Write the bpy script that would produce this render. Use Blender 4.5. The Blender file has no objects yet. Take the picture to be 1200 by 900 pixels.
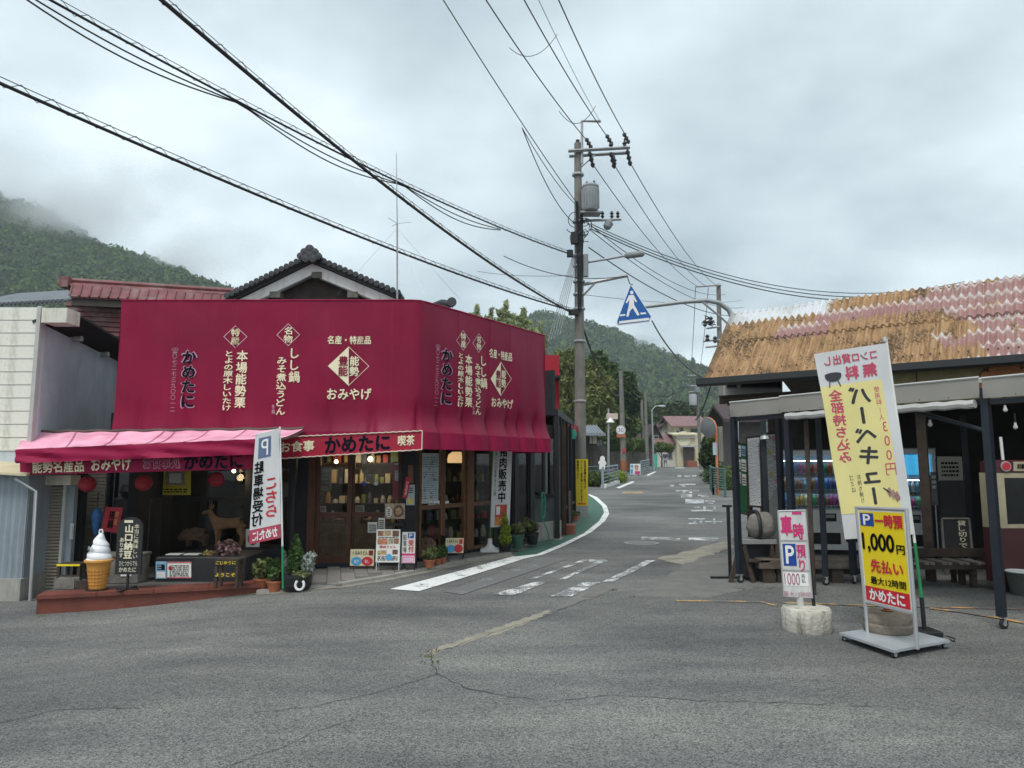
import bpy, bmesh, math, random
import numpy as np
from mathutils import Matrix, Vector, noise

R = math.radians
random.seed(7)
scene = bpy.context.scene
COL = scene.collection

# ------------------------------------------------------------------ camera
F, PT, H = 832.0, math.atan(95 / 832), 1.6          # focal length in photo pixels, pitch, eye height
cd = bpy.data.cameras.new('camera')
cam = bpy.data.objects.new('camera', cd)
COL.objects.link(cam)
cam.location = (0, 0, H)
cam.rotation_euler = (math.pi / 2 + PT, 0, 0)
cd.sensor_width = 36
cd.lens = F / 1200 * 36
cd.clip_start = 0.05
cd.clip_end = 6000
scene.camera = cam

# ------------------------------------------------------------------ overcast sky
SUN_EL, SUN_AZ = R(58), R(205)       # azimuth clockwise from +Y: high, behind the camera to the left
w = bpy.data.worlds.new('World')
scene.world = w
w.use_nodes = True
nt = w.node_tree
nt.nodes.clear()
N = nt.nodes.new
L = nt.links.new
wo = N('ShaderNodeOutputWorld')
bg = N('ShaderNodeBackground')
sky = N('ShaderNodeTexSky')
sky.sky_type = 'NISHITA'
sky.sun_disc = False
sky.sun_elevation = SUN_EL
sky.sun_rotation = SUN_AZ
sky.air_density = 1.0
sky.dust_density = 3.0
tc = N('ShaderNodeTexCoord')
sep = N('ShaderNodeSeparateXYZ')
L(tc.outputs['Generated'], sep.inputs[0])
za = N('ShaderNodeMath'); za.operation = 'ABSOLUTE'; L(sep.outputs['Z'], za.inputs[0])
zb = N('ShaderNodeMath'); zb.operation = 'ADD'; zb.inputs[1].default_value = 0.22; L(za.outputs[0], zb.inputs[0])
cx = N('ShaderNodeMath'); cx.operation = 'DIVIDE'; L(sep.outputs['X'], cx.inputs[0]); L(zb.outputs[0], cx.inputs[1])
cy = N('ShaderNodeMath'); cy.operation = 'DIVIDE'; L(sep.outputs['Y'], cy.inputs[0]); L(zb.outputs[0], cy.inputs[1])
cmb = N('ShaderNodeCombineXYZ'); L(cx.outputs[0], cmb.inputs[0]); L(cy.outputs[0], cmb.inputs[1]); cmb.inputs[2].default_value = 3.9
n1 = N('ShaderNodeTexNoise'); n1.inputs['Scale'].default_value = 0.62; n1.inputs['Detail'].default_value = 5; n1.inputs['Roughness'].default_value = 0.5
L(cmb.outputs[0], n1.inputs['Vector'])
n2 = N('ShaderNodeTexNoise'); n2.inputs['Scale'].default_value = 2.3; n2.inputs['Detail'].default_value = 6; n2.inputs['Roughness'].default_value = 0.55
L(cmb.outputs[0], n2.inputs['Vector'])
nm = N('ShaderNodeMix'); nm.inputs[0].default_value = 0.25
L(n1.outputs['Fac'], nm.inputs[2]); L(n2.outputs['Fac'], nm.inputs[3])
cr = N('ShaderNodeValToRGB')
cr.color_ramp.elements[0].position = 0.37; cr.color_ramp.elements[0].color = (0.29, 0.365, 0.405, 1)
cr.color_ramp.elements[1].position = 0.62; cr.color_ramp.elements[1].color = (0.90, 1.0, 1.04, 1)
L(nm.outputs[0], cr.inputs[0])
skl = N('ShaderNodeMix'); skl.data_type = 'RGBA'; skl.blend_type = 'MULTIPLY'; skl.inputs[0].default_value = 1
skl.inputs[7].default_value = (0.10, 0.10, 0.10, 1)
L(sky.outputs[0], skl.inputs[6])
mx = N('ShaderNodeMix'); mx.data_type = 'RGBA'; mx.inputs[0].default_value = 0.90      # cloud cover over the clear sky
L(skl.outputs[2], mx.inputs[6]); L(cr.outputs[0], mx.inputs[7])
L(mx.outputs[2], bg.inputs[0])
bg.inputs[1].default_value = 1.0
L(bg.outputs[0], wo.inputs[0])

sl = bpy.data.lights.new('sun', 'SUN')
sl.energy = 1.5
sl.angle = R(22)
sl.color = (1.0, 0.985, 0.96)
sun = bpy.data.objects.new('sun', sl)
COL.objects.link(sun)
sd = Vector((math.sin(SUN_AZ) * math.cos(SUN_EL), math.cos(SUN_AZ) * math.cos(SUN_EL), math.sin(SUN_EL)))
sun.rotation_euler = (-sd).to_track_quat('-Z', 'Y').to_euler()
sun.location = sd * 60

scene.view_settings.view_transform = 'Standard'
scene.view_settings.look = 'None'
scene.view_settings.exposure = 0.5
scene.view_settings.gamma = 1.0
scene.render.engine = 'CYCLES'
cy_ = scene.cycles
cy_.use_denoising = True
cy_.max_bounces = 6
cy_.diffuse_bounces = 3
cy_.glossy_bounces = 3
cy_.transparent_max_bounces = 12
cy_.transmission_bounces = 4
cy_.volume_bounces = 4

# ------------------------------------------------------------------ pixels to places
GP = [(-60, 0), (8, 0), (12, 0.01), (20, 0.13), (30, 0.34), (43, 0.62), (60, 1.0), (77, 1.33), (130, 1.8), (900, 2.5)]

def sst(a, b, x):
 t = max(0.0, min(1.0, (x - a) / (b - a)))
 return t * t * (3 - 2 * t)

def gy(y):
 for i in range(len(GP) - 1):
  (y0, z0), (y1, z1) = GP[i], GP[i + 1]
  if y <= y1:
   m0 = (z1 - GP[i - 1][1]) / (y1 - GP[i - 1][0]) if i else 0
   m1 = (GP[i + 2][1] - z0) / (GP[i + 2][0] - y0) if i + 2 < len(GP) else 0
   t = max(0, (y - y0) / (y1 - y0)); h = y1 - y0
   return ((2 * t ** 3 - 3 * t * t + 1) * z0 + (t ** 3 - 2 * t * t + t) * h * m0 + (-2 * t ** 3 + 3 * t * t) * z1 + (t ** 3 - t * t) * h * m1)
 return GP[-1][1]

def gz(x, y):
 return gy(y) - 0.16 * (1 - sst(-5.2, -2.2, x))

def ray(px, py):
 u, v = (px - 600) / F, (450 - py) / F
 c, s = math.cos(PT), math.sin(PT)
 return Vector((u, c - v * s, s + v * c))

def at(px, py, Y):
 d = ray(px, py)
 k = Y / d.y
 return Vector((d.x * k, Y, H + d.z * k))

def G(px, py, lift=0.0):
 d = ray(px, py)
 k = prev = 0.5
 while k < 600:
  if H + d.z * k <= gz(d.x * k, d.y * k) + lift:
   break
  prev = k
  k *= 1.01
 lo, hi = prev, k
 for _ in range(26):
  m = (lo + hi) / 2
  if H + d.z * m > gz(d.x * m, d.y * m) + lift:
   lo = m
  else:
   hi = m
 return Vector((d.x * lo, d.y * lo, H + d.z * lo))

def Fr(x, y, z=0.0, rz=0.0):
 return Matrix.Translation((x, y, z)) @ Matrix.Rotation(rz, 4, 'Z')

def plane_px(px, py, M):
 """pixel -> local (x, z) on the plane y = 0 of the frame M"""
 Mi = M.inverted()
 o = Mi @ Vector((0, 0, H))
 d = Mi.to_3x3() @ ray(px, py)
 k = -o.y / d.y
 p = o + d * k
 return p.x, p.z

# ------------------------------------------------------------------ materials
MATS = {}

def mat(name, col, rough=0.75, var=0.16, scale=6.0, bump=0.0, bscale=40.0, metal=0.0, dirt=None, damt=0.5, dscale=(3, 3, 0.6), spec=0.4,
  trans=0.0, emit=None, estr=0.0, alpha=None, detail=6):
 if name in MATS:
  return MATS[name]
 m = bpy.data.materials.new(name)
 m.use_nodes = True
 t = m.node_tree
 b = t.nodes['Principled BSDF']
 tcn = t.nodes.new('ShaderNodeTexCoord')
 no = t.nodes.new('ShaderNodeTexNoise')
 no.inputs['Scale'].default_value = scale
 no.inputs['Detail'].default_value = detail
 no.inputs['Roughness'].default_value = 0.6
 t.links.new(tcn.outputs['Object'], no.inputs['Vector'])
 ra = t.nodes.new('ShaderNodeValToRGB')
 c = Vector(col)
 lo, hi = c * (1 - var), c * (1 + var)
 ra.color_ramp.elements[0].position = 0.3
 ra.color_ramp.elements[1].position = 0.7
 ra.color_ramp.elements[0].color = (*[max(0, x) for x in lo], 1)
 ra.color_ramp.elements[1].color = (*[min(1, x) for x in hi], 1)
 t.links.new(no.outputs['Fac'], ra.inputs[0])
 out = ra.outputs[0]
 if dirt:
  mp = t.nodes.new('ShaderNodeMapping')
  mp.inputs['Scale'].default_value = dscale
  t.links.new(tcn.outputs['Object'], mp.inputs[0])
  n2 = t.nodes.new('ShaderNodeTexNoise')
  n2.inputs['Scale'].default_value = 1.6
  n2.inputs['Detail'].default_value = 8
  n2.inputs['Roughness'].default_value = 0.68
  t.links.new(mp.outputs[0], n2.inputs['Vector'])
  r2 = t.nodes.new('ShaderNodeValToRGB')
  r2.color_ramp.elements[0].position = 0.5
  r2.color_ramp.elements[1].position = 0.72
  r2.color_ramp.elements[0].color = (0, 0, 0, 1)
  r2.color_ramp.elements[1].color = (damt, damt, damt, 1)
  t.links.new(n2.outputs['Fac'], r2.inputs[0])
  mx2 = t.nodes.new('ShaderNodeMix')
  mx2.data_type = 'RGBA'
  t.links.new(r2.outputs[0], mx2.inputs[0])
  t.links.new(out, mx2.inputs[6])
  mx2.inputs[7].default_value = (*dirt, 1)
  out = mx2.outputs[2]
 t.links.new(out, b.inputs['Base Color'])
 b.inputs['Roughness'].default_value = rough
 b.inputs['Metallic'].default_value = metal
 b.inputs['Specular IOR Level'].default_value = spec
 if trans:
  b.inputs['Transmission Weight'].default_value = trans
 if emit:
  b.inputs['Emission Color'].default_value = (*emit, 1)
  b.inputs['Emission Strength'].default_value = estr
 if bump:
  nb = t.nodes.new('ShaderNodeTexNoise')
  nb.inputs['Scale'].default_value = bscale
  nb.inputs['Detail'].default_value = 5
  t.links.new(tcn.outputs['Object'], nb.inputs['Vector'])
  bp = t.nodes.new('ShaderNodeBump')
  bp.inputs['Strength'].default_value = bump
  bp.inputs['Distance'].default_value = 0.02
  t.links.new(nb.outputs['Fac'], bp.inputs['Height'])
  t.links.new(bp.outputs[0], b.inputs['Normal'])
 MATS[name] = m
 return m

def glass_mat(name='window_glass', tint=(0.90, 0.92, 0.92), refl=1.0):
 if name in MATS:
  return MATS[name]
 m = bpy.data.materials.new(name)
 m.use_nodes = True
 t = m.node_tree
 t.nodes.clear()
 o = t.nodes.new('ShaderNodeOutputMaterial')
 tr = t.nodes.new('ShaderNodeBsdfTransparent'); tr.inputs[0].default_value = (*tint, 1)
 gl = t.nodes.new('ShaderNodeBsdfGlossy'); gl.inputs['Roughness'].default_value = 0.02
 fr = t.nodes.new('ShaderNodeFresnel'); fr.inputs[0].default_value = 1.5
 ml = t.nodes.new('ShaderNodeMath'); ml.operation = 'MULTIPLY'
 ge = t.nodes.new('ShaderNodeNewGeometry')
 fm = t.nodes.new('ShaderNodeMath'); fm.operation = 'MULTIPLY_ADD'; fm.inputs[1].default_value = -refl; fm.inputs[2].default_value = refl
 t.links.new(ge.outputs['Backfacing'], fm.inputs[0])
 t.links.new(fr.outputs[0], ml.inputs[0]); t.links.new(fm.outputs[0], ml.inputs[1])
 mi = t.nodes.new('ShaderNodeMixShader')
 t.links.new(ml.outputs[0], mi.inputs[0]); t.links.new(tr.outputs[0], mi.inputs[1]); t.links.new(gl.outputs[0], mi.inputs[2])
 t.links.new(mi.outputs[0], o.inputs[0])
 MATS[name] = m
 return m

def leaf_mat(name, c1, c2, scale=1.2, rough=0.6):
 if name in MATS:
  return MATS[name]
 m = bpy.data.materials.new(name)
 m.use_nodes = True
 t = m.node_tree
 b = t.nodes['Principled BSDF']
 ge = t.nodes.new('ShaderNodeNewGeometry')
 no = t.nodes.new('ShaderNodeTexNoise'); no.inputs['Scale'].default_value = scale; no.inputs['Detail'].default_value = 4
 t.links.new(ge.outputs['Position'], no.inputs['Vector'])
 ad = t.nodes.new('ShaderNodeMath'); ad.operation = 'MULTIPLY_ADD'; ad.inputs[1].default_value = 0.45;
 t.links.new(ge.outputs['Random Per Island'], ad.inputs[0])
 sb = t.nodes.new('ShaderNodeMath'); sb.operation = 'SUBTRACT'; sb.inputs[1].default_value = 0.22
 t.links.new(no.outputs['Fac'], sb.inputs[0]); t.links.new(sb.outputs[0], ad.inputs[2])
 ra = t.nodes.new('ShaderNodeValToRGB')
 ra.color_ramp.elements[0].position = 0.25; ra.color_ramp.elements[0].color = (*c1, 1)
 ra.color_ramp.elements[1].position = 0.75; ra.color_ramp.elements[1].color = (*c2, 1)
 t.links.new(ad.outputs[0], ra.inputs[0])
 t.links.new(ra.outputs[0], b.inputs['Base Color'])
 b.inputs['Roughness'].default_value = rough
 b.inputs['Specular IOR Level'].default_value = 0.25
 tl = t.nodes.new('ShaderNodeBsdfTranslucent')
 t.links.new(ra.outputs[0], tl.inputs[0])
 mi = t.nodes.new('ShaderNodeMixShader'); mi.inputs[0].default_value = 0.25
 t.links.new(b.outputs[0], mi.inputs[1]); t.links.new(tl.outputs[0], mi.inputs[2])
 t.links.new(mi.outputs[0], t.nodes['Material Output'].inputs[0])
 MATS[name] = m
 return m

# ------------------------------------------------------------------ objects
ROOTM = {}

def thing(name, label, cat, M=None, group=None):
 """an Empty at a thing's base; its parts are built in world coordinates and keep them"""
 o = bpy.data.objects.new(name, None)
 COL.objects.link(o)
 o.empty_display_size = 0.1
 if M is not None:
  o.matrix_basis = M
  ROOTM[o.name] = M.copy()
 o['label'] = label
 o['category'] = cat
 if group:
  o['group'] = group
 return o

def tag(o, label, cat, group=None):
 o['label'] = label
 o['category'] = cat
 if group:
  o['group'] = group
 return o

def put(name, me, m, parent=None, kind=None):
 o = bpy.data.objects.new(name, me)
 COL.objects.link(o)
 if m is not None and not me.materials:
  me.materials.append(m)
 if parent is not None:
  o.parent = parent
  if parent.name in ROOTM:
   o.matrix_parent_inverse = ROOTM[parent.name].inverted()
 if kind:
  o['kind'] = kind
 return o

def copy_tree(o, parent=None, M=None, label=None):
 c = o.copy()
 COL.objects.link(c)
 if M is not None:
  c.matrix_basis = M
 if label:
  c['label'] = label
 if parent is not None:
  mi = o.matrix_parent_inverse.copy()
  c.parent = parent
  c.matrix_parent_inverse = mi
 for ch in list(o.children):
  copy_tree(ch, c)
 return c

class B:
 """collects shapes (local coordinates of the frame M) and links them as one mesh"""

 def __init__(self, M=None):
  self.v, self.f, self.M = [], [], M

 def add(self, vs, fs, M=None):
  n = len(self.v)
  for p in vs:
   p = Vector(p)
   if M is not None:
    p = M @ p
   if self.M is not None:
    p = self.M @ p
   self.v.append(p)
  self.f += [tuple(i + n for i in f) for f in fs]
  return self

 def box(self, x0, x1, y0, y1, z0, z1, M=None):
  vs = [(x0, y0, z0), (x1, y0, z0), (x1, y1, z0), (x0, y1, z0), (x0, y0, z1), (x1, y0, z1), (x1, y1, z1), (x0, y1, z1)]
  return self.add(vs, [(3, 2, 1, 0), (4, 5, 6, 7), (0, 1, 5, 4), (1, 2, 6, 5), (2, 3, 7, 6), (3, 0, 4, 7)], M)

 def cbox(self, x0, x1, y0, y1, z0, z1, c=0.01, M=None):
  """box with chamfered vertical and top edges"""
  rings = []
  for z, i in ((z0, 0), (z1 - c, 0), (z1, c)):
   a0, a1, b0, b1 = x0 + i, x1 - i, y0 + i, y1 - i
   rings.append([(a0 + c, b0, z), (a1 - c, b0, z), (a1, b0 + c, z), (a1, b1 - c, z), (a1 - c, b1, z), (a0 + c, b1, z), (a0, b1 - c, z), (a0, b0 + c, z)])
  vs = sum(rings, [])
  fs = [tuple(range(7, -1, -1)), tuple(range(16, 24))]
  for k in range(2):
   for i in range(8):
    j = (i + 1) % 8
    fs.append((k * 8 + i, k * 8 + j, k * 8 + 8 + j, k * 8 + 8 + i))
  return self.add(vs, fs, M)

 def prism(self, poly, h, axis='z', M=None):
  """poly of (a, b) extruded: axis z -> (a, b, z), axis y -> (a, y, b), axis x -> (x, a, b)"""
  n = len(poly)
  lo, hi = h
  g = {'z': lambda a, b, k: (a, b, k), 'y': lambda a, b, k: (a, k, b), 'x': lambda a, b, k: (k, a, b)}[axis]
  vs = [g(a, b, lo) for a, b in poly] + [g(a, b, hi) for a, b in poly]
  fs = [tuple(range(n))[::-1], tuple(range(n, 2 * n))] + [(i, (i + 1) % n, n + (i + 1) % n, n + i) for i in range(n)]
  return self.add(vs, fs, M)

 def tube(self, pts, r, n=8, cap=True, M=None):
  pts = [Vector(p) for p in pts]
  rs = r if isinstance(r, (list, tuple)) else [r] * len(pts)
  vs, fs = [], []
  up = None
  for i, p in enumerate(pts):
   d = (pts[min(i + 1, len(pts) - 1)] - pts[max(i - 1, 0)])
   d = d.normalized() if d.length > 1e-9 else Vector((0, 0, 1))
   if up is None:
    up = Vector((0, 0, 1)) if abs(d.z) < 0.9 else Vector((1, 0, 0))
   a = d.cross(up)
   if a.length < 1e-6:
    a = d.cross(Vector((0, 1, 0)))
   a.normalize()
   b = a.cross(d).normalized()
   up = b
   for k in range(n):
    t = 2 * math.pi * k / n
    vs.append(p + (a * math.cos(t) + b * math.sin(t)) * rs[i])
  for i in range(len(pts) - 1):
   for k in range(n):
    j = (k + 1) % n
    fs.append((i * n + k, (i + 1) * n + k, (i + 1) * n + j, i * n + j))
  if cap:
   fs.append(tuple(range(n)))
   fs.append(tuple(range((len(pts) - 1) * n, len(pts) * n))[::-1])
  return self.add(vs, fs, M)

 def lathe(self, prof, n=20, M=None, c=(0, 0)):
  vs, fs = [], []
  for r, z in prof:
   for k in range(n):
    t = 2 * math.pi * k / n
    vs.append((c[0] + r * math.cos(t), c[1] + r * math.sin(t), z))
  m = len(prof)
  for i in range(m - 1):
   for k in range(n):
    j = (k + 1) % n
    fs.append((i * n + k, i * n + j, (i + 1) * n + j, (i + 1) * n + k))
  if prof[0][0] > 1e-5:
   fs.append(tuple(range(n))[::-1])
  if prof[-1][0] > 1e-5:
   fs.append(tuple(range((m - 1) * n, m * n)))
  return self.add(vs, fs, M)

 def quad(self, a, b, c, d, M=None):
  return self.add([a, b, c, d], [(0, 1, 2, 3)], M)

 def grid(self, fn, nu, nv, M=None):
  vs = [fn(i / nu, j / nv) for j in range(nv + 1) for i in range(nu + 1)]
  fs = [(j * (nu + 1) + i, j * (nu + 1) + i + 1, (j + 1) * (nu + 1) + i + 1, (j + 1) * (nu + 1) + i) for j in range(nv) for i in range(nu)]
  return self.add(vs, fs, M)

 def mesh(self, name, smooth=False):
  me = bpy.data.meshes.new(name)
  me.from_pydata(self.v, [], self.f)
  me.validate()
  if smooth:
   for p in me.polygons:
    p.use_smooth = True
   try:
    me.set_sharp_from_angle(angle=R(40))
   except Exception:
    pass
  return me

 def build(self, name, m, parent=None, smooth=False, kind=None):
  return put(name, self.mesh(name, smooth), m, parent, kind)

def rot(ax, a, p=(0, 0, 0)):
 p = Vector(p)
 return Matrix.Translation(p) @ Matrix.Rotation(a, 4, ax) @ Matrix.Translation(-p)

TXT = {}

def glyphs(s):
 if s not in TXT:
  c = bpy.data.curves.new('lettering', 'FONT')
  c.body = s
  c.resolution_u = 4 if any(ord(q) < 128 for q in s) else 2
  o = bpy.data.objects.new('lettering', c)
  COL.objects.link(o)
  dg = bpy.context.evaluated_depsgraph_get()
  me = bpy.data.meshes.new_from_object(o.evaluated_get(dg))
  bpy.data.objects.remove(o)
  a = np.empty(len(me.vertices) * 3, 'f')
  me.vertices.foreach_get('co', a)
  TXT[s] = (a.reshape(-1, 3), [tuple(p.vertices) for p in me.polygons])
  bpy.data.meshes.remove(me)
 return TXT[s]

def text(s, x0, x1, z0, z1, m, parent, M, vertical=False, mirror=False, y=-0.004, name='lettering', bold=0.02, depth=0, fn=None):
 """lettering fitted to the rectangle x0..x1, z0..z1 of the plane y = 0 of the frame M, read from -y"""
 if vertical:
  V, fs, n0 = [], [], 0
  for i, ch in enumerate(s):
   ga, gf_ = glyphs('ー' if ch == '｜' else ch)
   q = ga[:, :2].copy()
   if ch in '｜ー':
    q = np.stack([.5 + (q[:, 1] - .37), .37 - (q[:, 0] - .5)], 1)
   q[:, 0] += .5 - (q[:, 0].min() + q[:, 0].max()) / 2
   q[:, 1] -= i * 1.02
   V.append(q)
   fs += [tuple(k + n0 for k in f) for f in gf_]
   n0 += len(q)
  a = np.concatenate(V)
 else:
  a, fs = glyphs(s)
 mn, mxx = a.min(0), a.max(0)
 u = (a[:, 0] - mn[0]) / max(1e-6, mxx[0] - mn[0])
 v = (a[:, 1] - mn[1]) / max(1e-6, mxx[1] - mn[1])
 if mirror:
  u = 1 - u
  fs = [f[::-1] for f in fs]
 X = x0 + u * (x1 - x0)
 Z = z0 + v * (z1 - z0)
 vs, fa = [], []
 sx, sz = (x1 - x0) / max(1e-6, mxx[0] - mn[0]), (z1 - z0) / max(1e-6, mxx[1] - mn[1])
 k = bold * .75
 eye = Vector((0, 0, H))
 for i, (dx, dz) in enumerate([(0, 0)] if bold < .015 else [(-k, 0), (k, 0), (0, -k), (0, k)]):
  n0 = len(vs)
  for a_, c_ in zip(X + dx * sx, Z + dz * sz):
   p = M @ Vector((float(a_), y, float(c_))) if fn is None else fn(float(a_), float(c_))
   vs.append(p + (eye - p).normalized() * (.0005 * i))
  fa += [tuple(q + n0 for q in f) for f in fs]
 me = bpy.data.meshes.new(name)
 me.from_pydata(vs, [], fa)
 return put(name, me, m, parent)

def drape(poly, h, step=0.6):
 """ground polygon (x, y) cut into a grid and laid h above the ground"""
 bm = bmesh.new()
 bm.faces.new([bm.verts.new((p[0], p[1], 0)) for p in poly])
 xs = [p[0] for p in poly]
 ys = [p[1] for p in poly]
 sy = step if max(ys) < 40 else step * 3
 for ax, lo, hi, st in ((0, min(xs), max(xs), step), (1, min(ys), max(ys), sy)):
  k = math.floor(lo / st) + 1
  while k * st < hi:
   co, no = [0, 0, 0], [0, 0, 0]
   co[ax] = k * st
   no[ax] = 1
   bmesh.ops.bisect_plane(bm, geom=bm.verts[:] + bm.edges[:] + bm.faces[:], plane_co=co, plane_no=no)
   k += 1
 for v in bm.verts:
  v.co.z = gz(v.co.x, v.co.y) + h
 bmesh.ops.recalc_face_normals(bm, faces=bm.faces)
 for f in bm.faces:
  if f.normal.z < 0:
   f.normal_flip()
 return bm

def drape_obj(name, polys, h, m, parent=None, kind=None, step=0.6):
 me = bpy.data.meshes.new(name)
 tot = bmesh.new()
 for p in polys:
  b = drape(p, h, step)
  t = bpy.data.meshes.new('t')
  b.to_mesh(t)
  b.free()
  tot.from_mesh(t)
  bpy.data.meshes.remove(t)
 tot.to_mesh(me)
 tot.free()
 return put(name, me, m, parent, kind)

def gpx(pts):
 return [tuple(G(*p)[:2]) for p in pts]

def strip(pts, wd):
 """polyline (x, y) -> list of quads of width wd"""
 P = [Vector(p) for p in pts]
 Lf, Rt = [], []
 for i, p in enumerate(P):
  d = (P[min(i + 1, len(P) - 1)] - P[max(i - 1, 0)]).normalized()
  n = Vector((-d.y, d.x)) * wd / 2
  Lf.append(p + n)
  Rt.append(p - n)
 return [[tuple(Rt[i]), tuple(Rt[i + 1]), tuple(Lf[i + 1]), tuple(Lf[i])] for i in range(len(P) - 1)]

def skin(name, verts, edges, rad, m, parent=None, sub=2, M=None):
 me = bpy.data.meshes.new(name)
 me.from_pydata([(M @ Vector(v)) if M is not None else v for v in verts], edges, [])
 o = put(name, me, m, parent)
 md = o.modifiers.new('skin', 'SKIN')
 md.use_smooth_shade = True
 for i, r in enumerate(rad):
  sv = me.skin_vertices[0].data[i]
  sv.radius = (r, r) if not isinstance(r, tuple) else r
  sv.use_root = (i == 0)
 s = o.modifiers.new('subdivision', 'SUBSURF')
 s.levels = s.render_levels = sub
 return o

def leaf_cloud(blobs, n, size, seed, flat=0.0, hang=0.0, asp=1.8):
 """n leaf clumps (bent quads) through the outer part of the ellipsoids (cx, cy, cz, rx, ry, rz)"""
 g = np.random.default_rng(seed)
 bl = np.array(blobs, float)
 vol = (bl[:, 3] * bl[:, 4] * bl[:, 5]) ** 0.8
 idx = g.choice(len(bl), n, p=vol / vol.sum())
 d = g.normal(size=(n, 3))
 d /= np.linalg.norm(d, axis=1)[:, None]
 r = g.random(n) ** 0.33 * (0.86 + 0.22 * g.random(n))
 c = bl[idx, :3] + d * bl[idx, 3:] * r[:, None]
 a = g.normal(size=(n, 3))
 a[:, 2] *= (1 - flat)
 a[:, 2] -= hang
 a /= np.linalg.norm(a, axis=1)[:, None]
 up = d + g.normal(size=(n, 3)) * 0.7
 b = np.cross(a, up)
 b /= np.linalg.norm(b, axis=1)[:, None] + 1e-9
 nn = np.cross(a, b)
 s = size * (0.55 + 0.9 * g.random(n))
 a *= s[:, None] * asp / 2
 b *= s[:, None] / 2
 nn *= s[:, None] * 0.16
 v = np.stack([c - a, c + b + nn, c + a, c - b + nn], 1).reshape(-1, 3)
 f = (np.arange(n) * 4)[:, None] + np.array([[0, 1, 2, 3]])
 return v, f

def np_mesh(name, v, f, m, parent=None, kind=None, smooth=False):
 me = bpy.data.meshes.new(name)
 k = f.shape[1]
 me.vertices.add(len(v))
 me.vertices.foreach_set('co', np.ascontiguousarray(v, 'f').ravel())
 me.loops.add(f.size)
 me.loops.foreach_set('vertex_index', np.ascontiguousarray(f, 'i').ravel())
 me.polygons.add(len(f))
 me.polygons.foreach_set('loop_start', np.arange(0, f.size, k, dtype='i'))
 me.update(calc_edges=True)
 me.validate()
 if smooth:
  me.polygons.foreach_set('use_smooth', np.ones(len(f), bool))
 return put(name, me, m, parent, kind)

def tree(name, label, base, blobs, n, size, lm, trunk_r=0.12, seed=1, cat='tree', group=None, hang=0.0, asp=1.8, trunk_m=None, limbs=5):
 t = thing(name, label, cat, Matrix.Translation(base), group)
 v, f = leaf_cloud(blobs, n, size, seed, hang=hang, asp=asp)
 np_mesh('crown', v, f, lm, t)
 b = B()
 rnd = random.Random(seed)
 top = Vector(blobs[0][:3])
 b0 = Vector(base) - Vector((0, 0, 0.15))
 mid = b0.lerp(top, 0.5) + Vector((rnd.uniform(-.1, .1), rnd.uniform(-.1, .1), 0)) * (top - b0).length * 0.3
 b.tube([b0, b0.lerp(mid, .5), mid, top], [trunk_r * 1.3, trunk_r, trunk_r * .75, trunk_r * .25], 8)
 for bl in blobs[1:1 + limbs]:
  b.tube([b0.lerp(mid, rnd.uniform(.6, 1)), mid.lerp(Vector(bl[:3]), .5) + Vector((0, 0, -.05)), Vector(bl[:3])], [trunk_r * .5, trunk_r * .35, trunk_r * .12], 6)
 b.build('trunk', trunk_m or mat('bark', (0.09, 0.07, 0.05), 0.9, .3, 12, bump=.6), t, smooth=True)
 return t

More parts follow.
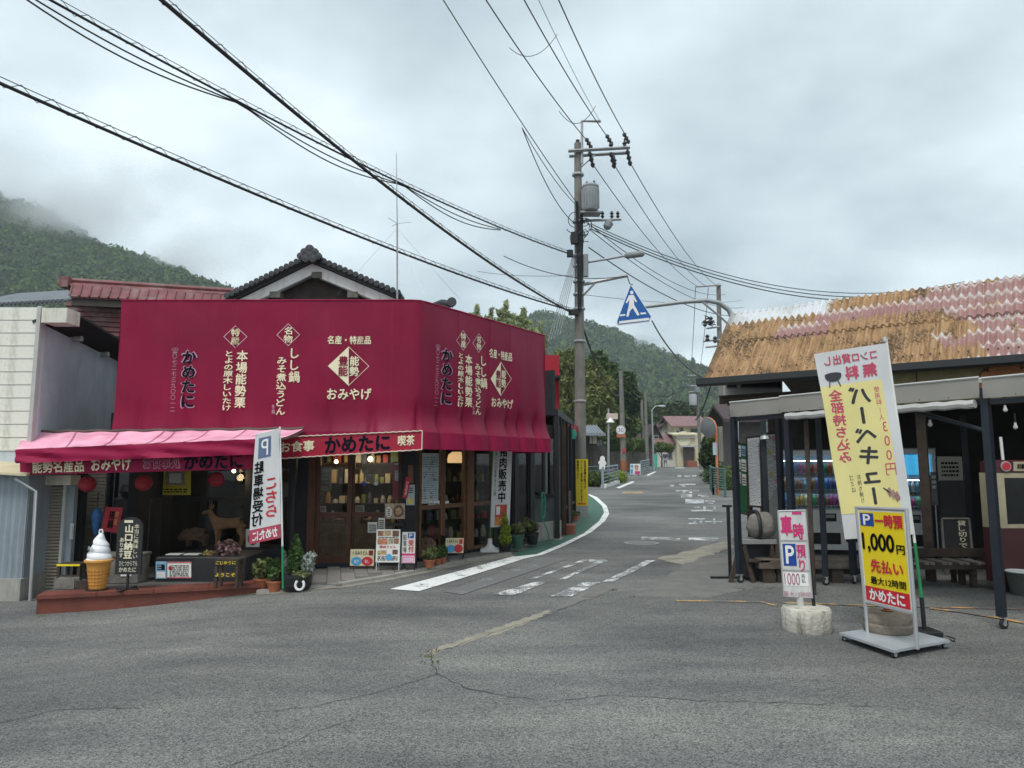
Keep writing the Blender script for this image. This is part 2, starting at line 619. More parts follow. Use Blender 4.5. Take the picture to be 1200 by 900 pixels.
# ================================================================== ground and road
def asphalt_mat():
 m = bpy.data.materials.new('asphalt')
 m.use_nodes = True
 t = m.node_tree
 b = t.nodes['Principled BSDF']
 nn, ll = t.nodes.new, t.links.new
 tcn = nn('ShaderNodeTexCoord')
 big = nn('ShaderNodeTexNoise'); big.inputs['Scale'].default_value = 0.28; big.inputs['Detail'].default_value = 6
 fine = nn('ShaderNodeTexVoronoi'); fine.inputs['Scale'].default_value = 120
 fine2 = nn('ShaderNodeTexNoise'); fine2.inputs['Scale'].default_value = 130; fine2.inputs['Detail'].default_value = 2
 for x in (big, fine, fine2):
  ll(tcn.outputs['Object'], x.inputs['Vector'])
 r1 = nn('ShaderNodeValToRGB')
 r1.color_ramp.elements[0].position = .36; r1.color_ramp.elements[0].color = (.082, .084, .085, 1)
 r1.color_ramp.elements[1].position = .66; r1.color_ramp.elements[1].color = (.150, .152, .149, 1)
 ll(big.outputs['Fac'], r1.inputs[0])
 # stones of the aggregate, each with its own tone
 r2 = nn('ShaderNodeValToRGB')
 r2.color_ramp.elements[0].position = .1; r2.color_ramp.elements[0].color = (.6, .6, .6, 1)
 e_ = r2.color_ramp.elements.new(.74); e_.color = (1.05, 1.05, 1.04, 1)
 r2.color_ramp.elements[1].position = .95; r2.color_ramp.elements[1].color = (2.15, 2.12, 2.02, 1)
 sp = nn('ShaderNodeSeparateColor'); ll(fine.outputs['Color'], sp.inputs[0]); ll(sp.outputs[0], r2.inputs[0])
 m1 = nn('ShaderNodeMix'); m1.data_type = 'RGBA'; m1.blend_type = 'MULTIPLY'; m1.inputs[0].default_value = 1
 ll(r1.outputs[0], m1.inputs[6]); ll(r2.outputs[0], m1.inputs[7])
 # old stains and repaired areas
 st = nn('ShaderNodeTexNoise'); st.inputs['Scale'].default_value = 0.9; st.inputs['Detail'].default_value = 9; st.inputs['Roughness'].default_value = .7
 mp = nn('ShaderNodeMapping'); mp.inputs['Rotation'].default_value = (0, 0, R(-28)); mp.inputs['Scale'].default_value = (.35, 1.3, 1)
 ll(tcn.outputs['Object'], mp.inputs[0]); ll(mp.outputs[0], st.inputs['Vector'])
 r3 = nn('ShaderNodeValToRGB'); r3.color_ramp.elements[0].position = .38; r3.color_ramp.elements[0].color = (.74, .745, .76, 1)
 r3.color_ramp.elements[1].position = .66; r3.color_ramp.elements[1].color = (1.30, 1.28, 1.22, 1)
 ll(st.outputs['Fac'], r3.inputs[0])
 m2 = nn('ShaderNodeMix'); m2.data_type = 'RGBA'; m2.blend_type = 'MULTIPLY'; m2.inputs[0].default_value = 1
 ll(m1.outputs[2], m2.inputs[6]); ll(r3.outputs[0], m2.inputs[7])
 ll(m2.outputs[2], b.inputs['Base Color'])
 b.inputs['Roughness'].default_value = .82
 b.inputs['Specular IOR Level'].default_value = .35
 bp = nn('ShaderNodeBump'); bp.inputs['Strength'].default_value = .7; bp.inputs['Distance'].default_value = .006
 ad = nn('ShaderNodeMath'); ad.operation = 'ADD'
 ll(fine.outputs['Distance'], ad.inputs[0]); ll(fine2.outputs['Fac'], ad.inputs[1]); ll(ad.outputs[0], bp.inputs['Height'])
 ll(bp.outputs[0], b.inputs['Normal'])
 MATS['asphalt'] = m
 return m

ASPH = asphalt_mat()

def paint_mat(name, col, wear=0.5, under=(.15, .15, .148), scale=3.0):
 """road paint worn through to the asphalt"""
 m = bpy.data.materials.new(name)
 m.use_nodes = True
 t = m.node_tree
 b = t.nodes['Principled BSDF']
 nn, ll = t.nodes.new, t.links.new
 tcn = nn('ShaderNodeTexCoord')
 a = nn('ShaderNodeTexNoise'); a.inputs['Scale'].default_value = scale; a.inputs['Detail'].default_value = 10; a.inputs['Roughness'].default_value = .75
 c = nn('ShaderNodeTexNoise'); c.inputs['Scale'].default_value = 45; c.inputs['Detail'].default_value = 3
 ll(tcn.outputs['Object'], a.inputs['Vector']); ll(tcn.outputs['Object'], c.inputs['Vector'])
 s = nn('ShaderNodeMath'); s.operation = 'MULTIPLY_ADD'; s.inputs[1].default_value = .45
 ll(c.outputs['Fac'], s.inputs[0]); ll(a.outputs['Fac'], s.inputs[2])
 r = nn('ShaderNodeValToRGB')
 k = .55 + .4 * wear
 r.color_ramp.elements[0].position = k - .05; r.color_ramp.elements[0].color = (*under, 1)
 r.color_ramp.elements[1].position = min(1, k + .03); r.color_ramp.elements[1].color = (*col, 1)
 ll(s.outputs[0], r.inputs[0]); ll(r.outputs[0], b.inputs['Base Color'])
 b.inputs['Roughness'].default_value = .7
 bp = nn('ShaderNodeBump'); bp.inputs['Strength'].default_value = .5; bp.inputs['Distance'].default_value = .004
 ll(c.outputs['Fac'], bp.inputs['Height']); ll(bp.outputs[0], b.inputs['Normal'])
 return m

def grid_axis(lo, hi, fine_lo, fine_hi, f):
 a = list(np.arange(fine_lo, fine_hi + 1e-6, f))
 x = fine_lo; s = f
 left = []
 while x > lo:
  s *= 1.35; x -= s; left.append(max(lo, x))
 x = fine_hi; s = f
 right = []
 while x < hi:
  s *= 1.35; x += s; right.append(min(hi, x))
 return left[::-1] + a + right

gxs = grid_axis(-1500, 1500, -14, 16, 0.5)
gys = grid_axis(-60, 3000, -6, 60, 0.5)
gv = [(x, y, gz(x, y)) for y in gys for x in gxs]
nx = len(gxs)
gf = [(j * nx + i, j * nx + i + 1, (j + 1) * nx + i + 1, (j + 1) * nx + i) for j in range(len(gys) - 1) for i in range(nx - 1)]
b = B(); b.v = gv; b.f = gf
b.build('ground', ASPH, None, True, 'structure')

WHITE = paint_mat('road_paint_white', (.76, .77, .75), .22)
WORN = paint_mat('road_paint_worn', (.68, .69, .68), .52, scale=2.2)
FAINT = paint_mat('road_paint_faint', (.5, .51, .5), .82, scale=2.2)
ORANGE = paint_mat('road_paint_orange', (.62, .34, .10), .50)
GREEN = paint_mat('road_paint_green', (.048, .122, .085), .02, under=(.10, .14, .11))

def mark(name, polys, m, h=0.006, step=0.6):
 return drape_obj(name, polys, h, m, None, 'structure', step)

# green footway strip inside the curved white line
inner = [(602, 653), (629, 650), (655.5, 639), (684, 625.5), (702, 611), (708, 601), (705.5, 593), (695.5, 584), (689, 580)]
outer = [(615, 655), (636, 650.5), (664, 639), (693, 624), (709, 611), (714, 602), (711, 593), (700, 583), (691, 579.5)]
gi, go = gpx(inner), gpx(outer)
gl = gpx([(596, 652), (616, 643), (636, 632), (662, 620), (676, 610), (684, 604), (687, 596), (686, 587), (684, 581)])
mark('green_footway', [[gl[i], gi[i], gi[i + 1], gl[i + 1]] for i in range(len(gi) - 1)], GREEN, .004)
mark('road_edge_line', [[gi[i], go[i], go[i + 1], gi[i + 1]] for i in range(len(gi) - 1)], WHITE, .009)
mark('road_edge_line', [gpx([(457, 691), (491, 693.5), (615, 655), (601, 652.5)])], WHITE, .009)
# worn zebra crossing
mark('crossing_stripe', [gpx([(520, 694), (542, 697), (664, 655.5), (640, 653)])], FAINT)
mark('crossing_stripe', [gpx([(576, 697), (602, 698.5), (640, 683), (628, 682)]), gpx([(619, 679), (626, 679), (690, 656.5), (683, 656)]), gpx([(655, 679.5), (662, 679.5), (712, 657), (703, 656.5)]), gpx([(690, 656), (690, 658.5), (712, 658.5), (712, 656.5)])], WORN)
mark('crossing_stripe', [gpx([(645, 699), (670, 699.5), (704, 682.5), (684, 682.5)]), gpx([(706, 682), (719, 682), (768, 657), (757, 657)])], WORN)
mark('stop_line', [gpx([(752, 629), (752, 632.5), (797, 634), (797, 630.5)]), gpx([(807, 630), (807, 633), (842, 634), (842, 630.5)])], WORN)

def rpx(x0, y0, x1, y1):
 return gpx([(x0, y1), (x1, y1), (x1, y0), (x0, y0)])

marks = [(792, 574.5, 819, 576), (800, 576, 803, 578.5), (808, 574, 811, 578.5), (798, 579.5, 811, 583), (818, 579.5, 829, 581), (822, 581.5, 831, 583),
   (803, 585, 825, 590.5), (826, 586.5, 838, 588), (829, 589, 836, 590.5), (813, 594, 820, 595.5), (810, 598, 835, 599.3), (836, 593, 839, 597), (824, 594, 827, 598),
   (807, 607.5, 826, 609), (812, 610, 816, 614), (820, 609, 823, 614), (826, 611, 846, 612.5), (836, 608, 838, 614), (807, 613, 818, 614.3),
   (785, 568, 790, 570), (795.5, 567, 815, 568.6), (799, 569, 803, 571), (794, 557, 798.5, 559), (802, 557, 809, 559), (810.5, 557, 816, 559), (791, 547.6, 802, 549)]
mark('road_lettering', [rpx(*q) for q in marks], WORN, .006)
mark('orange_dash', [rpx(729, 576.3, 753, 578.2)], ORANGE)
mark('road_edge_line', [gpx([(722, 571.5), (726, 572.5), (744, 564.8), (741, 564)])], WHITE)
mark('road_edge_line', [gpx([(757, 557), (760, 557.5), (769, 553), (767, 552.5)])], WHITE)

def line_px(pts, wd):
 return strip(gpx(pts), wd)

mark('orange_line', line_px([(793, 704.5), (840, 705), (891, 705.5), (909, 710)], .07), ORANGE, .006)
mark('orange_line', line_px([(917, 706.5), (1008, 710), (1089, 712), (1200, 714.5), (1290, 716)], .07), ORANGE, .008)
mark('orange_line', line_px([(1008, 711.5), (1041, 719)], .07), ORANGE, .011)
mark('orange_line', line_px([(1089, 713.5), (1125, 718), (1170, 725), (1200, 731), (1260, 742)], .07), ORANGE, .011)

# repairs, joints and cracks
PATCH = mat('road_patch', (.30, .275, .22), .9, .25, 5, bump=.5, bscale=90, dirt=(.14, .135, .12), damt=.7, dscale=(2, 2, 2))
PATCH2 = mat('road_patch_grey', (.175, .17, .158), .9, .16, 4, bump=.5, bscale=120, dirt=(.12, .12, .118), damt=.6, dscale=(1, 1, 1))

def ragged(pts, amp, seed, n=6):
 """polygon in ground metres with uneven edges"""
 r = random.Random(seed)
 out = []
 for i, p in enumerate(pts):
  q = pts[(i + 1) % len(pts)]
  for k in range(n):
   t = k / n
   out.append((p[0] + (q[0] - p[0]) * t + r.uniform(-amp, amp), p[1] + (q[1] - p[1]) * t + r.uniform(-amp, amp)))
 return out

mark('road_patch', [ragged(gpx([(502, 769), (520, 762), (590, 741), (645, 719), (643, 715), (575, 737.5), (505, 762)]), .03, 3, 16)], PATCH, .003)
mark('road_patch', [ragged(gpx([(640, 720), (700, 699), (722, 690), (718, 685), (690, 688), (665, 704)]), .03, 5, 12)], PATCH2, .003)
mark('road_patch', [ragged(gpx([(742, 700), (795, 668), (808, 655), (868, 652), (880, 690), (830, 700)]), .04, 8, 14)], PATCH2, .002)
mark('road_patch', [ragged(gpx([(770, 655), (850, 634), (862, 640), (800, 662)]), .05, 9, 14)], PATCH, .0035)
mark('drain_plate', [gpx([(681, 700), (700, 700), (704, 696), (688, 695.5)])], mat('drain_plate', (.16, .15, .13), .8), .007)
CRACK = mat('road_crack', (.04, .04, .04), .95, .3, 20)

def crack(pts, wd, seed):
 r = random.Random(seed)
 g = [Vector(p) for p in gpx(pts)]
 out = []
 for i in range(len(g) - 1):
  k = max(2, int((g[i + 1] - g[i]).length / .07))
  for j in range(k):
   out.append(g[i].lerp(g[i + 1], j / k) + Vector((r.uniform(-.018, .018), r.uniform(-.018, .018))))
 q = strip(out, wd)
 w2 = []
 for s in q:
  f = r.uniform(.5, 1.2)
  c0 = (Vector(s[0]) + Vector(s[3])) / 2; c1 = (Vector(s[1]) + Vector(s[2])) / 2
  w2.append([tuple(c0 + (Vector(s[0]) - c0) * f), tuple(c1 + (Vector(s[1]) - c1) * f), tuple(c1 + (Vector(s[2]) - c1) * f), tuple(c0 + (Vector(s[3]) - c0) * f)])
 mark('road_crack', w2, CRACK, .005, 5)

crack([(503, 768), (512, 790), (545, 806), (600, 817), (650, 822), (720, 815), (830, 822), (940, 825), (1050, 830)], .008, 1)
crack([(512, 790), (498, 795), (440, 812), (370, 828), (280, 838)], .006, 2)
crack([(0, 848), (70, 832), (180, 830)], .008, 3)
crack([(270, 897), (320, 880), (390, 850), (430, 842)], .005, 4)
crack([(503, 768), (560, 748), (640, 722), (690, 702)], .006, 5)
crack([(530, 672), (640, 678), (760, 680)], .006, 6)
crack([(600, 655), (700, 655), (770, 655), (860, 653)], .006, 7)
# manhole
c = G(752, 636.5)
b = B(Matrix.Translation(c))
b.lathe([(.36, -.02), (.36, .008), (.33, .010), (.30, .006)], 28)
for k in range(-5, 6):
 hw = math.sqrt(max(0, .28 ** 2 - (k * .05) ** 2))
 b.box(-hw, hw, k * .05 - .012, k * .05 + .012, .004, .012)
b.build('manhole_cover', mat('manhole_iron', (.22, .22, .21), .6, .2, 20), None, True, 'structure')

# ------------------------------------------------------------------ hills, woods on them, mist
def hill_sheet(name, prof, Y0, Y1, back, m, x0, x1, nxx=90, nyy=36, seed=0, zmin=-3):
 """hill whose skyline (x -> z at depth Y1) is prof; rises from Y0 to Y1 and falls behind"""
 px = [p[0] for p in prof]
 pz = [p[1] for p in prof]
 V = []
 for j in range(nyy + 1):
  t = j / nyy
  y = Y0 + (back - Y0) * t
  for i in range(nxx + 1):
   x = x0 + (x1 - x0) * i / nxx
   top = float(np.interp(x, px, pz))
   k = sst(Y0, Y1, y) if y < Y1 else 1 - .45 * sst(Y1, back, y)
   k = k ** .85
   z = zmin + (top - zmin) * k + noise.fractal(Vector((x, y, seed * 31)) * .012, 1, 2, 4) * top * .10 * k
   V.append((x, y, z))
 Fs = [(j * (nxx + 1) + i, j * (nxx + 1) + i + 1, (j + 1) * (nxx + 1) + i + 1, (j + 1) * (nxx + 1) + i) for j in range(nyy) for i in range(nxx)]
 b = B(); b.v = V; b.f = Fs
 o = b.build(name, m, None, True, 'structure')
 return np.array([tuple(v) for v in V]).reshape(nyy + 1, nxx + 1, 3)

def ico(sub):
 bm = bmesh.new()
 bmesh.ops.create_icosphere(bm, subdivisions=sub, radius=1)
 v = np.array([tuple(x.co) for x in bm.verts])
 f = np.array([[l.index for l in x.verts] for x in bm.faces])
 bm.free()
 return v, f

def forest(name, V, n, rmin, rmax, m, seed, vis):
 """lumpy crowns over a hill sheet; vis(p) keeps what faces the camera"""
 g = np.random.default_rng(seed)
 var = []
 for k in range(10):
  n_ = 104
  d = g.normal(size=(n_, 3))
  d[:, 2] = np.abs(d[:, 2]) * 1.1 - .25
  d /= np.linalg.norm(d, axis=1)[:, None]
  c = d * (.72 + .36 * g.random(n_))[:, None]
  nn = d + g.normal(size=(n_, 3)) * .45
  a = np.cross(nn, g.normal(size=(n_, 3)))
  a /= np.linalg.norm(a, axis=1)[:, None]
  b_ = np.cross(nn, a)
  b_ /= np.linalg.norm(b_, axis=1)[:, None]
  s = (.10 + .15 * g.random(n_))[:, None]
  var.append(np.stack([c - a * s, c - b_ * s * .8, c + a * s, c + b_ * s * .8], 1).reshape(-1, 3))
 iF = (np.arange(104) * 4)[:, None] + np.array([[0, 1, 2, 3]])
 ny, nx_ = V.shape[:2]
 vs, fs = [], []
 cnt = 0
 tot = 0
 tries = 0
 while cnt < n and tries < n * 12:
  tries += 1
  a, c = g.random() * (ny - 1.001), g.random() * (nx_ - 1.001)
  j, i = int(a), int(c)
  a -= j; c -= i
  p = (V[j, i] * (1 - a) * (1 - c) + V[j, i + 1] * (1 - a) * c + V[j + 1, i] * a * (1 - c) + V[j + 1, i + 1] * a * c)
  if not vis(p):
   continue
  r = rmin + (rmax - rmin) * g.random() ** 1.6
  q = var[int(g.integers(10))]
  th = g.random() * 6.28
  cs, sn = math.cos(th), math.sin(th)
  q2 = np.stack([q[:, 0] * cs - q[:, 1] * sn, q[:, 0] * sn + q[:, 1] * cs, q[:, 2] * (.95 + .7 * g.random())], 1) * r
  vs.append(q2 + p + np.array([0, 0, r * .35]))
  fs.append(iF + tot)
  tot += len(q)
  cnt += 1
 return np_mesh(name, np.concatenate(vs), np.concatenate(fs), m, None, 'stuff')

def wood_mat(name, c1, c2, sc, bsc):
 m = bpy.data.materials.new(name)
 m.use_nodes = True
 t = m.node_tree
 b = t.nodes['Principled BSDF']
 nn, ll = t.nodes.new, t.links.new
 ge = nn('ShaderNodeNewGeometry')
 no = nn('ShaderNodeTexNoise'); no.inputs['Scale'].default_value = sc; no.inputs['Detail'].default_value = 6; no.inputs['Roughness'].default_value = .65
 ll(ge.outputs['Position'], no.inputs['Vector'])
 ad = nn('ShaderNodeMath'); ad.operation = 'MULTIPLY_ADD'; ad.inputs[1].default_value = .24
 ll(ge.outputs['Random Per Island'], ad.inputs[0])
 sb = nn('ShaderNodeMath'); sb.operation = 'SUBTRACT'; sb.inputs[1].default_value = .12
 ll(no.outputs['Fac'], sb.inputs[0]); ll(sb.outputs[0], ad.inputs[2])
 ra = nn('ShaderNodeValToRGB')
 ra.color_ramp.elements[0].position = .25; ra.color_ramp.elements[0].color = (*c1, 1)
 ra.color_ramp.elements[1].position = .75; ra.color_ramp.elements[1].color = (*c2, 1)
 ll(ad.outputs[0], ra.inputs[0]); ll(ra.outputs[0], b.inputs['Base Color'])
 b.inputs['Roughness'].default_value = .85
 b.inputs['Specular IOR Level'].default_value = .1
 nb = nn('ShaderNodeTexNoise'); nb.inputs['Scale'].default_value = bsc; nb.inputs['Detail'].default_value = 5
 ll(ge.outputs['Position'], nb.inputs['Vector'])
 bp = nn('ShaderNodeBump'); bp.inputs['Strength'].default_value = .6; bp.inputs['Distance'].default_value = .3
 ll(nb.outputs['Fac'], bp.inputs['Height']); ll(bp.outputs[0], b.inputs['Normal'])
 return m

WOOD = wood_mat('hill_wood', (.006, .021, .007), (.09, .145, .034), .11, 3)
HILLG = mat('hill_ground', (.012, .022, .010), .9, .3, .1)

def prof_px(pts, Y):
 return [(at(x, y, Y).x, at(x, y, Y).z) for x, y in pts]

lp = prof_px([(-900, 330), (-500, 260), (-250, 222), (-100, 236), (0, 262), (60, 283), (120, 306), (180, 328), (240, 350), (300, 376), (420, 430), (520, 500), (600, 545)], 420)
VL = hill_sheet('hill_left', lp, 160, 420, 520, HILLG, lp[0][0], lp[-1][0], seed=1)
forest('hillside_wood', VL, 4700, 1.7, 5.6, WOOD, 11, lambda p: p[1] < 435 and p[2] > 4 and -.78 < p[0] / p[1] < -.20 and p[2] / p[1] > .17)
rp = prof_px([(380, 530), (470, 462), (560, 408), (620, 394), (660, 396), (700, 406), (740, 423), (790, 446), (840, 469), (900, 490), (1000, 520), (1200, 545)], 680)
VR = hill_sheet('hill_right', rp, 260, 680, 820, HILLG, rp[0][0], rp[-1][0], seed=2)
forest('hillside_wood', VR, 4300, 2.2, 7.4, WOOD, 12, lambda p: p[1] < 700 and p[2] > 4 and -.02 < p[0] / p[1] < .34 and p[2] / p[1] > .03)

def mist(name, c, rad, dens, seed, rz=0.0, sc=.03):
 iv, iF = ico(3)
 me = bpy.data.meshes.new(name)
 me.from_pydata([(p[0] * rad[0], p[1] * rad[1], p[2] * rad[2]) for p in iv], [], [tuple(f) for f in iF])
 m = bpy.data.materials.new(name)
 m.use_nodes = True
 t = m.node_tree
 t.nodes.clear()
 nn, ll = t.nodes.new, t.links.new
 o = nn('ShaderNodeOutputMaterial')
 pv = nn('ShaderNodeVolumePrincipled')
 pv.inputs['Color'].default_value = (.985, .993, .998, 1)
 pv.inputs['Anisotropy'].default_value = .7
 tcn = nn('ShaderNodeTexCoord')
 mp = nn('ShaderNodeMapping'); mp.inputs['Scale'].default_value = (1 / rad[0], 1 / rad[1], 1 / rad[2])
 ll(tcn.outputs['Object'], mp.inputs[0])
 ln = nn('ShaderNodeVectorMath'); ln.operation = 'LENGTH'; ll(mp.outputs[0], ln.inputs[0])
 fo = nn('ShaderNodeMapRange'); fo.interpolation_type = 'SMOOTHSTEP'
 fo.inputs['From Min'].default_value = 1.0; fo.inputs['From Max'].default_value = .25
 fo.inputs['To Min'].default_value = 0; fo.inputs['To Max'].default_value = 1
 ll(ln.outputs['Value'], fo.inputs['Value'])
 no = nn('ShaderNodeTexNoise'); no.inputs['Scale'].default_value = sc; no.inputs['Detail'].default_value = 4
 of = nn('ShaderNodeVectorMath'); of.operation = 'ADD'; of.inputs[1].default_value = (seed * 91, 0, 0)
 ll(tcn.outputs['Object'], of.inputs[0]); ll(of.outputs[0], no.inputs['Vector'])
 nr = nn('ShaderNodeMapRange'); nr.inputs['From Min'].default_value = .38; nr.inputs['From Max'].default_value = .68
 ll(no.outputs['Fac'], nr.inputs['Value'])
 mu = nn('ShaderNodeMath'); mu.operation = 'MULTIPLY'; ll(fo.outputs[0], mu.inputs[0]); ll(nr.outputs[0], mu.inputs[1])
 m2 = nn('ShaderNodeMath'); m2.operation = 'MULTIPLY'; m2.inputs[1].default_value = dens; ll(mu.outputs[0], m2.inputs[0])
 ll(m2.outputs[0], pv.inputs['Density'])
 ll(pv.outputs[0], o.inputs['Volume'])
 ob = put(name, me, m, None, 'stuff')
 ob.location = c
 ob.rotation_euler = (0, rz, 0)
 return ob

# ================================================================== common materials
BLACK = mat('black_paint', (.013, .0135, .016), .55, .2, 10)
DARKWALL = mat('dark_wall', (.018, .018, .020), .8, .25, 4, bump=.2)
WOODBR = mat('brown_wood', (.115, .042, .022), .5, .25, 14, bump=.2, bscale=60)
OLDWOOD = mat('old_wood', (.05, .036, .027), .85, .35, 10, bump=.5, bscale=50)
GREYW = mat('grey_wood', (.17, .155, .135), .9, .3, 9, bump=.5, bscale=50)
CONC = mat('concrete', (.33, .32, .29), .9, .14, 4, bump=.3, dirt=(.12, .115, .10), damt=.7)
WHITEP = mat('white_paint', (.72, .72, .70), .5, .06, 5)
PAPER = mat('paper', (.70, .69, .64), .7, .06, 5)
STEEL = mat('galvanised_steel', (.36, .37, .37), .5, .15, 12, metal=.6)
ALU = mat('aluminium', (.55, .56, .57), .4, .06, 10, metal=.7)
MAROON = mat('maroon_tarp', (.205, .003, .033), .5, .14, 1.1, bump=.2, bscale=7, dirt=(.30, .02, .07), damt=.28, dscale=(1.6, 1.6, .3), spec=.22)
CRIMSON = mat('crimson_canvas', (.25, .005, .045), .65, .14, 3, bump=.2, bscale=14, spec=.2)
CREAM = mat('cream_print', (.80, .72, .50), .6, .04)
NAVY = mat('navy_print', (.008, .010, .018), .9, .05, spec=.05)
BLACKP = mat('black_print', (.008, .008, .009), .9, .05, spec=.05)
LAV = mat('pale_mauve_print', (.42, .25, .33), .6, .05)
REDP = mat('red_print', (.55, .02, .035), .5, .05)
MAGP = mat('magenta_print', (.60, .035, .17), .5, .05)
WHITEPR = mat('white_print', (.78, .78, .76), .5, .03)
BLUEP = mat('blue_print', (.012, .06, .30), .45, .05)
YELP = mat('yellow_print', (.80, .62, .02), .5, .04)
SKYB = mat('light_blue_print', (.06, .33, .58), .5, .06)
GLASS = glass_mat()
POT = mat('terracotta', (.36, .12, .06), .8, .2, 8)
PLASTICB = mat('black_plastic', (.02, .02, .02), .4, .1)

def zpl(px, py, z):
 d = ray(px, py)
 k = (z - H) / d.z
 return Vector((d.x * k, d.y * k, z))

def bil(TL, TR, BR, BL):
 TL, TR, BR, BL = map(Vector, (TL, TR, BR, BL))
 return lambda u, v: (TL.lerp(TR, u)).lerp(BL.lerp(BR, u), 1 - v)      # v = 1 at the top

def slab(b, TL, TR, BR, BL, th):
 """flat board with thickness th away from the camera"""
 TL, TR, BR, BL = map(Vector, (TL, TR, BR, BL))
 n = (TR - TL).cross(TL - BL).normalized()
 if n.y < 0:
  n = -n
 k = n * th
 b.add([TL, TR, BR, BL, TL + k, TR + k, BR + k, BL + k], [(0, 3, 2, 1), (4, 5, 6, 7), (0, 1, 5, 4), (1, 2, 6, 5), (2, 3, 7, 6), (3, 0, 4, 7)])

# ================================================================== left: storage building with cream siding
Ys = 9.9
st = thing('storage_building', 'cream clapboard storage building with grey side wall and roller shutter', 'building', Fr(-7.5, 10.2, -.16))
xr = at(47, 360, Ys).x
topz = at(20, 360, Ys).z
SIDING = mat('cream_siding', (.68, .665, .59), .7, .08, 3, bump=.15, dirt=(.20, .17, .10), damt=.5, dscale=(4, 4, 1.6))
SIDEW = mat('grey_blue_render', (.47, .52, .56), .85, .12, 1.6, bump=.25, bscale=8, dirt=(.32, .34, .35), damt=.6, dscale=(2, 2, .7))
zb0 = at(20, 528, Ys).z
rows = 11
hh = (topz - zb0) / rows
bd = B(); bd.prism([(0, 0), (-.011, 0), (-.004, hh - .008), (0, hh - .008)], (0, 3.2), 'x')
bm_ = bd.mesh('siding_board')
for r in range(rows):
 o = put('siding_board', bm_, SIDING, st)
 o.matrix_parent_inverse = Matrix.Identity(4)
 o.matrix_basis = ROOTM[st.name].inverted() @ Matrix.Translation((xr - 3.22, Ys, zb0 + r * hh))
b = B(); b.box(xr - 3.22, xr, Ys + .002, Ys + .15, -.3, topz)
b.build('wall', SIDEW, st)
b = B(); b.box(xr - .02, xr + .035, Ys - .03, Ys + .05, zb0, topz + .01)
b.build('corner_trim', mat('grey_trim', (.42, .42, .40), .7, .1), st)
# side wall running back
E0, E1 = at(80, 364, 9.95), at(142, 403, 13.2)
dS = Vector((-.92, 3.6, 0)).normalized()
MS = Fr(xr + .02, Ys, 0, math.atan2(dS.y, dS.x))
b = B(MS); b.box(.06, 6.5, 0, .15, -.3, 3.6)
b.build('side_wall', SIDEW, st)
b = B()
eL = 4.6
i0, i1 = MS @ Vector((.0, .1, 3.6)), MS @ Vector((5.0, .1, 3.6))
q = [Vector((E0.x, E0.y, topz - .03)), Vector((E0.x + dS.x * eL, E0.y + dS.y * eL, topz - .03)), i1, i0]
b.add(q + [p + Vector((0, 0, .035)) for p in q], [(3, 2, 1, 0), (4, 5, 6, 7), (0, 1, 5, 4), (1, 2, 6, 5), (2, 3, 7, 6), (3, 0, 4, 7)])
b.build('lean_to_roof', mat('dark_eaves', (.03, .029, .028), .8, .2), st)
TL, BR = at(50, 361, Ys - .05), at(78, 378, Ys - .05)
b = B(); b.box(TL.x, BR.x, Ys - .06, Ys + .25, BR.z, TL.z)
b.build('eaves_beam', mat('white_stained_beam', (.62, .60, .52), .8, .12, 4, dirt=(.2, .13, .06), damt=.6), st)
for px, py in ((96, 397), (127, 415)):
 p = at(px, py, 11.2 if px < 110 else 12.6)
 b = B(); b.tube([p + Vector((-.5, .0, -.02)), p], .045, 10)
 b.build('purlin_end', mat('grey_trim', (.42, .42, .40)), st)
# shutter bay
S0, S1 = zpl(34, 697, -.15), zpl(72, 693, -.15)
S0.y = S1.y = 10.0
xa, xb = at(34, 640, 10).x, at(72, 640, 10).x
ztop = at(50, 570, 10).z
b = B()
n = 34
for k in range(n):
 z0 = -.18 + (ztop + .18) * k / n
 z1 = -.18 + (ztop + .18) * (k + 1) / n
 b.prism([(10.02, z0), (10.0, z0 + .006), (9.992, (z0 + z1) / 2), (10.0, z1 - .006), (10.02, z1)], (xa, xb), 'x')
b.build('shutter_curtain', mat('shutter_steel', (.30, .27, .215), .6, .12, 3, metal=.2, dirt=(.16, .11, .06), damt=.6), st)
b = B(); b.box(xa - .05, xa, 9.95, 10.06, -.2, ztop + .02).box(xb, xb + .04, 9.95, 10.06, -.2, ztop + .02)
b.build('shutter_rail', mat('grey_trim', (.42, .42, .40)), st)
b = B(); b.box(xa - .06, at(89, 565, 10).x, 9.88, 10.1, ztop + .02, at(50, 557, 10).z)
b.build('shutter_box', mat('white_stained_beam', (.62, .60, .52)), st)
b = B(); b.box(xb + .04, at(86, 600, 10).x, 10.0, 10.08, -.2, ztop + .02)
b.build('side_panel', mat('grey_blue_sheet', (.24, .28, .31), .6, .1, 3), st)
b = B(); b.box(xb + .12, xb + .15, 9.97, 10.0, .62, .76).box(xb + .11, xb + .16, 9.985, 10.0, .58, .80)
b.build('switch_box', ALU, st)

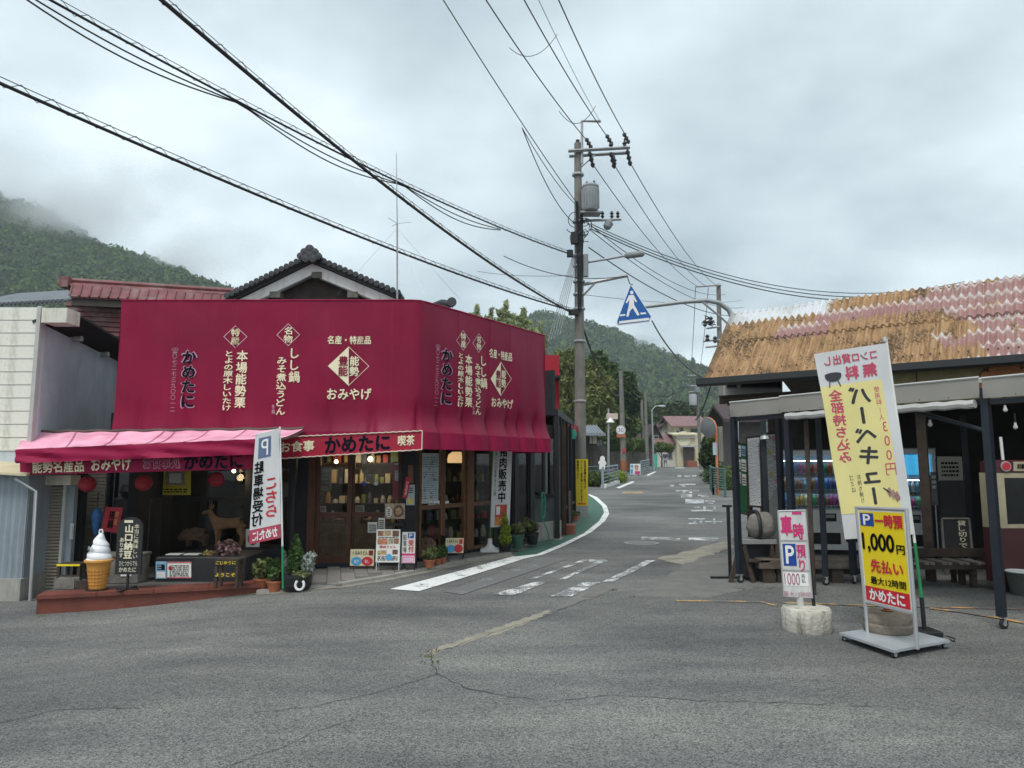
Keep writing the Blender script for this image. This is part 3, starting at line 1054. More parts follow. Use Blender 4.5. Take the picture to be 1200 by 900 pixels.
# corrugated shed in front
sh = thing('corrugated_shed', 'low blue-grey corrugated shed at the left edge, cream sheet roof', 'shed', Fr(-7.4, 9.5, -.16))
x1 = at(31, 620, 9.55).x
zt = at(15, 556, 9.55).z
CORR = mat('blue_corrugated', (.27, .31, .345), .6, .1, 2, metal=.1, dirt=(.14, .13, .12), damt=.5)
b = B()
xs = np.arange(x1 - 2.5, x1, .02)
V = []
for z in (.12, zt):
 for x in xs:
  V.append((x, 9.55 + .012 * math.sin(x * 2 * math.pi / .09), z))
k = len(xs)
b.add(V, [(i, i + 1, k + i + 1, k + i) for i in range(k - 1)])
b.box(x1 - 2.5, x1 - .01, 9.57, 10.6, .12, zt)
b.build('wall', CORR, sh, True)
b = B(); b.box(x1 - 2.5, x1 + .01, 9.5, 10.4, -.3, .12)
b.build('plinth', CONC, sh)
b = B()
b.add([(x1 - 2.5, 9.35, zt + .14), (x1 + .08, 9.35, zt - .02), (x1 + .08, 10, zt + .12), (x1 - 2.5, 10, zt + .28),
  (x1 - 2.5, 9.35, zt + .17), (x1 + .08, 9.35, zt + .01), (x1 + .08, 10, zt + .15), (x1 - 2.5, 10, zt + .31)],
  [(3, 2, 1, 0), (4, 5, 6, 7), (0, 1, 5, 4), (1, 2, 6, 5), (2, 3, 7, 6), (3, 0, 4, 7)])
b.build('roof', mat('cream_sheet', (.58, .50, .33), .6, .1), sh)
b = B(); b.tube([(x1 - .1, 9.4, zt - .05), (x1 + .12, 9.5, zt - .22), (x1 + .14, 9.52, -.2)], .022, 8)
b.build('downpipe', ALU, sh, True)

# ================================================================== the red shop
P0 = Vector((-5.78, 10.3)); P1 = Vector((-1.36, 10.3))
dR = Vector((.565, .825)).normalized()
LF, LR = (P1 - P0).length, 3.5
BOXTOP, BOXBOT = 4.02, 2.08
shop = thing('red_shop', 'two-sided corner shop clad in maroon tarpaulin with cream lettering', 'shop', Fr(-2, 11.5, 0))

def plan(s):
 """point and outward normal along the front (s < LF) and the road side, with a rounded corner"""
 r = .10
 if s <= LF - r:
  return P0 + Vector((s, 0)), Vector((0, -1))
 if s >= LF + r:
  return P1 + dR * (s - LF), Vector((dR.y, -dR.x))
 t = (s - LF + r) / (2 * r)
 a, c = P1 - Vector((r, 0)), P1 + dR * r
 p = a * (1 - t) ** 2 + P1 * 2 * t * (1 - t) + c * t * t
 n = (Vector((0, -1)) * (1 - t) + Vector((dR.y, -dR.x)) * t).normalized()
 return p, n

PIN = [.35, 1.05, 1.62, 2.35, 3.1, 3.75, LF, LF + .48, LF + 1.05, LF + 1.7, LF + 2.3, LF + 2.62, LF + 3.12]
SEAM = [.85, 1.72, 2.6, 3.05, 3.55, 4.0, LF + .9, LF + 1.75, LF + 2.35]

def surf(s, z, off=0.0):
 p, n = plan(min(max(s, 0), LF + LR))
 k = max(0, (2.42 - z) / .34)
 fl = (.035 + .07 * sst(2.5, 4.4, s)) * k * k
 h = sst(2.62, 2.14, z) * .9
 g = sum(math.exp(-((s - q) / .055) ** 2) * .07 + math.exp(-((s - q) / .22) ** 2) * .04 for q in PIN) * (.45 + .55 * sst(3.4, 4.4, s))
 bil_ = .016 * math.sin(s * 3.1 + z * 1.3) + .006 * math.sin(s * 9.7 + z * .8)
 se = sum(.012 * (1 if s > q else 0) * math.exp(-(s - q) / .10) for q in SEAM if s > q)
 o = fl - g * h * (1 if z > 2.0 else .3) + bil_ * sst(4.0, 3.4, z) + se + off
 return Vector((p.x + n.x * o, p.y + n.y * o, z))

nu, nv = 400, 46
b = B(); b.grid(lambda u, v: surf(u * (LF + LR), BOXBOT + (BOXTOP - BOXBOT) * v), nu, nv)
tarp = b.build('tarpaulin_cladding', MAROON, shop, True)
# closing faces: top, left end, right end
e1 = P1 + dR * LR
b = B()
b.add([(P0.x, P0.y, BOXTOP), (P1.x, P1.y, BOXTOP), (e1.x, e1.y, BOXTOP), (e1.x - .8, e1.y + .5, BOXTOP + .02), (P1.x - .6, P1.y + 1.0, BOXTOP + .02), (P0.x, P0.y + 1.0, BOXTOP + .02)], [(0, 1, 4, 5), (1, 2, 3, 4)])
b.quad((P0.x, P0.y, BOXBOT), (P0.x, P0.y, BOXTOP), (P0.x, P0.y + 1.2, BOXTOP), (P0.x, P0.y + 1.2, BOXBOT))
b.quad((e1.x, e1.y, 1.82), (e1.x, e1.y, BOXTOP), (e1.x - .9, e1.y + .62, BOXTOP), (e1.x - .9, e1.y + .62, 1.82))
b.build('cladding_return', MAROON, shop)
# hanging fringe under the flare
b = B(); b.grid(lambda u, v: surf(LF - 4.3 + u * (LR + 4.3), BOXBOT, .0 + .012 * (1 - v)) + Vector((0, 0, -.25 * (1 - v))), 160, 4)
b.build('fringe', CRIMSON, shop, True)
# thin edge bar along the top
b = B(); b.tube([surf(s, BOXTOP, .0) + Vector((0, 0, .004)) for s in np.linspace(0, LF + LR, 60)], .013, 6)
b.build('edge_bar', CRIMSON, shop, True)

MF = Fr(P0.x, P0.y)
MR = Fr(P1.x, P1.y, 0, math.atan2(dR.y, dR.x))

def box_text(s, x0, x1, y0, y1, m, side, vertical=True, bold=.03, off=.012):
 Mx = MF if side == 0 else MR
 s0 = 0 if side == 0 else LF
 xm, ym = (x0 + x1) / 2, (y0 + y1) / 2
 a = plane_px(x0, ym, Mx)[0] + s0
 c = plane_px(x1, ym, Mx)[0] + s0
 zt_, zb_ = plane_px(xm, y0, Mx)[1], plane_px(xm, y1, Mx)[1]
 text(s, a, c, zb_, zt_, m, tarp, None, vertical, bold=bold, fn=lambda X, Z: surf(X, Z, off))

def box_poly(pts, m, side, off=.010, name='printed_shape'):
 Mx = MF if side == 0 else MR
 s0 = 0 if side == 0 else LF
 q = [plane_px(x, y, Mx) for x, y in pts]
 b = B()
 n = len(q)
 b.add([surf(x + s0, z, off) for x, z in q], [tuple(range(n))])
 b.build(name, m, tarp)

def box_ring(cx_, cy_, hw, hh_, m, side, wd=.9):
 a = [(cx_, cy_ - hh_), (cx_ + hw, cy_), (cx_, cy_ + hh_), (cx_ - hw, cy_)]
 k = 1 - wd / hw
 c_ = [(cx_ + (x - cx_) * k, cy_ + (y - cy_) * k) for x, y in a]
 Mx = MF if side == 0 else MR
 s0 = 0 if side == 0 else LF
 q = [plane_px(x, y, Mx) for x, y in a + c_]
 b = B()
 b.add([surf(x + s0, z, .010) for x, z in q], [(i, (i + 1) % 4, 4 + (i + 1) % 4, 4 + i) for i in range(4)])
 b.build('printed_diamond', m, tarp)

PALE = mat('pale_line_print', (.62, .42, .45), .6, .04)
TEL = '☎〇七二七三九〇〇一二'
for side, d in ((0, dict(k=(213.7, 229.5, 412, 477), t=(200, 208, 407.5, 482), d1=(276, 394.7, 14, 13.3), h=(277, 289.3, 411, 478), y=(262, 273, 411.5, 481),
       d2=(338, 392.4, 14, 13.3), s=(339, 351.6, 408.6, 448), u=(323.5, 335, 418.8, 485.8), w=(318, 321.5, 474, 485), n=(384.8, 434.7, 394, 403.5),
       D=(409, 429.3, 24, 23), o=(384, 435.5, 455.5, 468.5))),
    (1, dict(k=(517, 528, 410, 473), t=(509.5, 514.5, 403.5, 475.5), d1=(541.9, 399, 8.5, 12), h=(544, 552, 416, 477), y=(535, 542, 414, 477),
       d2=(561, 402, 8, 11.5), s=(563, 571, 418, 455), u=(555.5, 563, 426.7, 486), w=(552.5, 554.5, 476, 486), n=(573.6, 598.7, 411, 421),
       D=(586.7, 444, 12, 20), o=(575.7, 600.8, 467, 478)))):
 wd = 1.0 if side == 0 else .65
 x0, x1, y0, y1 = d['k']
 box_text('かめたに', x0 - wd, x1 + wd, y0 - 1, y1 + 1, LAV, side, bold=.075, off=.009)
 box_text('かめたに', x0, x1, y0, y1, NAVY, side, bold=.045)
 box_text(TEL, *d['t'], LAV, side, bold=0.0)
 box_ring(*d['d1'], PALE, side, wd)
 cx_, cy_, hw, hv = d['d1']
 box_text('特産', cx_ - hw * .36, cx_ + hw * .36, cy_ - hv * .68, cy_ + hv * .68, CREAM, side)
 cx_, cy_, hw, hv = d['d2']
 box_ring(*d['d2'], PALE, side, wd)
 box_text('名物', cx_ - hw * .36, cx_ + hw * .36, cy_ - hv * .68, cy_ + hv * .68, CREAM, side)
 box_text('本場能勢栗', *d['h'], CREAM, side)
 box_text('とよの原木しいたけ', *d['y'], CREAM, side)
 box_text('しし鍋', *d['s'], CREAM, side)
 box_text('みそ煮込うどん', *d['u'], CREAM, side)
 box_text('冬期', *d['w'], PALE, side, bold=0)
 box_text('名産・特産品', *d['n'], CREAM, side, vertical=False)
 cx_, cy_, hw, hv = d['D']
 box_ring(*d['D'], CREAM, side, wd * .8)
 box_poly([(cx_, cy_ - hv), (cx_, cy_ + hv), (cx_ - hw, cy_)], CREAM, side)
 box_text('豊能', cx_ - hw * .48, cx_ - hw * .04, cy_ - hv * .5, cy_ + hv * .5, MAROON, side, off=.016)
 box_text('能勢', cx_ + hw * .06, cx_ + hw * .5, cy_ - hv * .5, cy_ + hv * .5, CREAM, side, off=.016)
 box_text('おみやげ', *d['o'], CREAM, side, vertical=False)

# lettered band over the doors, edged with rope
bn = (at(290, 514, 10.12), at(495, 505, 9.98), at(494.5, 527, 9.98), at(290, 540, 10.12))
b = B(); slab(b, *bn, .02)
band = b.build('lettered_band', mat('band_red', (.33, .006, .03), .55, .1, 3), shop)
fb = bil(*[p + Vector((0, -.006, 0)) for p in bn])
b = B()
for A_, C_ in ((bn[0], bn[1]), (bn[3], bn[2]), (bn[1], bn[2])):
 q = [Vector(A_).lerp(Vector(C_), t) + Vector((0, -.012, .004 * math.sin(t * 160))) for t in np.linspace(0, 1, 90)]
 b.tube(q, .009, 6)
b.build('rope_edge', mat('rope', (.62, .52, .42), .9, .3, 60), band, True)

def band_text(s, px0, px1, v0, v1, m, fn, X0, X1, bold=.03, vertical=False, parent=None):
 text(s, (px0 - X0) / (X1 - X0), (px1 - X0) / (X1 - X0), v0, v1, m, parent or band, None, vertical, bold=bold, fn=lambda X, Z: fn(X, Z))

band_text('お食事', 329, 369, .28, .78, CREAM, fb, 290, 495)
band_text('かめたに', 382, 457, .12, .88, NAVY, fb, 290, 495, bold=.05)
band_text('喫茶', 467, 486, .28, .80, CREAM, fb, 290, 495)

# faded awning on the left with its valance and lettered board
aw = thing('shop_awning', 'sun-bleached pink canvas awning with crimson valance, left of the shop', 'awning', Fr(-4.7, 9.7, 1.5))
ab0, ab1 = at(29, 507, 10.22), at(356, 503, 10.22)
af0, af1 = at(19, 527, 9.3), at(316, 514, 9.3)

def aw_s(u, v):
 p = Vector(af0).lerp(Vector(af1), u).lerp(Vector(ab0).lerp(Vector(ab1), u), v)
 sag = .05 * math.sin(v * math.pi) * (.6 + .4 * abs(math.sin(u * math.pi * 6)))
 return p + Vector((0, 0, -sag + .008 * math.sin(u * 60 + v * 4)))

PINK = mat('bleached_canvas', (.82, .38, .50), .75, .25, 2.2, bump=.25, bscale=9, dirt=(.60, .18, .29), damt=.8, dscale=(1.4, 3, 1))
b = B(); b.grid(aw_s, 90, 12); b.build('canopy', PINK, aw, True)
b = B()
for t in (0, .17, .335, .5, .66, .83, 1):
 b.tube([aw_s(t, 0) + Vector((0, .02, -.025)), aw_s(t, .5) + Vector((0, 0, -.03)), aw_s(t, 1) + Vector((0, 0, -.035))], .013, 6)
b.tube([aw_s(t, 0) + Vector((0, .01, -.015)) for t in np.linspace(0, 1, 20)], .02, 8)
b.tube([aw_s(t, 1) + Vector((0, 0, .01)) for t in np.linspace(0, 1, 20)], .022, 8)
b.build('awning_frame', mat('rusty_steel', (.10, .07, .06), .7, .3), aw, True)
SEAMM = mat('canvas_seam', (.42, .12, .20), .8, .2, 8)
for t in (.19, .345, .50, .55, .66, .80):
 j = random.uniform(-.012, .012)
 B().grid(lambda u, v: aw_s(t + (u - .5) * .007 + j * v, v) + Vector((0, 0, .004)), 1, 12).build('seam', SEAMM, aw, True)
vb0, vb1 = at(19.5, 543, 9.28), at(316, 532, 9.28)
b = B(); b.grid(lambda u, v: Vector(vb0).lerp(Vector(vb1), u).lerp(Vector(af0).lerp(Vector(af1), u), v) + Vector((0, -.016 - .03 * (1 - v) * math.sin(u * 31 + v * 4) * math.sin(u * 7 + 1) - .010 * math.sin(v * 9 + u * 14), 0)), 120, 6)
b.build('valance', CRIMSON, aw, True)
tb = (at(23, 536, 9.42), at(316, 527, 9.42), at(316, 549, 9.42), at(23.6, 557, 9.42))
b = B(); slab(b, *tb, .02)
tbo = b.build('lettered_board', CRIMSON, aw)
ft = bil(*[p + Vector((0, -.006, 0)) for p in tb])
band_text('能勢名産品', 38, 98, .10, .82, CREAM, ft, 23, 316, parent=tbo)
band_text('おみやげ', 107, 154, .12, .86, CREAM, ft, 23, 316, parent=tbo)
band_text('お食事処', 168, 211, .16, .80, LAV, ft, 23, 316, bold=.07, parent=tbo)
ft2 = bil(*[p + Vector((0, -.009, 0)) for p in tb])
band_text('お食事処', 168.5, 210.5, .18, .78, CRIMSON, ft2, 23, 316, bold=.02, parent=tbo)
band_text('かめたに', 216, 284, .08, .92, NAVY, ft2, 23, 316, bold=.05, parent=tbo)

# ---------------------------------------------------------------- ground floor of the shop
XL, YW = -5.55, 11.55
Wc = Vector((-1.70, 11.60))
MW = Fr(Wc.x, Wc.y, 0, math.atan2(dR.y, dR.x))       # road-side wall frame

def wx(px, py=600):
 return plane_px(px, py, MW)[0]

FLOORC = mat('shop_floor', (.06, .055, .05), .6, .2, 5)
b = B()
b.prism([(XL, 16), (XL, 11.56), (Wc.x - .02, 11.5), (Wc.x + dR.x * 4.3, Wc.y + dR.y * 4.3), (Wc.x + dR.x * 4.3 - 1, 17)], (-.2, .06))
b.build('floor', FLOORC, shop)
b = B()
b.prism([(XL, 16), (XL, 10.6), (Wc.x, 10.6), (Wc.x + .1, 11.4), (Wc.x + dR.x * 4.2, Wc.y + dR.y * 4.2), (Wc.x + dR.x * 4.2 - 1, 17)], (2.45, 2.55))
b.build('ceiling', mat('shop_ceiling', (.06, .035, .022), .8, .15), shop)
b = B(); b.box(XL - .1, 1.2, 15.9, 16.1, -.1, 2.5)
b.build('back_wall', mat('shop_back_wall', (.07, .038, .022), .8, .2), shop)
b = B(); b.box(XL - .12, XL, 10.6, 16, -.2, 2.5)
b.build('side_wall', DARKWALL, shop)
# building mass above, behind the cladding
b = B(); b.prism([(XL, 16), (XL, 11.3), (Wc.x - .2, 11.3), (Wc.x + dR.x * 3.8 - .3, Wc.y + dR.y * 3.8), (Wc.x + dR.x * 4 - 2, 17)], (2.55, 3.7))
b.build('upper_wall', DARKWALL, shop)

def frame_front(px0, px1, z0, z1, Y, th=.09, m=WOODBR, name='post', dz=0.0):
 a, c = at(px0, 600, Y).x, at(px1, 600, Y).x
 b = B(); b.box(a, c, Y - th / 2, Y + th / 2, z0, z1)
 return b.build(name, m, shop)

# dark wall and wooden sliding doors on the front
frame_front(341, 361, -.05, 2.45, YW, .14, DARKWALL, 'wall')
frame_front(361, 369.5, -.05, 2.45, YW - .03, .12)
frame_front(471, 488.5, -.02, 2.45, YW - .06, .22, DARKWALL, 'corner_pillar')
zr = at(400, 603, YW).z
for (q0, q1, dy) in ((369.5, 412, 0.0), (409, 471, .06)):
 a, c = at(q0, 600, YW).x, at(q1, 600, YW).x
 Y = YW + dy
 d = B()
 d.box(a, a + .07, Y - .02, Y + .02, .06, 2.3).box(c - .07, c, Y - .02, Y + .02, .06, 2.3)
 d.box(a + .07, c - .07, Y - .018, Y + .018, zr - .035, zr + .035).box(a + .07, c - .07, Y - .018, Y + .018, .06, .17).box(a + .07, c - .07, Y - .018, Y + .018, 2.22, 2.3)
 do = d.build('sliding_door', WOODBR, shop)
 for za_, zb_ in ((.17, zr - .035), (zr + .035, 2.22)):
  B().box(a + .065, c - .065, Y - .003, Y + .003, za_, zb_).build('pane', GLASS, do)
 B().box(c - .1 if dy == 0 else a + .03, c - .085 if dy == 0 else a + .045, Y - .028, Y - .02, .95, 1.15).build('handle', BLACK, do)
b = B(); b.box(at(361, 600, YW).x, at(471, 600, YW).x, YW - .06, YW + .1, 2.302, 2.45)
b.build('lintel', WOODBR, shop)
b = B(); b.box(at(369, 600, YW).x, at(471, 600, YW).x, YW - .3, YW - .05, .02, .05)
b.build('door_mat', mat('navy_mat', (.02, .025, .05), .95, .2), shop)

# road side: window units between wooden posts
ORW = mat('orange_wood', (.13, .06, .028), .5, .22, 12, bump=.2)
zra = .90

def wall_box(x0, x1, y0, y1, z0, z1, m, name, parent=None):
 b = B(MW); b.box(x0, x1, y0, y1, z0, z1)
 return b.build(name, m, parent or shop)

def window_unit(p0, p1, z0, z1, rail, m, fw=.05):
 x0, x1 = wx(p0), wx(p1)
 b = B(MW)
 b.box(x0, x0 + fw, -.03, .03, z0, z1).box(x1 - fw, x1, -.03, .03, z0, z1)
 b.box(x0 + fw, x1 - fw, -.028, .028, z0, z0 + fw).box(x0 + fw, x1 - fw, -.028, .028, z1 - fw, z1)
 if rail:
  b.box(x0 + fw, x1 - fw, -.028, .028, rail - .035, rail + .035)
 o = b.build('window', m, shop)
 zs = [z0 + fw, rail - .035, rail + .035, z1 - fw] if rail else [z0 + fw, z1 - fw]
 for i in range(0, len(zs), 2):
  b = B(MW); b.box(x0 + fw - .004, x1 - fw + .004, -.004, .004, zs[i], zs[i + 1])
  b.build('pane', GLASS, o)
 return o

window_unit(490, 517.5, .10, 2.2, zra, ORW)
window_unit(518, 544.5, .10, 2.2, zra, ORW)
wall_box(wx(544.5), wx(552), -.06, .08, 0, 2.4, ORW, 'post')
window_unit(552, 576, .10, 2.2, zra, ORW)
wall_box(wx(576), wx(581), -.05, .1, 0, 2.4, BLACK, 'post')
window_unit(581, 601, .12, 2.2, None, BLACK, .04)
wall_box(wx(601), wx(605), -.05, .1, 0, 2.4, BLACK, 'post')
window_unit(605, 619, .12, 2.2, None, BLACK, .04)
wall_box(wx(619), wx(624), -.06, .1, 0, 2.4, BLACK, 'post')
zs_ = plane_px(635, 582, MW)[1]
GREYP = mat('grey_panel', (.075, .085, .095), .6, .15, 3)
wall_box(wx(624), wx(652), 0, .12, .42, zs_ - .02, GREYP, 'wall')
wall_box(wx(623), wx(653), -.05, .12, zs_ - .02, zs_ + .01, BLACK, 'window_sill')
window_unit(624, 637, zs_ + .01, 2.2, None, BLACK, .04)
window_unit(637, 651, zs_ + .01, 2.2, None, BLACK, .04)
wall_box(wx(651), wx(655), -.05, .12, 0, 2.4, BLACK, 'post')
wall_box(wx(624), wx(655), -.06, .14, -.1, .42, CONC, 'plinth')
wall_box(wx(489.5), wx(655), -.06, .1, 2.202, 2.45, DARKWALL, 'lintel')
wall_box(wx(489.5), wx(619), -.06, .1, -.1, .10, BLACK, 'base_rail')
wall_box(wx(655) + .0, wx(655) + .1, .13, 4.0, -.1, 3.7, DARKWALL, 'end_wall')
# curtains seen behind the far windows
for p0, p1 in ((626, 632), (640, 647)):
 x0, x1 = wx(p0), wx(p1)
 b = B(MW); b.grid(lambda u, v: (x0 + (x1 - x0) * u, .12 + .02 * math.sin(u * 25), zs_ + .03 + (2.1 - zs_) * v), 24, 2)
 b.build('curtain', mat('sheer_curtain', (.5, .5, .46), .9, .08), shop, True)

# ---------------------------------------------------------------- inside the shop
def shelf(loc, rz, wdt, hgt, label, seed, cols):
 Mx = Fr(loc[0], loc[1], .06, rz)
 t = thing('display_shelf', label, 'shelf', Mx)
 b = B(Mx)
 b.box(0, .03, 0, .35, 0, hgt).box(wdt - .03, wdt, 0, .35, 0, hgt).box(.03, wdt - .03, .33, .35, 0, hgt)
 b.build('frame', OLDWOOD, t)
 r = random.Random(seed)
 lv = [.12 + k * .36 for k in range(int((hgt - .1) / .36))]
 for z in lv:
  B(Mx).box(.03, wdt - .03, .02, .33, z, z + .02).build('shelf_board', OLDWOOD, t)
  x = .05
  while x < wdt - .16:
   w_ = r.uniform(.07, .14)
   h_ = r.uniform(.08, .26)
   g = B(Mx)
   if r.random() < .5:
    g.cbox(x, x + w_, .05, .2, z + .021, z + .02 + h_, .006)
   else:
    g.lathe([(w_ * .42, z + .021), (w_ * .45, z + h_ * .6), (w_ * .3, z + h_ * .8), (w_ * .22, z + h_)], 10, c=(x + w_ / 2, .13))
   g.build('packet', r.choice(cols), t)
   x += w_ + r.uniform(.01, .05)

goods = [mat('goods_' + str(i), tuple(x * .75 for x in c_), .5, .1) for i, c_ in enumerate([(.5, .35, .15), (.45, .06, .05), (.6, .55, .45), (.2, .25, .1), (.35, .2, .1), (.55, .5, .3), (.1, .12, .2), (.62, .6, .56)])]
shelf((-3.45, 12.9), 0, 1.7, 1.9, 'wooden shelf of packaged goods behind the sliding doors', 1, goods)
shelf((-1.6, 13.6), .5, 1.4, 1.6, 'wooden shelf of jars seen through the corner window', 2, goods)
shelf((-5.2, 14.0), 0, 1.6, 1.8, 'dim goods shelf deep behind the deer figure', 3, goods)
b = B(); b.box(-3.5, -2.0, 12.0, 12.35, .061, .62)
for i in range(9):
 b2 = i * .16
 b.cbox(-3.45 + b2, -3.45 + b2 + .12, 12.05, 12.25, .622, .70 + .05 * (i % 3), .006)
tag(b.build('display_counter', mat('counter', (.25, .16, .09), .6, .3, 9), None), 'low wooden counter with wrapped sweets just inside the sliding doors', 'counter')

def bulb(p, r, name, label, e, watts):
 t = thing(name, label, 'lamp', Matrix.Translation(p))
 b = B(); b.lathe([(0, p.z - r), (r * .8, p.z - r * .6), (r, p.z), (r * .7, p.z + r * .7), (r * .3, p.z + r)], 12, c=(p.x, p.y))
 b.build('bulb', mat(name + '_glow', (.9, .7, .4), .5, 0, emit=(1, .72, .38), estr=e * .55), t, True)
 B().tube([(p.x, p.y, p.z + r), (p.x, p.y, 2.45)], .006, 5).build('cord', BLACK, t)
 l = bpy.data.lights.new('lamp_light', 'POINT')
 l.energy = watts * .55
 l.color = (1, .74, .42)
 l.shadow_soft_size = .06
 lo = bpy.data.objects.new('lamp_light', l)
 COL.objects.link(lo)
 lo.parent = t
 lo.matrix_parent_inverse = ROOTM[t.name].inverted()
 lo.location = p - Vector((0, 0, r + .08))

bulb(at(394, 541, 12.4), .035, 'pendant_lamp', 'small lit bulb above the left sliding door', 14, 9)
bulb(at(434, 538, 12.6), .05, 'box_lamp', 'square lit lantern behind the right sliding door', 6, 9)
bulb(at(274, 552, 11.6), .03, 'spot_bulb', 'warm bulb at the awning, right of the red lanterns', 12, 5)
# scalloped paper lamp in the corner window
p = at(535, 536, 13.0)
b = B(); b.lathe([(.16, p.z - .1), (.17, p.z - .04), (.15, p.z + .05), (.08, p.z + .1)], 24, c=(p.x, p.y))
tag(b.build('paper_lamp', mat('paper_lamp_glow', (.8, .5, .25), .6, .2, emit=(1, .62, .28), estr=.55), None, True), 'glowing orange paper lampshade behind the corner window', 'lamp')

# ================================================================== flat boards and their print
class Panel:
 """a board through four corners (TL, TR, BR, BL); print is placed by fractions u (left to right), v (bottom to top)"""

 def __init__(self, name, cs, th, m, parent=None):
  self.c = [Vector(p) for p in cs]
  TL, TR, BR, BL = self.c
  n = (TR - TL).cross(TL - BL).normalized()
  if n.dot(Vector((0, 0, H)) - TL) < 0:
   n = -n
  self.n = n
  k = -n * th
  b = B()
  b.add([TL, TR, BR, BL, TL + k, TR + k, BR + k, BL + k], [(0, 3, 2, 1), (4, 5, 6, 7), (0, 1, 5, 4), (1, 2, 6, 5), (2, 3, 7, 6), (3, 0, 4, 7)])
  self.o = b.build(name, m, parent)

 def p(self, u, v, off=0.0):
  TL, TR, BR, BL = self.c
  return TL.lerp(TR, u).lerp(BL.lerp(BR, u), 1 - v) + self.n * off

 def text(self, s, u0, u1, v0, v1, m, vertical=False, mirror=False, bold=.03, off=.006, parent=None):
  return text(s, u0, u1, v0, v1, m, parent or self.o, None, vertical, mirror, bold=bold, fn=lambda X, Z: self.p(X, Z, off))

 def rect(self, u0, u1, v0, v1, m, off=.003, name='printed_shape', parent=None):
  b = B(); b.quad(self.p(u0, v0, off), self.p(u1, v0, off), self.p(u1, v1, off), self.p(u0, v1, off))
  return b.build(name, m, parent or self.o)

 def disc(self, u, v, ru, rv, m, off=.004, n=20, name='printed_shape', parent=None):
  b = B(); b.add([self.p(u + ru * math.cos(6.2832 * k / n), v + rv * math.sin(6.2832 * k / n), off) for k in range(n)], [tuple(range(n))])
  return b.build(name, m, parent or self.o)

 def scribble(self, u0, u1, v0, v1, rows, m, seed=0, off=.005, fill=.55, parent=None, jit=0.0):
  """rows of tiny unreadable print"""
  r = random.Random(seed)
  b = B()
  dv = (v1 - v0) / rows
  for i in range(rows):
   u = u0
   while u < u1 - .01:
    w_ = min(u1 - u, r.uniform(.03, .09) * (u1 - u0) * (2 if not jit else .55))
    y0_ = v0 + i * dv + r.uniform(-jit, jit) * dv
    b.quad(self.p(u, y0_, off), self.p(u + w_, y0_, off), self.p(u + w_, y0_ + dv * fill, off), self.p(u, y0_ + dv * fill, off))
    u += w_ + r.uniform(.01, .03) * (u1 - u0) * (2 if not jit else 1.2)
  return b.build('fine_print', m, parent or self.o, kind='stuff')

def px4(x0, y0, x1, y1, Y):
 return [at(x0, y0, Y), at(x1, y0, Y), at(x1, y1, Y), at(x0, y1, Y)]

# ================================================================== step, pavement
stp = thing('shop_step', 'low red-brown painted step in front of the souvenir shop', 'step', Fr(-4.6, 9.6, -.16))
D0, D1 = G(42, 720), G(305, 694)
REDST = mat('red_brown_paint', (.16, .045, .03), .65, .2, 3, bump=.3, dirt=(.07, .04, .035), damt=.6)
ZT = .06
v_ = (D1 - D0); v_.z = 0; v_.normalize()
nrm = Vector((-v_.y, v_.x, 0))
b = B(); b.prism([(D0.x, D0.y), (D1.x, D1.y), (D1.x + nrm.x * .05, D1.y + nrm.y * .05), (D0.x + nrm.x * .05, D0.y + nrm.y * .05)], (-.3, ZT - .045))
b.build('riser', REDST, stp)
e = .035
pl_ = 4
for k in range(pl_):
 t0, t1 = k / pl_, (k + 1) / pl_ - .002
 a, c = D0.lerp(D1, t0), D0.lerp(D1, t1)
 b = B(); b.prism([(a.x - nrm.x * e, a.y - nrm.y * e), (c.x - nrm.x * e, c.y - nrm.y * e), (c.x + nrm.x * .3, c.y + nrm.y * .3), (a.x + nrm.x * .3, a.y + nrm.y * .3)], (ZT - .044, ZT))
 b.build('tread_plank', REDST, stp)
b = B(); b.prism([(D0.x + nrm.x * .305, D0.y + nrm.y * .305), (D1.x + nrm.x * .305, D1.y + nrm.y * .305), (D1.x, 11.48), (XL + .02, 11.48), (D0.x - .25, 10.2)], (-.3, ZT - .008))
b.build('floor_slab', mat('step_concrete', (.10, .097, .09), .85, .2, 4, bump=.2), stp)

edge = gpx([(300, 696), (345, 692), (400, 687), (450, 679), (500, 669), (545, 659), (600, 650)])
inner_ = [(D1.x, 11.5), (-2.9, 11.5), (-2.3, 11.5), (-1.75, 11.6), (-1.70, 11.6)] + [tuple((Wc + dR * k)[:2]) for k in (1.0, 2.0)]
b = drape_obj('pavement', [edge + inner_[::-1]], .03, mat('pavement_base', (.15, .145, .135), .9, .2, 6), None, 'structure')
pav = b
b = B()
for i in range(len(edge) - 1):
 a, c = Vector(edge[i]), Vector(edge[i + 1])
 d = (c - a).normalized(); n_ = Vector((-d.y, d.x))
 L_ = (c - a).length
 k = max(1, int(L_ / .6))
 for j in range(k):
  p, q = a.lerp(c, j / k) + d * .004, a.lerp(c, (j + 1) / k) - d * .004
  z = gz(p.x, p.y)
  kb = B(); kb.prism([(p.x, p.y), (q.x, q.y), (q.x + n_.x * .11, q.y + n_.y * .11), (p.x + n_.x * .11, p.y + n_.y * .11)], (z - .1, z + .042))
  kb.build('kerb_stone', CONC, pav)

def inside(p, poly):
 c_ = False
 for i in range(len(poly)):
  a, d = poly[i], poly[i - 1]
  if (a[1] > p[1]) != (d[1] > p[1]) and p[0] < (d[0] - a[0]) * (p[1] - a[1]) / (d[1] - a[1]) + a[0]:
   c_ = not c_
 return c_

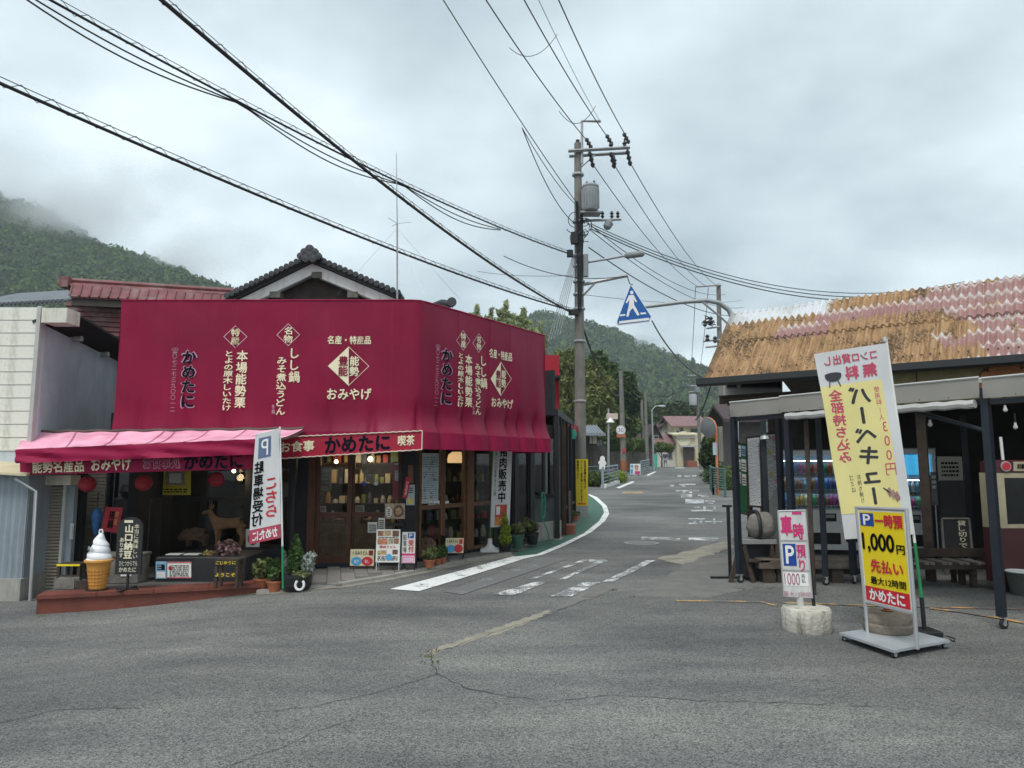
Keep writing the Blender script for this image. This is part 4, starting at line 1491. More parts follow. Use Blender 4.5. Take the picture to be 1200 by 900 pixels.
pb = B(); pb.cbox(-.094, .094, -.294, .294, -.01, .012, .006)
pm = [mat('paver_%d' % i, c_, .9, .16, 7, bump=.3, dirt=(.09, .085, .08), damt=.5, dscale=(2, 2, 2)) for i, c_ in enumerate([(.23, .215, .195), (.20, .19, .175), (.255, .235, .21)])]
pms = []
for m_ in pm:
 me = pb.mesh('paver'); me.materials.append(m_); pms.append(me)
poly_ = edge + inner_[::-1]
rr = random.Random(4)
ang = R(14)
for i in range(-30, 30):
 for j in range(-16, 16):
  lx, ly = i * .192, j * .592 + (.296 if i % 2 else 0)
  x, y = -2.2 + lx * math.cos(ang) - ly * math.sin(ang), 10.6 + lx * math.sin(ang) + ly * math.cos(ang)
  cs = [(x + a * math.cos(ang) - c_ * math.sin(ang), y + a * math.sin(ang) + c_ * math.cos(ang)) for a, c_ in ((-.1, -.26), (.1, -.26), (.1, .26), (-.1, .26))]
  ne = [Vector(p) for p in edge]
  if all(inside(p, poly_) for p in cs) and min((Vector((x, y)) - q).length for q in ne) > .16:
   o = put('paver', pms[rr.randrange(3)], None, pav)
   o.location = (x, y, gz(x, y) + .034 + rr.uniform(-.002, .002))
   o.rotation_euler = (rr.uniform(-.006, .006), rr.uniform(-.006, .006), ang)

# ================================================================== things in front of the souvenir shop
def P(px, py, z=ZT):
 return zpl(px, py, z)

# soft serve figure
p = P(114, 691)
sv = thing('soft_serve_figure', 'large white soft serve cone figure at the edge of the red step', 'figure', Matrix.Translation(p))
s = p.y / F
M_ = Matrix.Translation(p)
WAF = mat('waffle_orange', (.62, .30, .07), .45, .12, 9)
b = B(M_)
prof = [(.085, .0), (.088, .01), (.10, .09), (.113, .18), (.125, .26), (.128, .27), (.14, .325), (.165, .345), (.168, .365), (.15, .375), (.0, .375)]
b.lathe(prof, 28)
co = b.build('cone', WAF, sv, True)
b = B(M_)
for k in range(6):
 z = .03 + k * .042
 r = .088 + (z) * .15 + .003
 b.lathe([(r - .003, z - .004), (r + .003, z), (r - .003, z + .004)], 28)
for k in range(18):
 t = k / 18 * 6.2832
 b.tube([((.089 + z * .15) * math.cos(t), (.089 + z * .15) * math.sin(t), z) for z in (.01, .14, .26)], .003, 4)
b.build('waffle_ribs', mat('waffle_rib', (.50, .22, .045), .5, .1), co, True)
b = B(M_)
nz, nt_ = 90, 40
V = []
for i in range(nz + 1):
 t = i / nz
 z = .36 + .33 * t
 for k in range(nt_):
  th = 6.2832 * k / nt_
  ph = (t * 4.0 + th / 6.2832) % 1.0
  env = .148 * (1 - t) ** .62 + .006
  r = env * (.90 + .12 * math.sin(ph * math.pi) ** .6)
  V.append((r * math.cos(th) + .012 * t * math.cos(t * 12), r * math.sin(th), z))
b.add(V, [(i * nt_ + k, i * nt_ + (k + 1) % nt_, (i + 1) * nt_ + (k + 1) % nt_, (i + 1) * nt_ + k) for i in range(nz) for k in range(nt_)])
tipz = .69
b.lathe([(.05, tipz - .10), (.035, tipz - .03), (.02, tipz), (0, tipz + .006)], 16)
b.tube([(.0, 0, tipz - .02), (-.022, 0, tipz + .01), (-.016, 0, tipz + .04), (.012, 0, tipz + .045), (.024, 0, tipz + .015), (.012, 0, tipz - .02)], .010, 8)
b.build('cream_swirl', mat('glossy_white', (.76, .77, .79), .3, .03), sv, True)
b = B(M_); b.lathe([(.13, -.0), (.13, .012), (.09, .014)], 24)
b.build('base_plate', BLACK, sv)
b = B(M_)
b.tube([(-.07, -.112, .46), (-.05, -.125, .5), (-.07, -.118, .54), (-.085, -.105, .5)], .007, 6).tube([(-.03, -.13, .47), (-.03, -.122, .53), (-.005, -.128, .5)], .006, 6)
b.build('emblem', mat('grey_mark', (.42, .43, .45), .4), sv, True)

# arched black board
pb_ = P(152, 691)
bs = thing('arched_blackboard', 'arched black board with hand-painted white characters beside the soft serve figure', 'sign', Matrix.Translation(pb_))
Y = pb_.y
b = B()
x0, x1 = at(137, 640, Y).x, at(167, 640, Y).x
zt_, zb_ = at(150, 606, Y).z, at(150, 673, Y).z
cxm, hw = (x0 + x1) / 2, (x1 - x0) / 2
poly = [(x0, zb_), (x1, zb_)] + [(cxm + hw * math.cos(t), zt_ - hw * .8 + hw * .8 * math.sin(t)) for t in np.linspace(0, math.pi, 16)]
b.prism(poly, (Y - .015, Y + .015), 'y')
bo = b.build('board', mat('blackboard', (.018, .019, .02), .6, .2), bs)
b = B(); b.box(cxm - .012, cxm + .012, Y - .01, Y + .015, ZT, zb_).box(cxm - .13, cxm + .13, Y - .02, Y + .02, ZT, ZT + .02).box(cxm - .02, cxm + .02, Y - .2, Y + .2, ZT, ZT + .018)
b.build('stand', BLACK, bs)
CHALK = mat('chalk_print', (.72, .66, .50), .8, .1)
Mb = Fr(0, Y - .017)
fx = lambda px: at(px, 640, Y).x
fz = lambda py: at(150, py, Y).z
for s_, a, c_, y0, y1, mm, bo_ in (('山口納豆', 146.5, 156, 615, 654, CHALK, .05), ('本当に美味しい', 157, 163, 614, 654, CHALK, .0), ('あります', 141, 146, 630, 653, CHALK, .02)):
 text(s_, fx(a), fx(c_), fz(y1), fz(y0), mm, bo, Mb, True, bold=bo_)
text('ひとつからでも', fx(142), fx(163), fz(663), fz(657), CHALK, bo, Mb, False, bold=0)
text('かめたに', fx(142), fx(162), fz(670), fz(664.5), CHALK, bo, Mb, False, bold=.02)
b = B(); b.cbox(fx(145), fx(155), Y - .02, Y - .015, fz(612.5), fz(609.5), .001); b.build('printed_shape', CHALK, bo)

# red cloth sign and blue bag hanging behind
Y = 10.1
t = thing('red_cloth_sign', 'tilted red cloth sign hanging behind the arched blackboard', 'sign', Matrix.Translation(at(131, 624, Y)))
pn = Panel('cloth', [at(124, 594, Y), at(144, 595, Y), at(138, 625, Y), at(118.5, 622, Y)], .01, mat('red_cloth', (.34, .02, .035), .7, .15, 6), t)
pn.text('猪鍋', .3, .62, .15, .85, BLACKP, True)
pn.text('特産', .66, .85, .3, .85, mat('gold_print', (.5, .33, .08), .5), True, bold=0)
B().tube([at(122, 640, Y + .02), at(124, 590, Y + .02)], .01, 6).tube([at(122, 640, Y + .02), at(121, 687, Y + .02)], .012, 6).build('pole', BLACK, t)
p = at(113, 612, 10.15)
t = tag(B(Matrix.Translation(p)).lathe([(.02, .2), (.05, .17), (.075, .08), (.06, 0), (.05, -.07), (.028, -.16), (.0, -.2)][::-1], 14).build('folded_umbrella', mat('blue_nylon', (.03, .11, .28), .5, .3, 18, bump=.6, bscale=30), None, True),
  'bunched blue umbrella hanging above the soft serve figure', 'umbrella')
B(Matrix.Translation(p)).tube([(0, 0, .18), (0, 0, .42)], .008, 6).build('handle', BLACK, t)

def lantern(px, py, rpx_, Y, label):
 p = at(px, py, Y)
 r = rpx_ / F * Y
 t = thing('red_lantern', label, 'lantern', Matrix.Translation(p), 'red paper lanterns under the awning')
 pr = []
 for i in range(25):
  a = -1.25 + 2.5 * i / 24
  pr.append((r * math.cos(a) * (1 + .025 * (-1) ** i), r * .95 * math.sin(a)))
 B(Matrix.Translation(p)).lathe(pr, 22).build('paper_body', mat('lantern_red', (.30, .018, .03), .6, .1, 8), t, True)
 B(Matrix.Translation(p)).lathe([(r * .34, r * .9), (r * .34, r * 1.02)], 16).build('ring', BLACK, t)
 B(Matrix.Translation(p)).lathe([(r * .34, -r * 1.02), (r * .34, -r * .9)], 16).build('ring', BLACK, t)
 B(Matrix.Translation(p)).tube([(0, 0, r), (0, 0, r + .2)], .005, 5).build('cord', BLACK, t)

lantern(102.5, 567, 9.5, 9.75, 'dull red paper lantern nearest the roller shutter')
lantern(168.5, 566, 9.5, 9.95, 'red paper lantern above the arched blackboard')
lantern(254, 562, 9.0, 10.2, 'red paper lantern above the deer figure')

# stools with goods, left of the cone
def stool(x, y, z0, wd, dp, h, m, top_m, label, name='stool', rz=0, cat='stool'):
 Mx = Fr(x, y, z0, rz)
 t = thing(name, label, cat, Mx)
 B(Mx).box(-wd / 2, wd / 2, -dp / 2, dp / 2, h - .03, h).build('seat', top_m, t)
 for sx in (-1, 1):
  for sy in (-1, 1):
   B(Mx).box(sx * (wd / 2 - .02) - .018, sx * (wd / 2 - .02) + .018, sy * (dp / 2 - .02) - .018, sy * (dp / 2 - .02) + .018, 0, h - .031).build('leg', m, t)
 B(Mx).box(-wd / 2 + .04, wd / 2 - .04, -dp / 2 + .008, -dp / 2 + .032, h * .38, h * .38 + .03).build('stretcher', m, t)
 return t, Mx

p = P(82, 686)
t, Mx = stool(p.x, p.y + .05, ZT, .30, .22, .28, OLDWOOD, OLDWOOD, 'weathered wooden stool edged yellow between shutter and cone figure')
B(Mx).box(-.15, .15, -.118, -.112, .252, .276).build('yellow_edge', YELP, t)
p = P(128, 688)
t = thing('leaning_crate', 'grey weathered crate with white price papers behind the cone figure', 'crate', Matrix.Translation(p + Vector((0, .3, 0))))
Mx = Matrix.Translation(p + Vector((0, .3, 0)))
B(Mx).cbox(-.35, .2, 0, .3, 0, .34, .01).build('box', GREYW, t)
B(Mx).box(-.36, .21, -.02, .32, .341, .37).build('lid_board', GREYW, t)
B(Mx).box(-.02, .12, -.012, -.003, .09, .3).build('paper', PAPER, t)
B(Mx).box(-.3, -.18, -.012, -.003, .04, .16).build('paper', PAPER, t)
# dark appliance and pipes in the recess
p = at(150, 640, 11.0)
t = thing('black_stove', 'dark machine with bent pipe standing in the shop recess', 'machine', Matrix.Translation((p.x, 11.0, ZT)))
B().cbox(p.x - .28, p.x + .3, 11.0, 11.4, ZT, 1.1, .02).build('body', mat('soot_metal', (.03, .03, .032), .5, .3), t)
B().lathe([(.2, 1.11), (.24, 1.2), (.2, 1.3), (.06, 1.34)], 16, c=(p.x, 11.15)).build('hopper', PLASTICB, t, True)
B().tube([(p.x + .1, 11.1, 1.3), (p.x + .12, 11.1, 1.55), (p.x + .2, 11.05, 1.48), (p.x + .21, 11.05, 1.0)], .03, 10).build('pipe', mat('dull_pipe', (.4, .4, .38), .5, .1, metal=.5), t, True)
B().box(p.x + .05, p.x + .18, 10.985, 10.995, .95, 1.1).build('notice', PAPER, t)
# narrow shutter and posts in the recess
for a, c_, Y, m_, nm in ((87, 96, 10.15, BLACK, 'post'), (123, 127, 10.9, BLACK, 'post'), (341, 345, 10.9, BLACK, 'post')):
 B().box(at(a, 600, Y).x, at(c_, 600, Y).x, Y, Y + .1, -.1, 1.95 if a < 90 else 2.4).build(nm, m_, shop)
b = B()
xa_, xb_ = at(99, 600, 10.95).x, at(122, 600, 10.95).x
for k in range(30):
 z0 = ZT + 1.55 * k / 30
 b.prism([(10.96, z0), (10.945, z0 + .008), (10.945, z0 + .043), (10.96, z0 + .05)], (xa_, xb_), 'x')
b.build('shutter_curtain', MATS['shutter_steel'], shop)
B().box(xa_ - .02, at(131, 600, 10.95).x, 10.9, 11.0, 1.62, 2.1).build('header_panel', mat('cream_panel', (.42, .40, .34), .7, .1), shop)
# glazed shop front in the recess
Yg = 11.75
xs_ = [at(q, 600, Yg).x for q in (133, 185, 238, 290, 341)]
for i in range(4):
 d = B()
 a, c_ = xs_[i], xs_[i + 1]
 d.box(a, a + .05, Yg - .02, Yg + .02, .06, 2.4).box(c_ - .05, c_, Yg - .02, Yg + .02, .06, 2.4)
 d.box(a + .05, c_ - .05, Yg - .018, Yg + .018, .06, .14).box(a + .05, c_ - .05, Yg - .018, Yg + .018, 1.02, 1.08).box(a + .05, c_ - .05, Yg - .018, Yg + .018, 2.3, 2.4)
 do = d.build('window', BLACK, shop)
 B().box(a + .045, c_ - .045, Yg - .003, Yg + .003, .14, 1.02).build('pane', GLASS, do)
 B().box(a + .045, c_ - .045, Yg - .003, Yg + .003, 1.08, 2.3).build('pane', GLASS, do)
b = B(); b.prism([(-5.5, 14.9), (-5.5, 15), (-.5, 15), (-.5, 14.9)], (0, 2.4))

# yellow framed poster
t = thing('yellow_poster', 'yellow framed poster hanging between two red lanterns', 'poster', Matrix.Translation(at(205, 580, 11.4)))
pn = Panel('sheet', px4(188, 552, 223, 580, 11.4), .01, mat('poster_yellow', (.58, .48, .05), .6, .08), t)
pn.rect(.18, .82, .42, .98, mat('poster_picture', (.30, .27, .20), .6, .5, 30), .004)
pn.rect(.3, .7, .5, .9, PAPER, .006)
pn.scribble(.12, .9, .1, .3, 2, BLACKP, 3)

# display table with notices
Yt = P(235, 681).y
ztt = at(235, 653, Yt).z
t = thing('display_table', 'black display chest with two white notices in front of the boar', 'table', Fr(at(235, 680, Yt).x, Yt, ZT))
xa_, xb_ = at(181.5, 665, Yt).x, at(288, 665, Yt).x
B().cbox(xa_, xb_, Yt, Yt + .85, ZT, ztt, .012).build('chest', mat('chest_black', (.02, .02, .022), .45, .3), t)
pn = Panel('notice', px4(182.5, 658, 195, 678, Yt - .012), .006, mat('notice_blue', (.25, .42, .58), .6, .2, 20), t)
pn.rect(.1, .9, .05, .4, PAPER, .003); pn.scribble(.15, .85, .5, .9, 3, BLACKP, 2); pn.rect(.55, .85, .55, .8, NAVY, .006)
pn = Panel('notice', px4(196, 658.5, 224, 677.5, Yt - .012), .006, PAPER, t)
pn.scribble(.1, .9, .12, .86, 6, BLACKP, 5, fill=.45)
for q in (.0, .93):
 pn.rect(0, 1, q, q + .07, mat('pink_dots', (.6, .12, .18), .6, .5, 60), .003)
pn.disc(.13, .62, .08, .12, REDP)
for px, py in ((205, 655), (226, 654)):
 p = at(px, py, Yt + .3)
 B().box(p.x - .1, p.x + .1, p.y - .07, p.y + .07, ztt + .001, ztt + .012).build('leaflets', PAPER, t)
for i, (px, w_, h_, m_, lb) in enumerate(((75, .26, .13, GREYW, 'low grey crate under the yellow-edged stool, left'), (98, .2, .1, OLDWOOD, 'low brown crate between the stool and the cone figure'))):
 p = P(px, 690)
 o = thing('low_crate', lb, 'crate', Matrix.Translation(p))
 for k in range(2):
  B(Matrix.Translation(p)).cbox(-w_ / 2, w_ / 2, .1 * k - .01, .1 * k + .01, .0, h_, .003).build('side_board', m_, o)
 B(Matrix.Translation(p)).box(-w_ / 2, w_ / 2, .011, .089, .0, .02).build('bottom_board', m_, o)
# little folding stand with yellow words
p = P(264, 689.5)
t, Mx = stool(p.x, p.y + .1, ZT - .004, .30, .2, .36, OLDWOOD, OLDWOOD, 'small brown stand with yellow handwriting before the display chest', 'sign_stand', cat='sign')
YH = mat('yellow_writing', (.72, .55, .03), .7)
for z0_, s_ in ((.30, 'ごじゆうに'), (.15, 'ようこそ')):
 B(Mx).box(-.14, .14, -.105, -.095, z0_ - .01, z0_ + .05).build('slat', OLDWOOD, t)
 text(s_, -.13, .12, z0_, z0_ + .042, YH, t, Mx @ Matrix.Translation((0, -.107, 0)), bold=.02)
# dried flowers and a small yellow bundle on the chest
def clump(name, label, cat, c, rad, n, size, m, seed, group=None):
 v, f = leaf_cloud([(c.x, c.y, c.z + rad[2] * .85, *rad)], n, size, seed, asp=1.4)
 return tag(np_mesh(name, v, f, m), label, cat, group)

clump('dried_flowers', 'bunch of dried pinkish flowers lying on the black chest', 'flowers', at(267, 652, Yt + .25), (.17, .12, .12), 420, .045, leaf_mat('dry_petals', (.10, .05, .05), (.42, .26, .24), 20), 5)
clump('straw_bundle', 'small straw-yellow bundle left of the dried flowers', 'bundle', at(244, 653, Yt + .25), (.08, .07, .045), 120, .04, leaf_mat('straw', (.25, .18, .06), (.5, .4, .15), 20), 6)
# goods cart on the right of the table
t = thing('white_cooler', 'white box with a round picture behind the mirrored parking banner', 'box', Matrix.Translation(P(297, 668)))
p = P(297, 668)
B().cbox(p.x - .12, p.x + .14, p.y + .3, p.y + .6, ZT, .34, .01).build('box', WHITEP, t)
pn = Panel('picture', px4(288, 620, 304, 649, p.y + .32), .01, PAPER, t)
pn.disc(.5, .6, .34, .26, mat('photo_brown', (.12, .07, .05), .5, .5, 40)); pn.disc(.5, .6, .22, .15, mat('photo_pale', (.45, .3, .24), .5, .4, 40), .006)
B().box(p.x - .1, p.x - .06, p.y + .34, p.y + .38, .34, 1.0).build('post', BLACK, t)

# deer and young boar on a platform
FUR = mat('deer_fur', (.21, .115, .055), .85, .2, 9, bump=.3, bscale=120)
BFUR = mat('boar_fur', (.085, .052, .032), .9, .4, 14, bump=.4, bscale=90)
pz = .36
t = tag(B().cbox(-4.75, -3.45, 10.85, 11.4, ZT, pz, .01).build('platform', BLACK, None), 'low black platform carrying the deer and boar figures', 'platform')
o = at(266, 641, 11.0)
Md = Fr(o.x, 11.0, pz)
dv = [(.12, 0, .36), (0, 0, .355), (-.14, 0, .355), (-.22, 0, .41), (-.27, 0, .50), (-.285, 0, .545), (-.345, 0, .525), (-.40, 0, .505), (.22, 0, .37), (.27, 0, .33)]
de = [(0, 1), (1, 2), (2, 3), (3, 4), (4, 5), (5, 6), (6, 7), (0, 8), (8, 9)]
dr = [.085, .08, .085, .06, .042, .045, .036, .018, .06, .012]
def addleg(vs, es, rs, root, pts, rad):
 k = len(vs)
 vs += pts; rs += rad
 es.append((root, k))
 es += [(k + i, k + i + 1) for i in range(len(pts) - 1)]
for y in (-.045, .045):
 addleg(dv, de, dr, 2, [(-.15, y, .27), (-.145, y, .15), (-.15, y, .05), (-.165, y, .012)], [.045, .022, .015, .018])
 addleg(dv, de, dr, 8, [(.185, y, .26), (.235, y, .17), (.215, y, .06), (.20, y, .012)], [.055, .026, .016, .018])
dt = thing('deer_figure', 'brown stuffed deer with raised head behind the shop window line', 'deer', Md)
skin('body', dv, de, dr, FUR, dt, M=Md)
for y in (-1, 1):
 skin('ear', [(-.275, .03 * y, .57), (-.265, .065 * y, .61), (-.26, .085 * y, .645)], [(0, 1), (1, 2)], [(.014, .018), (.012, .026), .004], FUR, dt, 1, Md)
 B(Md).tube([(-.285, .022 * y, .58), (-.275, .035 * y, .65), (-.285, .04 * y, .71)], [.008, .006, .003], 6).build('antler', GREYW, dt, True)
 B(Md).lathe([(0, -.008), (.008, 0), (0, .008)], 8, M=Matrix.Translation((-.325, .036 * y, .54))).build('eye', BLACK, dt)
o = at(229, 642, 11.0)
Md = Fr(o.x, 10.98, pz)
dv = [(.06, 0, .19), (-.06, 0, .20), (-.15, 0, .185), (-.21, 0, .15), (-.265, 0, .115), (.15, 0, .185), (.2, 0, .16)]
de = [(0, 1), (1, 2), (2, 3), (3, 4), (0, 5), (5, 6)]
dr = [.10, .10, .085, .062, .026, .085, .02]
for y in (-.05, .05):
 addleg(dv, de, dr, 1, [(-.09, y, .11), (-.088, y, .05), (-.095, y, .012)], [.04, .022, .02])
 addleg(dv, de, dr, 5, [(.13, y, .11), (.155, y, .06), (.145, y, .012)], [.045, .022, .02])
dt = thing('boar_figure', 'dark young boar figure standing left of the deer', 'boar', Md)
skin('body', dv, de, dr, BFUR, dt, M=Md)
for y in (-1, 1):
 skin('ear', [(-.17, .04 * y, .23), (-.16, .055 * y, .265), (-.155, .06 * y, .285)], [(0, 1), (1, 2)], [.018, .016, .004], BFUR, dt, 1, Md)

# ---------------------------------------------------------------- nobori banners
def cloth(name, TL, TR, BR, BL, m, parent, amp=.012, fr=9.0, nu=28, nv=60, fold=0.0):
 """hanging cloth; returns object and a mapping (u, v, off)"""
 TL, TR, BR, BL = map(Vector, (TL, TR, BR, BL))
 n = (TR - TL).cross(TL - BL).normalized()
 if n.dot(Vector((0, 0, H)) - TL) < 0:
  n = -n

 def fn(u, v, off=0.0):
  p = TL.lerp(TR, u).lerp(BL.lerp(BR, u), 1 - v)
  w_ = amp * (math.sin(u * fr + v * 5) * .6 + math.sin(v * 11 + u * 3) * .5 + math.sin(u * 17 - v * 7) * .18) * (.4 + .6 * abs(u - .5) * 2) + fold * math.sin(u * 3.1416) * (1 - v)
  return p + n * (w_ + off)
 b = B(); b.grid(lambda u, v: fn(u, v), nu, nv)
 return b.build(name, m, parent, True), fn

def ctext(s, u0, u1, v0, v1, m, parent, fn, vertical=True, mirror=False, bold=.03, off=.005):
 return text(s, u0, u1, v0, v1, m, parent, None, vertical, mirror, bold=bold, fn=lambda X, Z: fn(X, Z, off))

def cquad(u0, u1, v0, v1, m, parent, fn, off=.003, n=10):
 b = B(); b.grid(lambda u, v: fn(u0 + (u1 - u0) * u, v0 + (v1 - v0) * v, off), n, n)
 return b.build('printed_shape', m, parent, True)

CLW = mat('banner_white', (.58, .58, .58), .8, .05, 2)
# mirrored parking banner in front of the souvenir shop
Yb = 9.12
t = thing('parking_banner', 'white mirrored parking banner on a green pole over the potted plants', 'banner', Fr(at(329, 690, Yb).x, Yb, ZT - .1))
TL, TR, BR, BL = at(299, 509, Yb), at(327, 503, Yb), at(329, 630, Yb), at(292, 638, Yb)
ob, fn = cloth('cloth', TL, TR, BR, BL, CLW, t, .014)
cquad(.16, .66, .765, .955, mat('faded_blue_print', (.11, .15, .27), .6), ob, fn)
ctext('P', .28, .56, .785, .935, WHITEPR, ob, fn, False, True, .0, .008)
ctext('駐車場受付', .05, .40, .155, .74, BLACKP, ob, fn, True, True, .035)
ctext('こちら', .5, .88, .21, .56, REDP, ob, fn, True, True, .03)
cquad(0, 1, 0, .125, mat('faded_red_print', (.40, .05, .09), .6), ob, fn)
ctext('かめたに', .12, .9, .02, .105, WHITEPR, ob, fn, False, True, .04, .008)
B().tube([at(328, 500, Yb + .02), at(331, 640, Yb + .02)], .012, 8).build('pole_upper', WHITEP, t, True)
B().tube([at(331, 640, Yb + .02), at(331.5, 690, Yb + .02)], .013, 8).build('pole_lower', mat('green_pole', (.02, .22, .08), .5), t, True)
B().tube([at(297, 510, Yb + .01), at(329, 502, Yb + .01)], .006, 6).build('cross_rod', WHITEP, t)

# boar meat banner on the road side with a white water-tank base
pb_ = G(574, 648)
Yb = pb_.y
t = thing('boar_meat_banner', 'white vertical banner with black characters on a white tank base by the window', 'banner', Matrix.Translation(pb_))
TL, TR, BR, BL = at(578.5, 522, Yb), at(600.5, 522, Yb), at(597, 617, Yb), at(574.5, 618, Yb)
ob, fn = cloth('cloth', TL, TR, BR, BL, CLW, t, .010)
ctext('猪肉販売中', .34, .74, .30, .99, BLACKP, ob, fn, True, False, .04)
ctext('大阪とよの能勢ぼたん鍋', .10, .22, .38, .98, BLACKP, ob, fn, True, False, 0)
cquad(.22, .84, .02, .27, mat('food_photo', (.42, .05, .035), .5, .7, 22), ob, fn)
cquad(.22, .7, .02, .12, mat('food_photo_orange', (.6, .22, .04), .5, .5, 30), ob, fn, .006)
cquad(.28, .48, .15, .25, PAPER, ob, fn, .006)
B().tube([at(577.5, 516, Yb + .02), at(574, 640, Yb + .02)], .012, 8).build('pole', mat('green_pole', (.02, .22, .08), .5), t, True)
b = B(Matrix.Translation(pb_))
b.cbox(-.17, .17, -.15, .15, .0, .09, .02).lathe([(.12, .09), (.07, .13), (.045, .16), (.04, .25), (.03, .255)], 16)
b.build('tank_base', WHITEP, t, True)

# ---------------------------------------------------------------- menu boards at the doors
def A_board(name, label, px0, py0, px1, py1, foot, m, Yo=None, legm=None, th=.02, cat='sign', lean=.05, group=None):
 p = G((px0 + px1) / 2, foot, .045)
 Y = p.y if Yo is None else Yo
 t = thing(name, label, cat, Matrix.Translation((p.x, Y, p.z)), group)
 c4 = px4(px0, py0, px1, py1, Y)
 c4[0].y += lean; c4[1].y += lean
 pn = Panel('board', c4, th, m, t)
 zf = p.z - .002
 for i, u in enumerate((.03, .97)):
  a = pn.p(u, 0, -.012)
  B().tube([pn.p(u, 1, -th - .004), pn.p(u, .5, -th - .004), Vector((a.x, a.y, zf))], .011, 6).build('leg', legm or ALU, t)
  B().tube([pn.p(u, .95, -th - .015), Vector((a.x, a.y + .22, zf))], .009, 6).build('back_leg', legm or ALU, t)
 return t, pn

CREAMB = mat('cream_board', (.70, .63, .40), .6, .05)
t, pn = A_board('noodle_menu_board', 'cream menu board with a blue and a red circle by the sliding door', 410, 644, 438, 663, 667, CREAMB, legm=OLDWOOD)
pn.disc(.27, .27, .23, .26, SKYB); pn.disc(.72, .27, .24, .27, REDP)
pn.text('くるみうどん', .1, .72, .66, .88, BLACKP); pn.rect(.77, .95, .62, .92, mat('dark_red', (.2, .02, .02), .6))
pn.text('あり', .18, .36, .16, .36, WHITEPR, off=.008); pn.text('なし', .62, .8, .16, .36, WHITEPR, off=.008)
t, pn = A_board('tall_menu_board', 'tall white menu board with dish photos on steel legs', 440, 621, 468, 659, 669, PAPER, lean=.09)
ph = [mat('dish_photo_%d' % i, c_, .5, .6, 35) for i, c_ in enumerate([(.30, .12, .06), (.42, .30, .15), (.16, .07, .05), (.5, .2, .12), (.35, .33, .25)])]
r_ = random.Random(3)
for i, (u0, u1, v0, v1) in enumerate([(.06, .3, .8, .95), (.34, .62, .8, .96), (.68, .95, .78, .96), (.06, .48, .54, .72), (.52, .72, .56, .72), (.75, .95, .56, .72), (.08, .45, .22, .36), (.7, .92, .24, .38)]):
 pn.rect(u0, u1, v0, v1, ph[i % 5], .004)
pn.disc(.56, .15, .13, .1, SKYB, .006); pn.text('猪肉うどん', .15, .85, .43, .50, REDP); pn.scribble(.08, .92, .06, .2, 3, BLACKP, 4); pn.scribble(.1, .9, .74, .78, 1, BLACKP, 9)
t, pn = A_board('parking_reception_board', 'narrow parking reception board, blue P over red characters and pink strip', 470.5, 624, 486, 660, 668, PAPER, legm=BLACK, lean=.07)
pn.rect(.45, .9, .80, .97, BLUEP, .003); pn.text('P', .56, .78, .82, .95, WHITEPR, bold=.0, off=.006)
pn.text('受付', .5, .9, .36, .74, REDP, True); pn.text('駐車場', .1, .36, .34, .92, BLACKP, True, bold=0)
pn.rect(0, 1, .24, .31, MAGP, .003); pn.rect(.06, .94, .01, .21, mat('pink_sheet', (.70, .25, .42), .6), .003); pn.scribble(.12, .88, .05, .18, 2, WHITEPR, 2, .006)
t, pn = A_board('easel_menu_board', 'black easel with a tilted noodle poster beyond the flower pots', 522, 631, 543, 648, 655, CREAMB, legm=BLACK, lean=.06)
pn.disc(.3, .28, .25, .26, SKYB); pn.disc(.72, .3, .25, .28, REDP); pn.text('くるみうどん', .08, .7, .68, .9, BLACKP); pn.rect(.76, .95, .6, .92, REDP)
c4 = [pn.c[0] + Vector((-.0, .03, .03)), pn.c[3] + Vector((-.02, .03, -.08)), pn.c[3] + Vector((-.2, .35, -.1)), pn.c[0] + Vector((-.1, .2, .03))]
B().add([c4[0], c4[1], c4[2], c4[3]], [(0, 1, 2, 3)]).build('side_flap', BLACK, t)
# smaller notices about the corner pillar
def notice(name, label, x0, y0, x1, y1, Y, m, cat='poster', th=.012, tilt=0):
 c4 = px4(x0, y0, x1, y1, Y)
 if tilt:
  c_ = (c4[0] + c4[2]) / 2
  c4 = [rot('Y', tilt, c_) @ q for q in c4]
 t = thing(name, label, cat, Matrix.Translation((c4[0] + c4[2]) / 2))
 return t, Panel('sheet', c4, th, m, t)

YP = YW - .20
t, pn = notice('dish_sign', 'framed food photo sign fixed low on the corner pillar', 451, 590, 474.5, 608, YP, mat('dish_board', (.40, .31, .22), .6, .4, 18))
pn.disc(.2, .45, .16, .36, PAPER); pn.disc(.68, .5, .26, .4, ph[2]); pn.disc(.68, .5, .16, .25, ph[1], .006); pn.scribble(.14, .26, .2, .7, 4, BLACKP, 2)
B().box(at(455, 612, YP).x, at(474, 612, YP).x, YP - .06, YP + .1, at(455, 616, YP).z, at(455, 613, YP).z).build('ledge', BLACK, t)
t, pn = notice('speckled_notice', 'small square notice standing over the noodle menu board', 431, 612, 442, 624, YP - .05, PAPER)
pn.scribble(.1, .9, .12, .85, 4, BLACKP, 8)
t, pn = notice('narrow_notice', 'narrow upright notice between the square notice and food photo sign', 443.5, 607, 451, 621, YP - .04, PAPER)
pn.scribble(.15, .85, .1, .9, 5, BLACKP, 9)
t, pn = notice('red_pennant', 'tilted red pennant with white writing hanging on the corner pillar', 473.5, 559, 479.5, 584, YP, mat('pennant_red', (.45, .02, .04), .6, .1), 'banner', tilt=.18)
pn.text('いただき', .3, .75, .15, .8, WHITEPR, True)
t, pn = notice('beer_poster', 'small pale poster with a yellow drink on the corner pillar', 476, 568, 486, 592, YP + .02, mat('pale_poster', (.38, .42, .44), .6, .2, 12))
pn.rect(.2, .75, .06, .32, mat('beer_yellow', (.6, .45, .08), .4, .2, 20)); pn.scribble(.15, .85, .6, .9, 3, NAVY, 3)
